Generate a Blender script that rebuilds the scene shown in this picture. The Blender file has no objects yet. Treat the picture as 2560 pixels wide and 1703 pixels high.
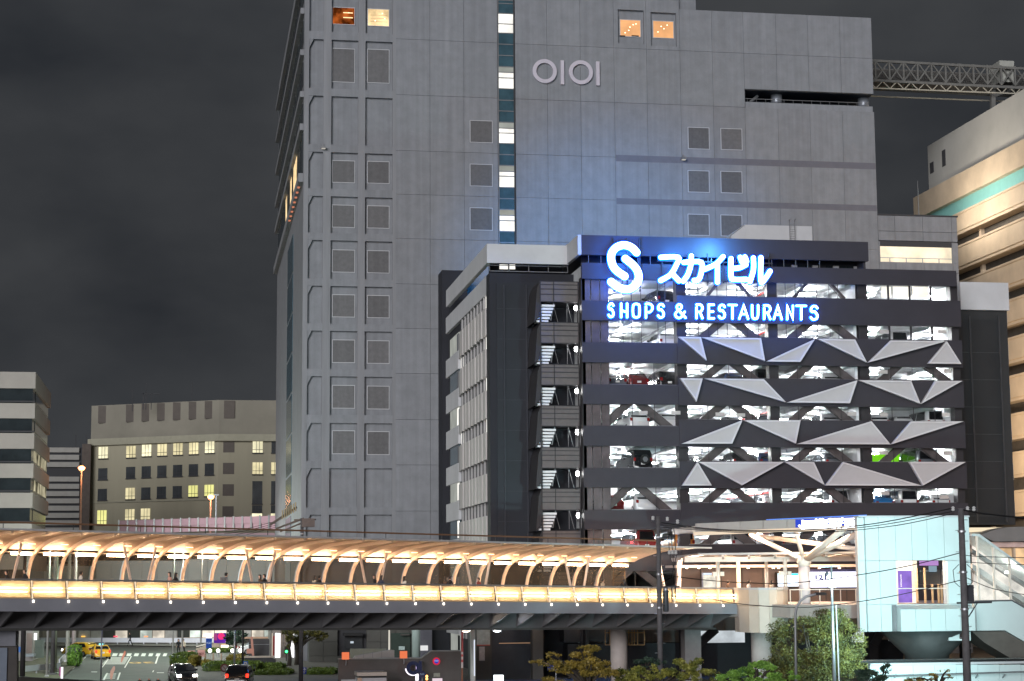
import bpy, math, random
import numpy as np
from mathutils import Vector, Matrix
random.seed(7); rng = np.random.default_rng(7)
sc = bpy.context.scene
col = sc.collection
# ------------------------------------------------------------------ camera
F, H = 4700.0, 7.6
PITCH, ROLL, YAW = math.atan(608/4700), 0.0070, math.radians(9.7)
_f = Vector((math.sin(YAW)*math.cos(PITCH), math.cos(YAW)*math.cos(PITCH), math.sin(PITCH)))
_r = Vector((math.cos(YAW), -math.sin(YAW), 0)); _u = _r.cross(_f)
CR = math.cos(ROLL)*_r - math.sin(ROLL)*_u; CU = math.sin(ROLL)*_r + math.cos(ROLL)*_u
cam = bpy.data.cameras.new('camera'); co = bpy.data.objects.new('camera', cam); col.objects.link(co)
cam.sensor_width = 36; cam.sensor_fit = 'HORIZONTAL'; cam.lens = F/2560*36
cam.clip_start = 1; cam.clip_end = 6000
m = Matrix((CR, CU, -_f)).transposed().to_4x4(); m.translation = (0, 0, H); co.matrix_world = m
sc.camera = co
# ------------------------------------------------------------------ world, sun, exposure
SUN_AZ, SUN_EL = math.radians(26), math.radians(9)      # city glow from behind the viewer
w = bpy.data.worlds.new('World'); sc.world = w; w.use_nodes = True
nt = w.node_tree; nt.nodes.clear()
out = nt.nodes.new('ShaderNodeOutputWorld'); add = nt.nodes.new('ShaderNodeAddShader')
b1 = nt.nodes.new('ShaderNodeBackground'); b2 = nt.nodes.new('ShaderNodeBackground')
sky = nt.nodes.new('ShaderNodeTexSky'); sky.sky_type = 'NISHITA'; sky.sun_disc = False
sky.sun_elevation = math.radians(-3); sky.sun_rotation = math.radians(206)
nt.links.new(sky.outputs[0], b1.inputs[0]); b1.inputs[1].default_value = 0.02
tc = nt.nodes.new('ShaderNodeTexCoord'); mp = nt.nodes.new('ShaderNodeMapping'); mp.inputs['Scale'].default_value = (5, 5, 9)
nz = nt.nodes.new('ShaderNodeTexNoise'); nz.inputs['Scale'].default_value = 1.0; nz.inputs['Detail'].default_value = 5; nz.inputs['Roughness'].default_value = .5
rp = nt.nodes.new('ShaderNodeValToRGB')
rp.color_ramp.elements[0].position = .3; rp.color_ramp.elements[0].color = (.018, .021, .026, 1)
rp.color_ramp.elements[1].position = .75; rp.color_ramp.elements[1].color = (.060, .063, .067, 1)
nt.links.new(tc.outputs['Generated'], mp.inputs[0]); nt.links.new(mp.outputs[0], nz.inputs['Vector'])
nt.links.new(nz.outputs['Fac'], rp.inputs[0]); nt.links.new(rp.outputs[0], b2.inputs[0]); b2.inputs[1].default_value = 1.0
nt.links.new(b1.outputs[0], add.inputs[0]); nt.links.new(b2.outputs[0], add.inputs[1]); nt.links.new(add.outputs[0], out.inputs[0])
sun = bpy.data.lights.new('sun', 'SUN'); sun.energy = 2.65; sun.angle = math.radians(28); sun.color = (.98, .98, 1)
so = bpy.data.objects.new('sun', sun); col.objects.link(so)
so.rotation_euler = (Vector((math.sin(SUN_AZ)*math.cos(SUN_EL), math.cos(SUN_AZ)*math.cos(SUN_EL), -math.sin(SUN_EL)))).to_track_quat('-Z', 'Y').to_euler()
so.location = (-40, -60, 30)
vs = sc.view_settings; vs.view_transform = 'Standard'; vs.look = 'None'; vs.exposure = 0; vs.gamma = 1; vs.use_curve_mapping = False
sc.cycles.use_denoising = True; sc.cycles.max_bounces = 6; sc.cycles.diffuse_bounces = 3; sc.cycles.glossy_bounces = 3
sc.cycles.transparent_max_bounces = 12; sc.cycles.transmission_bounces = 4; sc.cycles.sample_clamp_indirect = 4
sc.cycles.caustics_reflective = False; sc.cycles.caustics_refractive = False

# ------------------------------------------------------------------ photo pixel -> place
def ray(x, y): return (x-1280)/F*CR - (y-851.5)/F*CU + _f
def pv(x, y, v):
    d = ray(x, y); t = v/d.y; return d.x*t, d.z*t+H
def pu(x, y, u):
    d = ray(x, y); t = u/d.x; return d.y*t, d.z*t+H
def pg(x, y, z=0.0):
    d = ray(x, y); t = (z-H)/d.z; return d.x*t, d.y*t
def pd(x, y, dist):
    p = ray(x, y)*dist; p.z += H; return p
def U(x, v, y=1100): return pv(x, y, v)[0]
def Z(x, y, v): return pv(x, y, v)[1]

# ------------------------------------------------------------------ materials
def lin(c): return tuple(((x/255)/12.92 if x/255 <= .04045 else ((x/255+.055)/1.055)**2.4) for x in c)
MATS = {}
def M(name, c, rough=.75, metal=0, var=.18, scale=1.2, bump=.0, streak=False, spec=.4, rand=0.0):
    if name in MATS: return MATS[name]
    m = bpy.data.materials.new(name); m.use_nodes = True; n = m.node_tree; b = n.nodes['Principled BSDF']
    b.inputs['Roughness'].default_value = rough; b.inputs['Metallic'].default_value = metal
    b.inputs['Specular IOR Level'].default_value = spec
    b.inputs['Base Color'].default_value = (*c, 1)
    if var:
        t = n.nodes.new('ShaderNodeTexCoord'); mp = n.nodes.new('ShaderNodeMapping')
        if streak: mp.inputs['Scale'].default_value = (1.6, 1.6, .12)
        g = n.nodes.new('ShaderNodeNewGeometry'); n.links.new(g.outputs['Position'], mp.inputs[0])
        z = n.nodes.new('ShaderNodeTexNoise'); z.inputs['Scale'].default_value = scale; z.inputs['Detail'].default_value = 6; z.inputs['Roughness'].default_value = .62
        n.links.new(mp.outputs[0], z.inputs['Vector'])
        r = n.nodes.new('ShaderNodeValToRGB'); r.color_ramp.elements[0].position = .3; r.color_ramp.elements[1].position = .72
        r.color_ramp.elements[0].color = (*[x*(1-var) for x in c], 1); r.color_ramp.elements[1].color = (*[min(1, x*(1+var)) for x in c], 1)
        n.links.new(z.outputs['Fac'], r.inputs[0]); n.links.new(r.outputs[0], b.inputs['Base Color'])
        if rand:                                              # slight tone change from piece to piece, rain streaks down the face
            oi = n.nodes.new('ShaderNodeObjectInfo'); mr = n.nodes.new('ShaderNodeMapRange'); mr.inputs[3].default_value = 1-rand; mr.inputs[4].default_value = 1+rand; n.links.new(oi.outputs['Random'], mr.inputs[0])
            m3 = n.nodes.new('ShaderNodeMapping'); m3.inputs['Scale'].default_value = (2.2, 2.2, .05); n.links.new(g.outputs['Position'], m3.inputs[0])
            z3 = n.nodes.new('ShaderNodeTexNoise'); z3.inputs['Scale'].default_value = 1.0; z3.inputs['Detail'].default_value = 4; n.links.new(m3.outputs[0], z3.inputs['Vector'])
            m4 = n.nodes.new('ShaderNodeMapRange'); m4.inputs[1].default_value = .35; m4.inputs[2].default_value = .7; m4.inputs[3].default_value = .90; m4.inputs[4].default_value = 1.04; n.links.new(z3.outputs['Fac'], m4.inputs[0])
            mm = n.nodes.new('ShaderNodeMath'); mm.operation = 'MULTIPLY'; n.links.new(mr.outputs[0], mm.inputs[0]); n.links.new(m4.outputs[0], mm.inputs[1])
            vm = n.nodes.new('ShaderNodeVectorMath'); vm.operation = 'SCALE'; n.links.new(r.outputs[0], vm.inputs[0]); n.links.new(mm.outputs[0], vm.inputs['Scale']); n.links.new(vm.outputs[0], b.inputs['Base Color'])
        if bump:
            z2 = n.nodes.new('ShaderNodeTexNoise'); z2.inputs['Scale'].default_value = scale*9; z2.inputs['Detail'].default_value = 3
            n.links.new(g.outputs['Position'], z2.inputs['Vector'])
            bp = n.nodes.new('ShaderNodeBump'); bp.inputs['Strength'].default_value = bump; bp.inputs['Distance'].default_value = .05
            n.links.new(z2.outputs['Fac'], bp.inputs['Height']); n.links.new(bp.outputs[0], b.inputs['Normal'])
        n.nodes.remove(t)
    MATS[name] = m; return m
def E(name, c, s, var=0.0, scale=1.0):
    if name in MATS: return MATS[name]
    m = bpy.data.materials.new(name); m.use_nodes = True; n = m.node_tree; n.nodes.clear()
    o = n.nodes.new('ShaderNodeOutputMaterial'); e = n.nodes.new('ShaderNodeEmission')
    e.inputs[0].default_value = (*c, 1); e.inputs[1].default_value = s; n.links.new(e.outputs[0], o.inputs[0])
    if var:
        g = n.nodes.new('ShaderNodeNewGeometry'); z = n.nodes.new('ShaderNodeTexNoise'); z.inputs['Scale'].default_value = scale; z.inputs['Detail'].default_value = 3
        n.links.new(g.outputs['Position'], z.inputs['Vector'])
        r = n.nodes.new('ShaderNodeMapRange'); r.inputs[1].default_value = .35; r.inputs[2].default_value = .68; r.inputs[3].default_value = s*(1-var); r.inputs[4].default_value = s*(1+var)
        n.links.new(z.outputs['Fac'], r.inputs[0]); n.links.new(r.outputs[0], e.inputs[1])
    MATS[name] = m; return m
def G(name, c, alpha, rough=.06, tint=None, frosted=False):                       # clear pane: part see-through, part glossy
    if name in MATS: return MATS[name]
    m = bpy.data.materials.new(name); m.use_nodes = True; n = m.node_tree; n.nodes.clear()
    o = n.nodes.new('ShaderNodeOutputMaterial'); mx = n.nodes.new('ShaderNodeMixShader'); t = n.nodes.new('ShaderNodeBsdfTransparent'); b = n.nodes.new('ShaderNodeBsdfTranslucent' if frosted else 'ShaderNodeBsdfPrincipled')
    t.inputs[0].default_value = (*(tint or [.6+.4*x for x in c]), 1)
    b.inputs[0].default_value = (*c, 1)
    if not frosted: b.inputs['Roughness'].default_value = rough
    mx.inputs[0].default_value = alpha; n.links.new(t.outputs[0], mx.inputs[1]); n.links.new(b.outputs[0], mx.inputs[2]); n.links.new(mx.outputs[0], o.inputs[0])
    MATS[name] = m; return m
concrete = M('tower_concrete', (.218, .224, .242), .85, var=.11, scale=.8, bump=.2, rand=.045)
concrete_st = M('tower_concrete_streaked', (.222, .225, .24), .85, var=.16, scale=.7, bump=.1, streak=True)
stripe_grey = M('tower_stripe', (.135, .132, .155), .85, var=.08)
louver = M('louver_panel', (.115, .112, .116), .6, var=.16, scale=2.5, rand=.14)
white_frame = M('white_frame', (.44, .44, .46), .5, var=.05)
joint_dark = M('joint_dark', (.05, .05, .055), .9, var=0)
glass_teal = M('glass_teal', (.045, .09, .115), .15, var=.3, scale=.8, spec=.6)
glass_dark = M('glass_dark', (.02, .026, .03), .1, var=.3, scale=.6, spec=.6)
dark_panel = M('dark_panel', (.034, .030, .037), .6, var=.10, scale=.5)
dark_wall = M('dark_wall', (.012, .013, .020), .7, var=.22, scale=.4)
dark_steel = M('dark_steel', (.028, .025, .028), .55, var=.15)
brace_steel = M('brace_steel', (.075, .062, .062), .6, var=.3, scale=1.5)
brown_glass = M('brown_glass', (.11, .09, .095), .25, var=.3, scale=1)
white_panel = M('white_panel', (.47, .445, .45), .5, var=.05, scale=.8)
white_trim = M('white_trim', (.60, .57, .57), .5, var=.05)
white_paint = M('white_paint', (.50, .50, .52), .6, var=.08, scale=.5)
white_in = M('garage_white', (.74, .76, .78), .7, var=.12, scale=.6)
slab_c = M('slab_concrete', (.50, .51, .52), .8, var=.2, scale=.7)
floor_c = M('garage_floor', (.25, .26, .26), .6, var=.2, scale=.8)
tube_e = E('tube_light', (.95, .98, 1), 310)
warm_e = E('warm_light', (1, .62, .34), 26)
warm_e2 = E('warm_light_rail', (1, .66, .36), 9)
cream = M('cream_steel', (.68, .60, .53), .45, var=.06, scale=1)
cream_roof = M('cream_roof', (.50, .44, .40), .5, var=.10, scale=.6)
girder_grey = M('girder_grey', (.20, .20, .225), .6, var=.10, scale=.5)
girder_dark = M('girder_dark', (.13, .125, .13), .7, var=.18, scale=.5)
rail_grey = M('rail_grey', (.22, .22, .23), .4, metal=.5, var=.1)
black = M('black', (.012, .012, .013), .5, var=0)
steel = M('galvanised', (.33, .34, .36), .4, metal=.6, var=.15, scale=3)
pole_c = M('pole_concrete', (.10, .095, .10), .8, var=.25, scale=3)
asphalt = M('asphalt', (.075, .085, .075), .75, var=.22, scale=.5, bump=.3)
paving = M('paving', (.16, .15, .14), .8, var=.2, scale=.8, bump=.2)
paint_w = M('road_white', (.72, .72, .68), .6, var=.12, scale=2)
paint_y = M('road_yellow', (.6, .36, .06), .6, var=.12, scale=2)
paint_r = M('road_red', (.5, .12, .07), .6, var=.15, scale=2)

# ------------------------------------------------------------------ mesh helpers
class MB:
    def __init__(s): s.v = []; s.f = []
    def box(s, a, b, c, d, e, f):
        k = len(s.v); s.v += [(a,c,e),(b,c,e),(b,d,e),(a,d,e),(a,c,f),(b,c,f),(b,d,f),(a,d,f)]
        s.f += [tuple(k+i for i in q) for q in ((0,3,2,1),(4,5,6,7),(0,1,5,4),(1,2,6,5),(2,3,7,6),(3,0,4,7))]; return s
    def bar(s, p, q, wd, ht=None, up=(0,0,1)):               # square bar from p to q
        p, q = Vector(p), Vector(q); d = (q-p).normalized(); a = d.cross(Vector(up))
        if a.length < 1e-4: a = d.cross(Vector((0,1,0)))
        a.normalize(); b = a.cross(d); ht = ht or wd; k = len(s.v)
        for c in (p, q):
            for x, y in ((-1,-1),(1,-1),(1,1),(-1,1)): s.v.append(tuple(c + a*x*wd/2 + b*y*ht/2))
        s.f += [tuple(k+i for i in t) for t in ((0,1,2,3),(7,6,5,4),(0,4,5,1),(1,5,6,2),(2,6,7,3),(3,7,4,0))]; return s
    def tube(s, pts, r, n=8, cap=True):
        pts = [Vector(p) for p in pts]; rr = r if isinstance(r, (list, tuple)) else [r]*len(pts); k = len(s.v); prev = None
        for i, p in enumerate(pts):
            d = (pts[min(i+1, len(pts)-1)]-pts[max(i-1, 0)]).normalized()
            a = d.cross(Vector((0,0,1))) if prev is None else prev - d*prev.dot(d)
            if a.length < 1e-3: a = d.cross(Vector((0,1,0)))
            a.normalize(); prev = a; b = d.cross(a)
            for j in range(n):
                t = 2*math.pi*j/n; s.v.append(tuple(p + a*math.cos(t)*rr[i] + b*math.sin(t)*rr[i]))
        for i in range(len(pts)-1):
            for j in range(n): s.f.append((k+i*n+j, k+i*n+(j+1)%n, k+(i+1)*n+(j+1)%n, k+(i+1)*n+j))
        if cap: s.f += [tuple(k+j for j in range(n))[::-1], tuple(k+(len(pts)-1)*n+j for j in range(n))]
        return s
    def prism(s, poly, v0, v1):                              # poly of (u,z) extruded along v
        k = len(s.v); n = len(poly)
        ar = sum(poly[i][0]*poly[(i+1)%n][1]-poly[(i+1)%n][0]*poly[i][1] for i in range(n))
        if ar < 0: poly = poly[::-1]
        s.v += [(u, v0, z) for u, z in poly] + [(u, v1, z) for u, z in poly]
        s.f += [tuple(range(k, k+n)), tuple(range(k+2*n-1, k+n-1, -1))]
        s.f += [(k+i, k+n+i, k+n+(i+1)%n, k+(i+1)%n) for i in range(n)]; return s
    def slab(s, poly, z0, z1):                               # poly of (u,v) extruded along z
        k = len(s.v); n = len(poly)
        ar = sum(poly[i][0]*poly[(i+1)%n][1]-poly[(i+1)%n][0]*poly[i][1] for i in range(n))
        if ar < 0: poly = poly[::-1]
        s.v += [(u, v, z0) for u, v in poly] + [(u, v, z1) for u, v in poly]
        s.f += [tuple(range(k+n-1, k-1, -1)), tuple(range(k+n, k+2*n))]
        s.f += [(k+i, k+(i+1)%n, k+n+(i+1)%n, k+n+i) for i in range(n)]; return s
    def ribbon(s, path, wd, v0, v1, cap=True):               # flat stroke in the (u,z) plane with round ends
        P = [Vector(p) for p in path]
        if cap:
            d0 = (P[0]-P[1]).normalized(); d1 = (P[-1]-P[-2]).normalized()
            P2 = [P[0]+d0*wd*.5*c for c in (.97, .75, .4)]; P3 = [P[-1]+d1*wd*.5*c for c in (.4, .75, .97)]
            W = [.25, .66, .92]+[1]*len(P)+[.92, .66, .25]; P = P2+P+P3
        else: W = [1]*len(P)
        k = len(s.v)
        for i, p in enumerate(P):
            a = (P[min(i+1, len(P)-1)]-p); b = (p-P[max(i-1, 0)])
            if a.length < 1e-6: a = b
            if b.length < 1e-6: b = a
            a.normalize(); b.normalize(); t = (a+b)
            t = t.normalized() if t.length > .2 else a
            nn = Vector((-t.y, t.x)); sc_ = 1/max(.55, nn.dot(Vector((-a.y, a.x))))
            o = nn*wd*.5*W[i]*sc_
            s.v += [(p.x+o.x, v0, p.y+o.y), (p.x-o.x, v0, p.y-o.y), (p.x-o.x, v1, p.y-o.y), (p.x+o.x, v1, p.y+o.y)]
        n = len(P)
        for i in range(n-1):
            for j in range(4): s.f.append((k+4*i+j, k+4*i+(j+1)%4, k+4*i+4+(j+1)%4, k+4*i+4+j))
        s.f += [(k+3, k+2, k+1, k), (k+4*n-4, k+4*n-3, k+4*n-2, k+4*n-1)]; return s
    def quad(s, a, b, c, d):
        k = len(s.v); s.v += [tuple(a), tuple(b), tuple(c), tuple(d)]; s.f.append((k, k+1, k+2, k+3)); return s
    def mesh(s, name, off=(0,0,0)):
        me = bpy.data.meshes.new(name); me.from_pydata([(x-off[0], y-off[1], z-off[2]) for x, y, z in s.v], [], s.f); me.update(); return me
def wloc(o):
    l = Vector(o.location)
    while o.parent: o = o.parent; l += Vector(o.location)
    return l
def tag(o, label=None, cat=None, group=None, kind=None):
    for k, x in (('label', label), ('category', cat), ('group', group), ('kind', kind)):
        if x: o[k] = x
    return o
def ob(name, mb, mat, parent=None, smooth=False, origin=None):
    off = wloc(parent) if parent else Vector((0,0,0))
    if origin is not None: o_ = Vector(origin)
    else: o_ = off
    me = mb.mesh(name, o_); me.materials.append(mat)
    if smooth:
        for p in me.polygons: p.use_smooth = True
    o = bpy.data.objects.new(name, me); col.objects.link(o)
    if parent: o.parent = parent; o.location = o_-off
    else: o.location = o_
    return o
BOXC = {}
def B(name, a, b, c, d, e, f, mat, parent=None):             # a box piece; alike pieces share their mesh
    if a > b: a, b = b, a
    if c > d: c, d = d, c
    if e > f: e, f = f, e
    key = (round(b-a, 3), round(d-c, 3), round(f-e, 3), mat.name); me = BOXC.get(key)
    if me is None:
        me = MB().box(-(b-a)/2, (b-a)/2, -(d-c)/2, (d-c)/2, -(f-e)/2, (f-e)/2).mesh(name); me.materials.append(mat); BOXC[key] = me
    o = bpy.data.objects.new(name, me); col.objects.link(o)
    p = Vector(((a+b)/2, (c+d)/2, (e+f)/2))
    if parent: o.parent = parent; p = p-wloc(parent)
    o.location = p; return o
def R(name, x0, y0, x1, y1, v, dep, mat, parent=None):       # box whose front face on the plane v covers the photo rectangle
    xm, ym = (x0+x1)/2, (y0+y1)/2
    return B(name, pv(x0, ym, v)[0], pv(x1, ym, v)[0], v, v+dep, pv(xm, y1, v)[1], pv(xm, y0, v)[1], mat, parent)
def thing(name, loc, label, cat, group=None):
    o = bpy.data.objects.new(name, None); o.empty_display_size = .5; col.objects.link(o); o.location = loc
    return tag(o, label, cat, group)
def dup(o, parent=None):
    c = o.copy(); col.objects.link(c); c.parent = parent
    for ch in o.children: dup(ch, c)
    return c
def lamp(name, loc, power, color, parent, kind='POINT', radius=.15, rot=None, spot=None):
    l = bpy.data.lights.new(name, kind); l.energy = power; l.color = color
    if kind in ('POINT', 'SPOT'): l.shadow_soft_size = radius
    if spot: l.spot_size = math.radians(spot); l.spot_blend = .9
    o = bpy.data.objects.new(name, l); col.objects.link(o)
    if parent: o.parent = parent; o.location = Vector(loc)-wloc(parent)
    else: o.location = loc
    if rot is not None: o.rotation_euler = Vector(rot).to_track_quat('-Z', 'Y').to_euler()
    return o
def text_mesh(body, size, wd=None, bold=0.0, depth=.02):     # lettering in the (u,z) plane, centred, facing the viewer
    c = bpy.data.curves.new('lettering', 'FONT'); c.body = body; c.size = size; c.align_x = 'CENTER'; c.align_y = 'CENTER'; c.offset = bold; c.extrude = depth/2; c.resolution_u = 3
    o = bpy.data.objects.new('lettering', c); col.objects.link(o); bpy.context.view_layer.update()
    me = bpy.data.meshes.new_from_object(o.evaluated_get(bpy.context.evaluated_depsgraph_get()))
    bpy.data.objects.remove(o); bpy.data.curves.remove(c)
    xs = [v.co.x for v in me.vertices]; k = wd/(max(xs)-min(xs)) if wd and xs else 1
    me.transform(Matrix(((k,0,0,0),(0,0,-1,0),(0,1,0,0),(0,0,0,1)))); me.materials.clear(); return me
def TX(name, body, x, y, v, hpx, mat, parent, wpx=None, bold=0.0, depth=.02):
    u, z = pv(x, y, v); s = hpx/F*v; me = text_mesh(body, s*1.35, (wpx/F*v if wpx else None), bold, depth); me.materials.append(mat)
    o = bpy.data.objects.new(name, me); col.objects.link(o); p = Vector((u, v, z))
    if parent: o.parent = parent; p = p-wloc(parent)
    o.location = p; return o
# ================================================================== tower
def framed(x0, y0, x1, y1, v, mat, parent, fw=.065, out=.06, fmat=None, name='window'):
    xm, ym = (x0+x1)/2, (y0+y1)/2
    a, b = U(x0, v, ym), U(x1, v, ym); e, f = Z(xm, y1, v), Z(xm, y0, v)
    wn = ob(name, MB().box(a, b, v-out*.4, v+.05, e, f), mat, parent, origin=((a+b)/2, v, (e+f)/2))
    k = MB(); k.box(a-fw, b+fw, v-out, v+.02, f, f+fw); k.box(a-fw, b+fw, v-out, v+.02, e-fw, e); k.box(a-fw, a, v-out, v+.02, e, f); k.box(b, b+fw, v-out, v+.02, e, f)
    ob('frame', k, fmat or white_frame, wn); return wn
VT = 190.0
TU0, TU1, TU2 = U(757, VT, 700), U(1742, VT, 20), U(2186, VT, 300)
TJ = [-150, -38, 92, 232, 372, 482, 593, 707, 819, 932, 1048, 1162, 1278, 1390, 1500, 1585]
TZ = [Z(870, y, VT) for y in TJ]
ROOF2 = Z(2182, 45, VT); SLT, SLB = Z(1870, 223, VT), Z(1870, 252.5, VT); USL = U(1865, VT, 240)
tower = thing('tower_block', (TU0+20, VT, 0), 'tall grey concrete tower with paired window bays and a strip of lit stair windows', 'building')
VB = pu(693, 700, TU0)[0]
k = MB(); k.box(TU0, U(1742, VT, 20), VT+.4, VB, 0, TZ[0]); ob('core_wall', k, concrete, tower)
k = MB(); k.box(TU1+.01, USL, VT+.4, VT+34, 0, ROOF2-.01); k.box(USL, TU2, VT+.4, VT+34, 0, SLB); k.box(USL, TU2-.01, VT+.4, VT+34, SLT, ROOF2-.02); k.box(USL, TU2-.4, VT+5, VT+33.9, SLB, SLT)
ob('wing_wall', k, concrete, tower)
# bays at the corner: pilasters, rails and recessed panels
PX = [(757, 769), (806, 826), (894, 912), (981, 990)]
for a, b in PX: B('pilaster', U(a, VT, 700), U(b, VT, 700), VT, VT+.4, 0, TZ[0], concrete_st, tower)
REC = [(-30, 81), (101, 223), (242, 363), (382, 473), (492, 583.6), (602, 698), (716, 810), (828, 923), (941.6, 1037.7), (1058, 1152.7), (1171, 1269), (1287, 1385), (1402, 1500)]
edges = [TZ[0]]
for t, b in REC: edges += [Z(870, t, VT), Z(870, b, VT)]
edges.append(0)
for c in range(3):
    a, b = U(PX[c][1], VT, 700), U(PX[c+1][0], VT, 700)
    for i in range(0, len(edges), 2): B('rail', a, b, VT+.002, VT+.4, edges[i+1], edges[i], concrete, tower)
    if c == 0:
        for i in range(1, len(edges)-1, 2):
            z = edges[i]; ob('corner_haunch', MB().prism([(a, z), (a+.45, z), (a, z-.95)], VT+.05, VT+.4), concrete, tower)
WY = [(123, 205)] + [None] + [(403, 456), (514, 568), (626, 680), (738, 792), (851, 906), (964.5, 1020), (1078, 1134)]
lit_orange = E('lit_orange', (1, .22, .04), .35, .8, .9); lit_cream = E('lit_cream', (1, .72, .38), 1.15, .35, .8)
lit_peach = E('lit_peach', (1, .50, .22), .95, .15, .6)
for x0, x1 in ((831.5, 886), (919, 972)):
    for yy in WY:
        if yy: framed(x0, yy[0]+(2 if x0 > 900 else 0), x1, yy[1]+(2 if x0 > 900 else 0), VT+.38, louver, tower)
for x0, y0, x1, y1, mt in ((832, 20, 886, 61, lit_orange), (920, 24, 972, 65, lit_cream)):
    wn = framed(x0, y0, x1, y1, VT+.36, mt, tower)
    a, b = U(x0, VT+.3, 40), U(x1, VT+.3, 40)
    tag(wn, 'lit window glowing ' + ('deep orange' if mt is lit_orange else 'pale cream'))
# flush concrete panels with open joints
PCOL = [990, 1075, 1160, 1244.5, 1289, 1369, 1452.5, 1537, 1619, 1703, 1784, 1863, 1945, 2025, 2106, 2186]
g = .014; HOLES = [(1545, 26, 1610, 110), (1627, 29, 1691, 113)]
for c in range(len(PCOL)-1):
    if PCOL[c] == 1244.5: continue
    a, b = U(PCOL[c], VT, 300), U(PCOL[c+1], VT, 300)
    for i in range(1, len(TZ)):
        zt, zb = TZ[i-1], TZ[i]
        if i == len(TZ)-1: zb = 0
        if PCOL[c] >= 1703: zt = min(zt, ROOF2)
        if PCOL[c] >= 1863:
            if zb < SLT < zt: zb = SLT if zt-SLT > 1 else zb
            if zb < SLB < zt and zt <= SLT+.5: zt = SLB
            elif zb < SLB and zt > SLB: zt = min(zt, SLB) if zt < SLT+2 else zt
        if zt-zb < .3 or zb >= TZ[0]: continue
        if i == 2 and PCOL[c] in (1537, 1619):                 # panels with a recessed lit window
            h = HOLES[0] if PCOL[c] == 1537 else HOLES[1]
            ha, hb, hz0, hz1 = U(h[0], VT, 70), U(h[2], VT, 70), Z(1600, h[3], VT), Z(1600, h[1], VT)
            for q in ((a+g, ha, zb+g, zt-g), (hb, b-g, zb+g, zt-g), (ha, hb, zb+g, hz0), (ha, hb, hz1, zt-g)):
                if q[1]-q[0] > .03 and q[3]-q[2] > .03: B('panel', q[0], q[1], VT, VT+.39, q[2], q[3], concrete, tower)
            continue
        B('panel', a+g, b-g, VT, VT+.39, zb+g, zt-g, concrete, tower)
for x0, y0, x1, y1 in ((1550.5, 51, 1600.5, 91.5), (1633, 54, 1683, 95)): framed(x0, y0, x1, y1, VT+.37, lit_peach, tower)
spot_e = E('room_spot', (1, .85, .6), 3.5); seat_m = M('room_dark', (.02, .015, .012), .8, var=0)
for x, y in ((1583, 62), (1590, 60), (1572, 76), (1563, 82), (1575, 68), (1653, 66), (1668, 63), (1645, 80), (1660, 72), (872, 32), (938, 52), (956, 34), (962, 47)): R('room_spot', x-1.2, y-1, x+1.2, y+1, VT+.3, .02, spot_e, tower)
for x, wd in ((1588, 9), (1556, 7)): R('seat_back', x-wd, 88.5, x+wd, 91.5, VT+.3, .02, seat_m, tower)
for y in (31, 43): R('room_bar', 858, y, 882, y+2.4, VT+.3, .02, E('room_bar', (1, .7, .35), 1.6), tower)
for y in (38, 46, 54): R('ceiling_line', 926, y, 968, y+.9, VT+.3, .02, E('room_line', (.8, .5, .25), .7), tower)
for x0, x1, ys in ((1176, 1230, ((303, 356), (412, 465), (521, 575))), (1721, 1772, ((320, 372), (428, 480), (537, 588))), (1803, 1854, ((323, 374), (430, 482), (539, 590)))):
    for y0, y1 in ys: framed(x0, y0, x1, y1, VT-.02, louver, tower)
for (y0, y1) in ((388, 404), (496, 511)):
    B('painted_band', U(1540, VT, 400), TU2-.05, VT-.012, VT-.004, Z(1560, y1, VT), Z(1560, y0, VT), stripe_grey, tower)
# stair window strip
SA, SB = U(1245.5, VT, 300), U(1287.5, VT, 300)
white_lit = E('stair_lit', (1, .97, .9), 1.25, .25, .5); dim_lit = E('stair_blind', (.8, .83, .76), .42, .15, .5)
SY = [(-60, 0, 0), (0, 8, 0), (8, 33, 0), (33, 59, 2), (59, 82, 2), (82, 110, 0), (110, 138, 0), (138, 166, 0), (166, 180, 1), (180, 194, 2), (194, 221, 2), (221, 250, 0), (250, 277, 0), (277, 305, 0), (305, 320, 1), (320, 332, 2), (332, 358, 2),
      (358, 386, 0), (386, 413, 0), (413, 428, 1), (428, 440, 2), (440, 468, 2), (468, 496, 0), (496, 523, 0), (523, 538, 1), (538, 551, 2), (551, 578, 2), (578, 606, 0), (606, 640, 0), (640, 668, 2), (668, 700, 0)]
for y0, y1, s in SY:
    B('stair_pane', SA+.1, SB-.1, VT+.2, VT+.26, Z(1265, y1, VT)+.05, Z(1265, y0, VT)-.05, (glass_teal, dim_lit, white_lit)[s], tower)
    B('transom', SA+.1, SB-.1, VT+.14, VT+.2, Z(1265, y1, VT)-.045, Z(1265, y1, VT)+.045, rail_grey, tower)
B('mullion', SA, SA+.1, VT+.05, VT+.3, 0, TZ[0], rail_grey, tower); B('mullion', SB-.1, SB, VT+.05, VT+.3, 0, TZ[0], joint_dark, tower)
slot_m = M('slot_shade', (.012, .016, .03), .7, var=.2)  # dark lining added so the plant slot reads as deep shade
B('slot_back', USL, TU2-.5, VT+4.8, VT+4.98, SLB, SLT, slot_m, tower); B('slot_floor', USL, TU2-.02, VT+.42, VT+4.8, SLB+.002, SLB+.03, slot_m, tower); B('slot_ceiling', USL, TU2-.02, VT+.42, VT+4.8, SLT-.03, SLT-.002, slot_m, tower); B('slot_end', USL+.002, USL+.03, VT+.42, VT+4.8, SLB+.03, SLT-.03, slot_m, tower)
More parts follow.
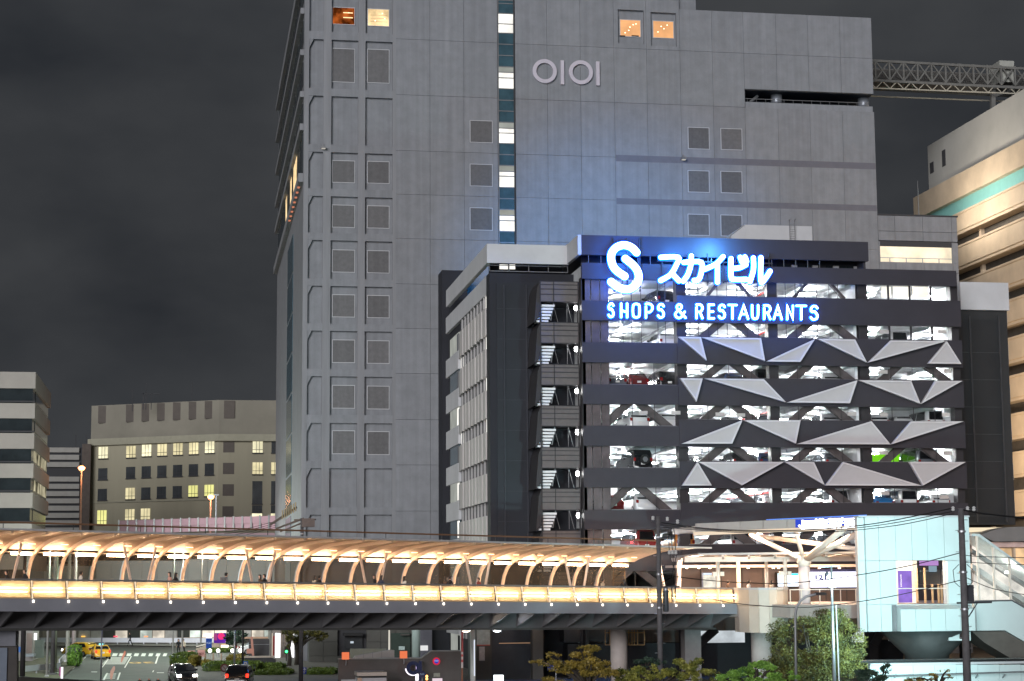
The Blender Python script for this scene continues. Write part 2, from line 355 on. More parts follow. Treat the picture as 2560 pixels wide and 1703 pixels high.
# plant slot with tanks
tank = M('tank_steel', (.3, .32, .36), .35, metal=.5, var=.1)
for x in (1941, 2158):
    u = U(x, VT+2, 240); ob('tank', MB().tube([(u, VT+2, SLB), (u, VT+2, SLT)], .62, 16), tank, tower, smooth=True)
k = MB()
for j in range(14): u = USL+.3+j*(TU2-USL-1)/13; k.box(u, u+.04, VT+.6, VT+.64, SLB, SLB+.4)
k.box(USL, TU2-.5, VT+.58, VT+.66, SLB+.38, SLB+.44); ob('slot_rail', k, rail_grey, tower)
k = MB().tube([(USL+.6, VT+2.4, SLB), (USL+2, VT+2.2, SLT-.1)], .16); ob('duct', k, steel, tower)
# side face with ledges and window bands
for i in range(1, 11):
    z = TZ[0]-(i-.3)*4.45
    if z < Z(757, 300, VT): break
    B('ledge', TU0-.4, TU0, VT+.6, VB, z-.4, z+.2, concrete_st, tower)
    for j in range(12):
        v0 = VT+1.6+j*(VB-VT-3)/12; B('side_window', TU0-.08, TU0, v0, v0+3.6, z-3.3, z-.9, glass_dark, tower)
zl1, zl0 = Z(757, 322, VT), Z(757, 430, VT)
B('ledge', TU0-.4, TU0, VT+.6, VB, zl1, zl1+.7, concrete_st, tower); B('ledge', TU0-.5, TU0, VT+.6, VB, zl0-.9, zl0, concrete_st, tower)
for j in range(16):
    v0 = VT+1.4+j*(VB-VT-3)/16; B('side_window', TU0-.1, TU0, v0, v0+2.6, zl0+.3, zl1-.2, lit_cream if j in (3, 4, 6, 9) else glass_dark, tower)
for j in range(8): B('soffit_lamp', TU0-.45, TU0-.2, VT+3+j*2.6, VT+3.5+j*2.6, zl0-1.0, zl0-.9, E('soffit_pink', (1, .35, .2), .6), tower)
zc = Z(720, 560, 215)
va, vb_ = pu(732, 800, TU0)[0], pu(719, 800, TU0)[0]
for j in range(12):
    zt = zl0-3-j*4.5; mt = glass_teal
    B('side_strip_pane', TU0-.06, TU0, va, vb_, zt-4.2, zt, mt, tower)
for x, y in ((808, 372), (1707, 400)):
    u, z = pv(x, y, VT); cm = thing('wall_floodlight', (u, VT, z-.2), 'small hooded wall lamp ' + ('on the corner bays of the grey tower' if x < 1000 else 'between dark square louvres on the tower wall'), 'lamp', 'small lamps on the tower wall')
    ob('hood', MB().box(u-.25, u+.25, VT-.7, VT+.0, z-.05, z+.12), rail_grey, cm); ob('bracket', MB().box(u-.08, u+.08, VT-.15, VT, z+.12, z+.5), rail_grey, cm)
    ob('lens', MB().box(u-.2, u+.2, VT-.6, VT-.2, z-.1, z-.05), E('small_lens', (1, .95, .85), .5), cm)
# raised lettering
def ring(mb, u, z, r0, r1, v0, v1, n=48):
    k = len(mb.v)
    for i in range(n):
        c, s = math.cos(2*math.pi*i/n), math.sin(2*math.pi*i/n)
        mb.v += [(u+r1*c, v0, z+r1*s), (u+r0*c, v0, z+r0*s), (u+r0*c, v1, z+r0*s), (u+r1*c, v1, z+r1*s)]
    for i in range(n):
        j = (i+1) % n
        for q in range(4): mb.f.append((k+4*i+q, k+4*i+(q+1)%4, k+4*j+(q+1)%4, k+4*j+q))
    return mb
logo_m = M('logo_lilac', (.50, .46, .52), .5, var=.06)
lg = thing('logo_sign', (U(1430, VT, 180), VT-.25, Z(1430, 214, VT)), 'raised pale ring and bar lettering OIOI high on the grey tower', 'sign')
for x, y in ((1360.7, 179.7), (1451, 182.5)): u, z = pv(x, y, VT); ob('letter', ring(MB(), u, z, .90, 1.30, VT-.3, VT+.01), logo_m, lg)
for x0, x1, y0, y1 in ((1402, 1410.5, 151, 211), (1490.7, 1499.2, 153.7, 213.5)): R('letter', x0, y0, x1, y1, VT-.3, .31, logo_m, lg)

# ================================================================== parking building
VP = 150.0
GU0, GU1 = U(1457, VT-40, 900), U(2417, VP, 1175)
UX = U(1697, VP, 1000)
garage = thing('parking_garage', ((GU0+GU1)/2, VP, 0), 'open multi-storey car park with dark bands and white triangle panels', 'building')
LB = [(588, 637), (657, 697), (751, 800), (855, 905.5), (960.5, 1009.5), (1064, 1114.4), (1169.4, 1218.5), (1275, 1324), (1378, 1428), (1482, 1531)]
RT = [None, None, 742.4, 843.5, 946, 1050, 1154, 1257.6, 1361, 1466]
ZT = [Z(1480, a, VP) for a, b in LB]; ZB = [Z(1480, b, VP) for a, b in LB]; ZR = [None if y is None else Z(1900, y, VP) for y in RT]
B('band', GU0, U(2171, VP, 630), VP, VP+.4, ZB[0], ZT[0], dark_panel, garage)
B('band', GU0, GU1-.25, VP, VP+.4, ZB[1], ZT[1], dark_panel, garage)
for i in range(2, 10):
    B('band', GU0, UX, VP+.12, VP+.42, ZB[i], ZT[i], dark_panel, garage)
    B('band', UX, GU1, VP, VP+.42, ZB[i]-.05, ZR[i], dark_panel, garage)
COLS = [(1692, 1717), (1922, 1946), (2150, 2173), (2382, 2400)]
for a, b in COLS: B('column', U(a, VP+1, 1000), U(b, VP+1, 1000), VP+.7, VP+1.6, 0, ZB[1]+.2, dark_steel, garage)
B('column', GU0+.05, GU0+.35, VP+.5, VP+1.5, 0, ZB[1]+.2, dark_steel, garage)
IU0, IU1 = U(1526, VP+.5, 1000), GU1-.35
VBACK = 177.0; FT = 1.42
for i in range(1, 10):
    zs = ZB[i]+.25; zf = ZB[i]+FT
    B('floor_slab', GU0+.4, GU1-.02, VP+.5, VBACK, zs, zf, slab_c, garage)
    if i < 9:
        h0 = ZB[i+1]+FT
        B('back_wall', IU0, IU1, VBACK-.3, VBACK, h0, zs, white_in, garage)
        B('end_wall', IU1, IU1+.3, VP+1.0, VBACK, h0, zs, white_in, garage)
        B('end_wall', IU0-.3, IU0, VP+.8, VBACK, h0, zs, white_in, garage)
        uq = U(2137, VP+1.2, 1000); B('partition', uq, uq+.25, VP+1.0, VP+13, h0, zs, white_in, garage)
        for x0, x1 in ((1457, 1480), (1480, 1503), (1503, 1525)):
            B('glazed_panel', U(x0, VP+.5, 1000)+.04, U(x1, VP+.5, 1000)-.04, VP+.5, VP+.56, ZT[i+1]-.2, ZB[i]+.2, brown_glass, garage)
    # beams under the deck
    for j in range(8):
        u = IU0+2+j*(IU1-IU0-4)/7; B('beam', u-.14, u+.14, VP+1.7, VBACK-.4, zs-.32, zs, white_in, garage)
    for v in (156.5, 164, 171.5): B('girder', IU0, IU1, v-.2, v+.2, zs-.45, zs-.001, white_in, garage)
    if i < 8:
        for v in (154.3, 160.5, 168.0):
            for j in range(6):
                u = IU0+2.3+j*5.35; B('ceiling_light', u-.8, u+.8, v-.06, v+.06, zs-.52, zs-.46, tube_e, garage)
        for j in range(3):
            u = IU0+5+j*9.5; B('pipe', u, u+.12, VP+2, VBACK-1, zs-.5, zs-.38, M('pipe_red', (.5, .05, .05), .5) if j == 1 else steel, garage)
B('roof_slab', GU0+.4, U(2171, VP, 630)-.1, VP+.5, VBACK, ZT[0]-.5, ZT[0]-.3, dark_panel, garage); B('roof_slab', U(2171, VP, 630), GU1-.4, VP+.5, VBACK, ZT[1]-.6, ZT[1]-.4, dark_panel, garage); B('roof_side', U(2171, VP, 630)-.3, U(2171, VP, 630)-.1, VP+.5, VBACK, ZT[1]-.4, ZT[0]-.5, dark_panel, garage)
# top open level behind the sign: dark parapet wall
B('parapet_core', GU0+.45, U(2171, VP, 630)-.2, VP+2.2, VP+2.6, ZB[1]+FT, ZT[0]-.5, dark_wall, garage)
for j in range(12):
    u0 = U(1960, VP+.3, 660)+j*.62
    if j != 6: B('louvre_window', u0, u0+.5, VP+2.05, VP+2.2, ZT[1]+.05, ZB[0]-.12, (white_frame if j % 3 == 2 else glass_dark), garage)
for j in range(20): u = GU0+.6+j*1.05; B('baluster', u, u+.04, VP+.15, VP+.19, ZT[1], ZB[0], rail_grey, garage)
# bracing
def brace(x0, y0, x1, y1, wd=.62, v=VP+1.0):
    a, b = pv(x0, y0, v), pv(x1, y1, v); ob('brace', MB().bar((a[0], v, a[1]), (b[0], v, b[1]), .45, wd, up=(0, 0, 1)), brace_steel, garage)
def zrow(i, x): return None
for i in range(2, 9):
    yt, yb = LB[i][1]-6, LB[i+1][0]+4          # in left-bay pixel rows
    for bay, legs in ((2, ((1738, 1816), (1822, 1905))), (3, ((1962, 2040), (2058, 2142))), (4, ((2190, 2262), (2296, 2380)))):
        if bay == 4 and i not in (3, 5, 7): continue
        (xa, xb), (xc, xd) = legs; brace(xa, yb, xb, yt); brace(xc, yt, xd, yb)
    if i in (4, 6, 8): brace(1500, yb+6, 1578, yt-2); brace(1590, yt-2, 1678, yb+6)
for xa, ya, xb, yb in ((1765, 744, 1800, 700), (1836, 700, 1880, 746), (1985, 744, 2020, 704), (2070, 704, 2110, 748)): brace(xa, ya, xb, yb, .22)
# rods across the openings
for i in range(1, 9):
    xs = [1581, 1636] + [1769, 1823, 1880] + [1995, 2049, 2102] + [2229, 2283, 2336]
    if i <= 2: xs = [1560, 1582, 1606, 1648, 1667, 1728, 1750, 1774, 1798, 1822, 1848, 1872, 1900, 1970, 1995, 2018, 2049, 2080, 2102, 2229, 2283, 2336]
    for x in xs:
        thick = .18 if (i == 2 and x > 2200) or (i == 1 and x > 2200) else .045
        u = U(x, VP+.3, 1000); B('rod', u-thick/2, u+thick/2, VP+.28, VP+.32, (ZT[i+1] if x < 1690 else ZR[i+1])-.02, ZB[i]+.02, dark_steel, garage)
    for x0, x1 in ((1526, 1692), (1717, 1922), (1946, 2150), (2173, 2382)):   # sill rails
        B('sill_rail', U(x0, VP+.3, 1000), U(x1, VP+.3, 1000), VP+.36, VP+.41, (ZT[i+1] if x0 < 1690 else ZR[i+1]), (ZT[i+1] if x0 < 1690 else ZR[i+1])+.06, rail_grey, garage)
paper = M('notice_board', (.46, .42, .40), .7, var=.05)
for x, y, wd in ((1608, 1032, 22), (1690, 1032, 22), (1852, 1038, 22), (1800, 1036, 22), (2025, 1038, 22), (2130, 1035, 22), (2210, 1037, 20), (2365, 1037, 20), (2208, 930, 22), (2368, 928, 18), (2210, 830, 24), (2355, 829, 22), (2208, 1132, 24), (2370, 1133, 22), (2212, 1233, 22), (2360, 1243, 22)):
    R('notice', x-wd/2, y-4.5, x+wd/2, y+4.5, VP+.25, .02, paper, garage)
lime = E('lime_lit', (.22, .75, .02), .8); R('lime_board', 2178, 1135, 2250, 1158, VP+6, .1, lime, garage)
cold = E('office_lit', (1, .96, .86), 1.15, .1, .6)
for x0, x1 in ((2204, 2228), (2233, 2277), (2282, 2322)): R('lit_window', x0, 717, x1, 744, VP+1.2, .1, cold, garage)
# white triangle panels: (photo crop px)/2.946 + (1660, 780)
TRI = [[(110,183),(272,185),(315,358)],[(280,187),(715,193),(745,362)],[(755,365),(1112,200),(1005,368)],[(1128,197),(1408,203),(1495,372)],[(1503,373),(1672,210),(2080,215)],[(2083,215),(2190,383),(1945,380)],
 [(120,488),(285,490),(240,660)],[(300,490),(735,495),(898,665)],[(905,667),(1425,503),(1370,672)],[(1435,503),(1820,507),(1890,677)],[(1895,677),(2000,508),(2198,508)],
 [(133,970),(578,798),(503,970)],[(588,798),(1006,798),(972,970)],[(980,973),(1528,805),(1668,975)],[(1675,975),(1820,806),(2208,806)],
 [(136,1278),(248,1105),(352,1278)],[(256,1105),(885,1105),(575,1277)],[(892,1105),(1105,1105),(1185,1277)],[(1190,1278),(1320,1105),(1900,1280)],[(1808,1105),(2223,1105),(1908,1278)]]
def inset(poly, d):
    n = len(poly); c = Vector((sum(p[0] for p in poly)/n, sum(p[1] for p in poly)/n)); o = []
    A = abs(sum(poly[i][0]*poly[(i+1)%n][1]-poly[(i+1)%n][0]*poly[i][1] for i in range(n)))/2
    per = sum((Vector(poly[i])-Vector(poly[(i+1)%n])).length for i in range(n)); r = 2*A/per; k = max(.1, 1-d/r)
    ic = None
    if n == 3:
        la = [(Vector(poly[(i+1)%3])-Vector(poly[(i+2)%3])).length for i in range(3)]; ic = sum((Vector(poly[i])*la[i] for i in range(3)), Vector((0,0)))/sum(la)
    c = ic or c
    return [tuple(c+(Vector(p)-c)*k) for p in poly]
for t in TRI:
    poly = [pv(1660+x/2.946, 780+y/2.946, VP-.6) for x, y in t]
    inn = inset(poly, .13); k = MB(); n3 = len(poly); k.v += [(u, VP-.62, z) for u, z in poly]+[(u, VP-.62, z) for u, z in inn]+[(u, VP-.5, z) for u, z in inn]+[(u, VP-.3, z) for u, z in poly]
    for i in range(n3):
        j = (i+1) % n3; k.f += [(i, j, n3+j, n3+i), (n3+i, n3+j, 2*n3+j, 2*n3+i), (3*n3+i, 3*n3+j, j, i)]
    pn = ob('triangle_panel', k, white_trim, garage)
    ob('face', MB().prism(inset(poly, .125), VP-.52, VP-.32), white_panel, pn)
    ob('backing', MB().prism(inset(poly, .35), VP-.32, VP+.02), joint_dark, pn)
# white roof parapet turning back to the lower left part
PU0, PU1 = U(1215.5, 155, 620), U(1420, 155, 640)
zpt, zpb = Z(1215.5, 611.5, 155), Z(1260, 660, 155)
vb2 = pu(1115, 728, PU0)[0]
k = MB(); k.box(PU0, PU1-.02, 154.6, 154.95, zpb, zpt); k.box(PU0, PU0+.35, 154.96, vb2, zpb, zpt); ob('roof_parapet', k, white_paint, garage)
k = MB(); k.box(GU0-.30, GU0-.01, VP, 156, ZB[0], ZT[0]); ob('return_parapet', k, white_paint, garage)
LU = U(1225, 155.3, 1000)                                      # left corner of the dark stair wall
B('stair_wall', LU, GU0+.4, 155.3, 157, 0, Z(1260, 683, 155.3), dark_wall, garage)
B('stair_wall_panel', U(1242, 155.3, 900), U(1345, 155.3, 900), 155.22, 155.3, 0, Z(1290, 706, 155.3), M('dark_wall_panel', (.009, .011, .018), .5, var=.3, scale=.35), garage)
B('upper_wall', LU+.5, GU0, 158.5, 158.8, Z(1260, 683, 155.3), zpt-.2, dark_wall, garage)
for x0, x1 in ((1249, 1270), (1273, 1288)): R('lit_window', x0, 661.5, x1, 673, 158.4, .08, white_lit, garage)
k = MB(); zr = Z(1260, 679, 155.2); k.box(LU, PU1, 155.2, 155.25, zr, zr+.06); k.box(LU, PU1, 155.2, 155.25, zpb-.12, zpb-.06)
for j in range(5): u = LU+j*(PU1-LU)/4-.02; k.box(u, u+.05, 155.2, 155.25, zr, zpb)
ob('roof_rail', k, rail_grey, garage)
# left flank: spandrels, fins and windows facing the tower
lv1 = pu(1115.5, 1250, LU)[0]; lvm = pu(1146.5, 1250, LU)[0]
fin_m = M('fin_beige', (.50, .475, .46), .6, var=.12, scale=1.4, streak=True); fin_g = M('fin_grey', (.36, .35, .35), .6, var=.1)
ztop = Z(1260, 683, 155.3)
pit = (Z(1224, 1146, 155.3)-Z(1224, 1252, 155.3)); wz1 = Z(1224, 1252, 155.3); wh = wz1-Z(1224, 1288, 155.3)
for kf in range(-4, 7):
    zt = wz1+kf*pit; zb = zt-wh; nz_ = zt+pit-wh
    if zb < .5: continue
    if kf == 5:
        B('flank_spandrel', LU, LU+.3, 157.001, lv1, zt, ztop, white_paint, garage)
    elif kf > 5: continue
    else:
        B('flank_spandrel', LU+.03, LU+.3, 157.001, lvm, zt, nz_, fin_g, garage)
        B('flank_spandrel', LU, LU+.3, lvm, lv1, zt-.9, nz_-1.5, white_paint, garage)
        for j in range(9):
            v = 155.4+j*1.92 if j else 157.1
            B('fin', LU-.12, LU+.03, v, v+(1.25 if j % 2 else 1.55), zt, nz_, fin_m, garage)
    for j in range(9):
        v = 157.2+j*1.9; B('flank_window', LU+.2, LU+.26, v+.1, v+1.5, zb, zt, (white_lit if (j, kf) in ((0, 3), (0, 4), (8, 2), (8, 4)) or (j == 0 and kf > 1) else glass_dark), garage)
        B('fin_post', LU+.05, LU+.2, v-.12, v+.1, zb, zt, fin_g, garage)
    B('flank_window', LU+.12, LU+.2, lvm+.2, lv1-2.2, zb-1.5, zt-.9, (dim_lit if kf % 2 else glass_teal), garage)
    B('flank_window', LU+.11, LU+.19, lvm+.21, lvm+1.6, zb-1.4, zt-1.0, white_lit if kf in (0, 1, 3) else glass_dark, garage)
B('flank_core', LU+.3, LU+3, 157.01, lv1, 0, ztop-.01, dark_wall, garage)
B('rear_core', LU+.5, LU+3.2, lv1, lv1+1.5, 0, ztop+2.0, dark_wall, garage)
R('rear_stair_block', 1106, 676, 1170, 1500, lv1+3, 3.0, dark_wall, garage)
B('core_back', LU+3, GU0+.4, 158.9, VBACK, 0, zpb, dark_wall, garage)
# right wing
WU0, WU1 = GU1-.1, U(2536, 156.5, 1250)
B('wing_wall', WU0, WU1, 156.5, 170, Z(2470, 1312, 156.5), Z(2460, 777, 156.5), M('wing_dark', (.022, .023, .025), .7, var=.15, scale=.5), garage)
B('wing_panel', WU0+.6, WU1-.9, 156.42, 156.5, Z(2470, 1306, 156.5), Z(2460, 800, 156.5), M('wing_dark2', (.015, .016, .018), .6, var=.2, scale=.4), garage)
B('wing_parapet', U(2401, 156.2, 740), U(2522, 156.2, 740), 156.2, 170, Z(2460, 775, 156.2), Z(2460, 706, 156.2), white_paint, garage)
for y0, y1 in ((740, 812), (863, 910), (960, 1005), (1060, 1106), (1158, 1200), (1255, 1290)): B('wing_fin', WU1, WU1+.25, 157, 169, Z(2530, y1, 157), Z(2530, y0, 157), white_paint, garage)
for j in range(7): z = Z(2470, 1290-j*68, 156.5); B('seam', WU0+.6, WU1-.9, 156.405, 156.42, z-.02, z+.02, M('seam_grey', (.05, .052, .055), .5), garage)
for x in (2432, 2505): u = U(x, 156.3, 1000); B('downpipe', u-.07, u+.07, 156.25, 156.39, Z(x, 1306, 156.3), Z(x, 790, 156.3), M('pipe_dark', (.045, .046, .05), .4), garage)
for j in range(9): z = Z(1290, 1380-j*76, 155.2); B('seam', U(1242, 155.2, 900), U(1345, 155.2, 900), 155.205, 155.22, z-.018, z+.018, M('seam_navy', (.03, .033, .042), .5), garage)
for x in (1262, 1318): u = U(x, 155.1, 1000); B('downpipe', u-.06, u+.06, 155.08, 155.2, 0, Z(x, 712, 155.1), M('pipe_navy', (.028, .03, .04), .4), garage)
# penthouse on the roof
ph = thing('roof_penthouse', (U(1930, 165, 580), 165, ZT[0]-.3), 'white plant room on the car park roof with a ladder', 'roof hut')
R('wall', 1828+34, 564, 2030, 602, 165, 6, white_paint, ph)
k = MB().prism([pv(1828, 590, 164.9), pv(1862, 564, 164.9), pv(1862, 602, 164.9), pv(1828, 602, 164.9)], 164.9, 170); ob('sloped_side', k, white_paint, ph)
k = MB(); ua, za = pv(1975, 602, 164.6); zb_ = Z(1975, 553, 164.6)
for d in (0, .5): k.tube([(ua+d, 164.6, za), (ua+d, 164.6, zb_), (ua+d+.15, 164.7, zb_+.25), (ua+d+.1, 165.1, zb_+.1)], .03, 6)
for j in range(7): k.tube([(ua, 164.6, za+.2+j*.22), (ua+.5, 164.6, za+.2+j*.22)], .02, 5)
ob('ladder', k, rail_grey, ph)

# ================================================================== illuminated signs
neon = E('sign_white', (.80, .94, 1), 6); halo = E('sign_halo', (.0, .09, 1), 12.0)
def z6(x, y): return 1080+x/3.364, 580+y/3.364
def z5(x, y): return 1420+x/2.357, 560+y/2.357
def smooth(P, n=5):
    if len(P) < 3: return P
    Q = [P[0]]+P+[P[-1]]; o = []
    for i in range(1, len(Q)-2):
        for j in range(n):
            t = j/n; o.append(tuple(.5*((2*Q[i][a])+(-Q[i-1][a]+Q[i+1][a])*t+(2*Q[i-1][a]-5*Q[i][a]+4*Q[i+1][a]-Q[i+2][a])*t*t+(-Q[i-1][a]+3*Q[i][a]-3*Q[i+1][a]+Q[i+2][a])*t**3) for a in (0, 1)))
    return o+[P[-1]]
VS = VP-.42
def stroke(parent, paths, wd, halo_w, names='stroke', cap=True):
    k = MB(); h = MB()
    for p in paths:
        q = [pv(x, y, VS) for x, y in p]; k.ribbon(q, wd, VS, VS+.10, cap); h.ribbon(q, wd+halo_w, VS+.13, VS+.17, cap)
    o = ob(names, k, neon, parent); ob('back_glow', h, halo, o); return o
sg = thing('logo_sign', (U(1562, VS, 660), VS, Z(1562, 730, VS)), 'huge white neon S emblem with blue glow on the car park roof band', 'sign')
S1 = smooth([z6(*p) for p in ((1722,172),(1680,130),(1620,110),(1560,125),(1520,165),(1508,215),(1520,275),(1552,322),(1622,372))])
S2 = smooth([z6(*p) for p in ((1628,224),(1690,275),(1725,320),(1740,372),(1728,425),(1690,465),(1640,482),(1570,465),(1508,418))])
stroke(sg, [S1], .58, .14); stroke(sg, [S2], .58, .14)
k = MB()
for x in (1530, 1640, 1745): a = pv(*z6(x, 60), VS+.22); b = pv(*z6(x, 500), VS+.22); k.box(a[0]-.05, a[0]+.05, VS+.18, VP+.02, b[1], a[1])
for y in (150, 300, 430): a = pv(*z6(1500, y), VS); b = pv(*z6(1760, y), VS); k.box(a[0], b[0], VS+.19, VS+.25, a[1]-.04, a[1]+.04)
ob('sign_frame', k, dark_steel, sg)
kt = thing('katakana_sign', (U(1790, VS, 660), VS, Z(1790, 710, VS)), 'thick white neon katakana word in one row beside the S emblem', 'sign')
KATA = [[[(548,196),(650,196),(640,240),(605,298),(548,332)],[(612,288),(655,335)]],
        [[(684,226),(786,226),(783,300),(766,330),(745,332)],[(728,188),(724,245),(706,300),(680,336)]],
        [[(915,192),(872,236),(808,266)],[(882,236),(882,342)]],
        [[(962,204),(962,308),(980,326),(1052,326)],[(962,262),(1010,258),(1050,240)],[(1016,196),(1026,222)],[(1044,194),(1054,220)]],
        [[(1094,200),(1094,270),(1074,338)],[(1138,198),(1138,334),(1160,326),(1192,278)]]]
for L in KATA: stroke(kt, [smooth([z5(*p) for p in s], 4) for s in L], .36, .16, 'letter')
k = MB()
for y in (215, 320): a = pv(*z5(530, y), VS); b = pv(*z5(1210, y), VS); k.box(a[0], b[0], VS+.2, VS+.28, a[1]-.05, a[1]+.05)
for x in range(560, 1210, 90): a = pv(*z5(x, 170), VS); b = pv(*z5(x, 345), VS); k.box(a[0]-.03, a[0]+.03, VS+.28, VP+.02, b[1], a[1])
ob('sign_frame', k, dark_steel, kt)
FONT = {'S': [[(.92,.84),(.7,.98),(.35,.98),(.1,.82),(.1,.64),(.3,.56)],[(.5,.62),(.75,.48),(.93,.3),(.85,.1),(.6,.02),(.3,.02),(.06,.16)]],
 'H': [[(.08,1),(.08,0)],[(.08,.5),(.92,.38)],[(.92,1),(.92,0)]], 'O': [[(.5,1),(.15,.92),(.06,.65),(.06,.35),(.15,.08),(.5,0),(.85,.08),(.94,.35),(.94,.65),(.85,.92),(.5,1)]],
 'P': [[(.1,.8),(.1,0)],[(.1,1),(.6,1),(.92,.85),(.92,.6),(.6,.4),(.38,.4)]], '&': [[(1,.02),(.3,.62),(.2,.84),(.38,1),(.62,.9),(.58,.7),(.15,.42),(.06,.2),(.3,0),(.6,.06),(.92,.46)]],
 'R': [[(.08,.8),(.08,0)],[(.08,1),(.6,1),(.9,.86),(.9,.64),(.6,.46),(.38,.46)],[(.6,.42),(.94,0)]], 'E': [[(.9,1),(.08,1),(.08,0),(.92,0)],[(.08,.5),(.8,.5)]],
 'T': [[(0,1),(1,1)],[(.5,.95),(.5,0)]], 'A': [[(.02,0),(.5,1),(.98,0)],[(.3,.34),(.7,.34)]], 'U': [[(.06,1),(.06,.35),(.2,.06),(.5,0),(.8,.06),(.94,.35),(.94,1)]], 'N': [[(.06,0),(.06,1),(.94,0),(.94,1)]]}
LET = [('S',235,275),('H',307,357),('O',377,430),('P',452,505),('S',526,572),('&',626,698),('R',752,800),('E',824,868),('S',885,932),('T',944,998),('A',1006,1068),('U',1080,1128),('R',1150,1200),('A',1210,1266),('N',1287,1333),('T',1344,1408),('S',1426,1478)]
lt = thing('lettering_sign', (U(1700, VS, 775), VS, Z(1700, 795, VS)), 'thin white neon capitals SHOPS & RESTAURANTS with blue glow', 'sign')
for ch, xa, xb in LET:
    def q(p): x = xa+4+(xb-xa-8)*p[0]; return z5(x, (548+(x-235)*.0125)-(80)*p[1])
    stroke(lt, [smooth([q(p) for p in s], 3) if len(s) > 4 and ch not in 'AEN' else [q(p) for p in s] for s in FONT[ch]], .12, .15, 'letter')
lamp('sign_glow', (U(1562, VP, 640), VP-1.6, Z(1562, 640, VP)), 2400, (.0, .17, 1), sg, radius=.7)
lamp('sign_glow', (U(1545, VP, 700), VP-1.6, Z(1545, 700, VP)), 700, (.0, .17, 1), sg, radius=.7)
lamp('sign_glow', (U(1690, VP, 640), VP-1.6, Z(1690, 640, VP)), 1200, (.04, .28, 1), kt, radius=.7)
lamp('sign_glow', (U(1780, VP, 630), VP-1.6, Z(1780, 630, VP)), 3200, (.08, .36, 1), kt, radius=.8)
lamp('added_haze_spot', (U(1690, VP, 590), VP+3, ZT[0]+1.6), 48000, (.0, .36, 1), kt, 'SPOT', 1.5, (.10, 1, .02), 62)  # added spot, spreads the sign's blue haze over the tower wall
lamp('sign_glow', (U(1560, VP, 775), VP-1.4, Z(1560, 775, VP)), 650, (.0, .16, 1), lt, radius=.7)
lamp('sign_glow', (U(1700, VP, 775), VP-1.4, Z(1700, 775, VP)), 650, (.0, .16, 1), lt, radius=.7)
lamp('sign_glow', (U(1980, VP, 775), VP-1.4, Z(1980, 775, VP)), 650, (.0, .16, 1), lt, radius=.7)
lamp('sign_glow', (U(1840, VP, 775), VP-1.4, Z(1840, 775, VP)), 650, (.0, .16, 1), lt, radius=.7)

# ================================================================== fire escape
esc = thing('fire_stair', (U(1395, 153, 1400), 153, 0), 'dark steel fire escape zigzagging up the car park wall with a lamp per landing', 'staircase')
mesh_p = M('guard_mesh', (.115, .10, .10), .55, var=.12, scale=2); tread_m = M('tread', (.75, .76, .78), .6, var=.08); lampb = E('stair_lamp', (1, 1, 1), 60)
eu0, eu1 = U(1352, 151.5, 900), U(1447, 151.5, 900)
for i in range(1, 9):
    zt, zb = ZB[i]-.05, ZT[i+1]+.05
    lbl = 'landing_guard'
    gp = ob('landing_guard', MB().box(eu0, eu1, 151.5, 151.56, zb-.02, zt), mesh_p, esc, origin=(eu0, 151.5, zb))
    k = MB()
    for t in (.0, .36, .62, .84, 1.0): z = zb+(zt-zb)*t; k.box(eu0, eu1, 151.44, 151.5, z-.03, z+.03)
    for t in (0, .35, 1): u = eu0+(eu1-eu0)*t; k.box(u-.03, u+.03, 151.43, 151.49, zb, zt)
    ob('guard_rail', k, dark_steel, gp)
    ob('side_guard', MB().prism([(eu0, zt), (eu0-.25, zt-.6), (eu0-.5, zb-1.7), (eu0-.1, zb-1.3), (eu0, zb)], 151.56, 155.2), dark_steel, esc)
    B('landing', eu0, eu1, 151.57, 155.2, zb+.05, zb+.18, dark_steel, esc)
    n = 6; zlo = ZB[i+1]+.1
    for j in range(n):
        z = zb-.12-(zb-zlo)*(j+.3)/n; u0 = U(1349, 152, 800)-.06*j
        ob('tread', MB().slab([(u0, 151.8), (u0+1.25-.05*j, 151.8), (u0+.95-.05*j, 152.7), (u0, 152.7)], z-.17, z), tread_m, esc)
    k = MB(); k.bar((eu0+1.25, 152.2, zb), (eu0+1.0, 152.2, zlo+.1), .03, .10); k.bar((eu0+1.3, 152.2, zb-.4), (eu0+1.6, 152.2, zlo), .03); k.bar((eu1-.75, 152.4, zb), (eu1-.35, 152.4, zlo), .03); k.bar((eu1-.78, 152.4, zb), (eu1-.78, 152.4, zlo), .03)
    ob('handrail', k, rail_grey, esc)
    u, z = eu1-.12, zb-.42
    lp = ob('landing_lamp', MB().tube([(u, 151.9, z+.18), (u, 151.9, z+.1), (u, 151.9, z-.12), (u, 151.9, z-.2)], [.06, .14, .14, .06], 10), lampb, esc, True, origin=(u, 151.9, z))
    ob('lamp_stem', MB().box(u-.03, u+.03, 151.95, 152.1, z-.5, z+.4), dark_steel, lp)
for u in (eu0+.02, eu1-.02): B('post', u-.06, u+.06, 151.57, 151.69, 0, ZB[1], dark_steel, esc)
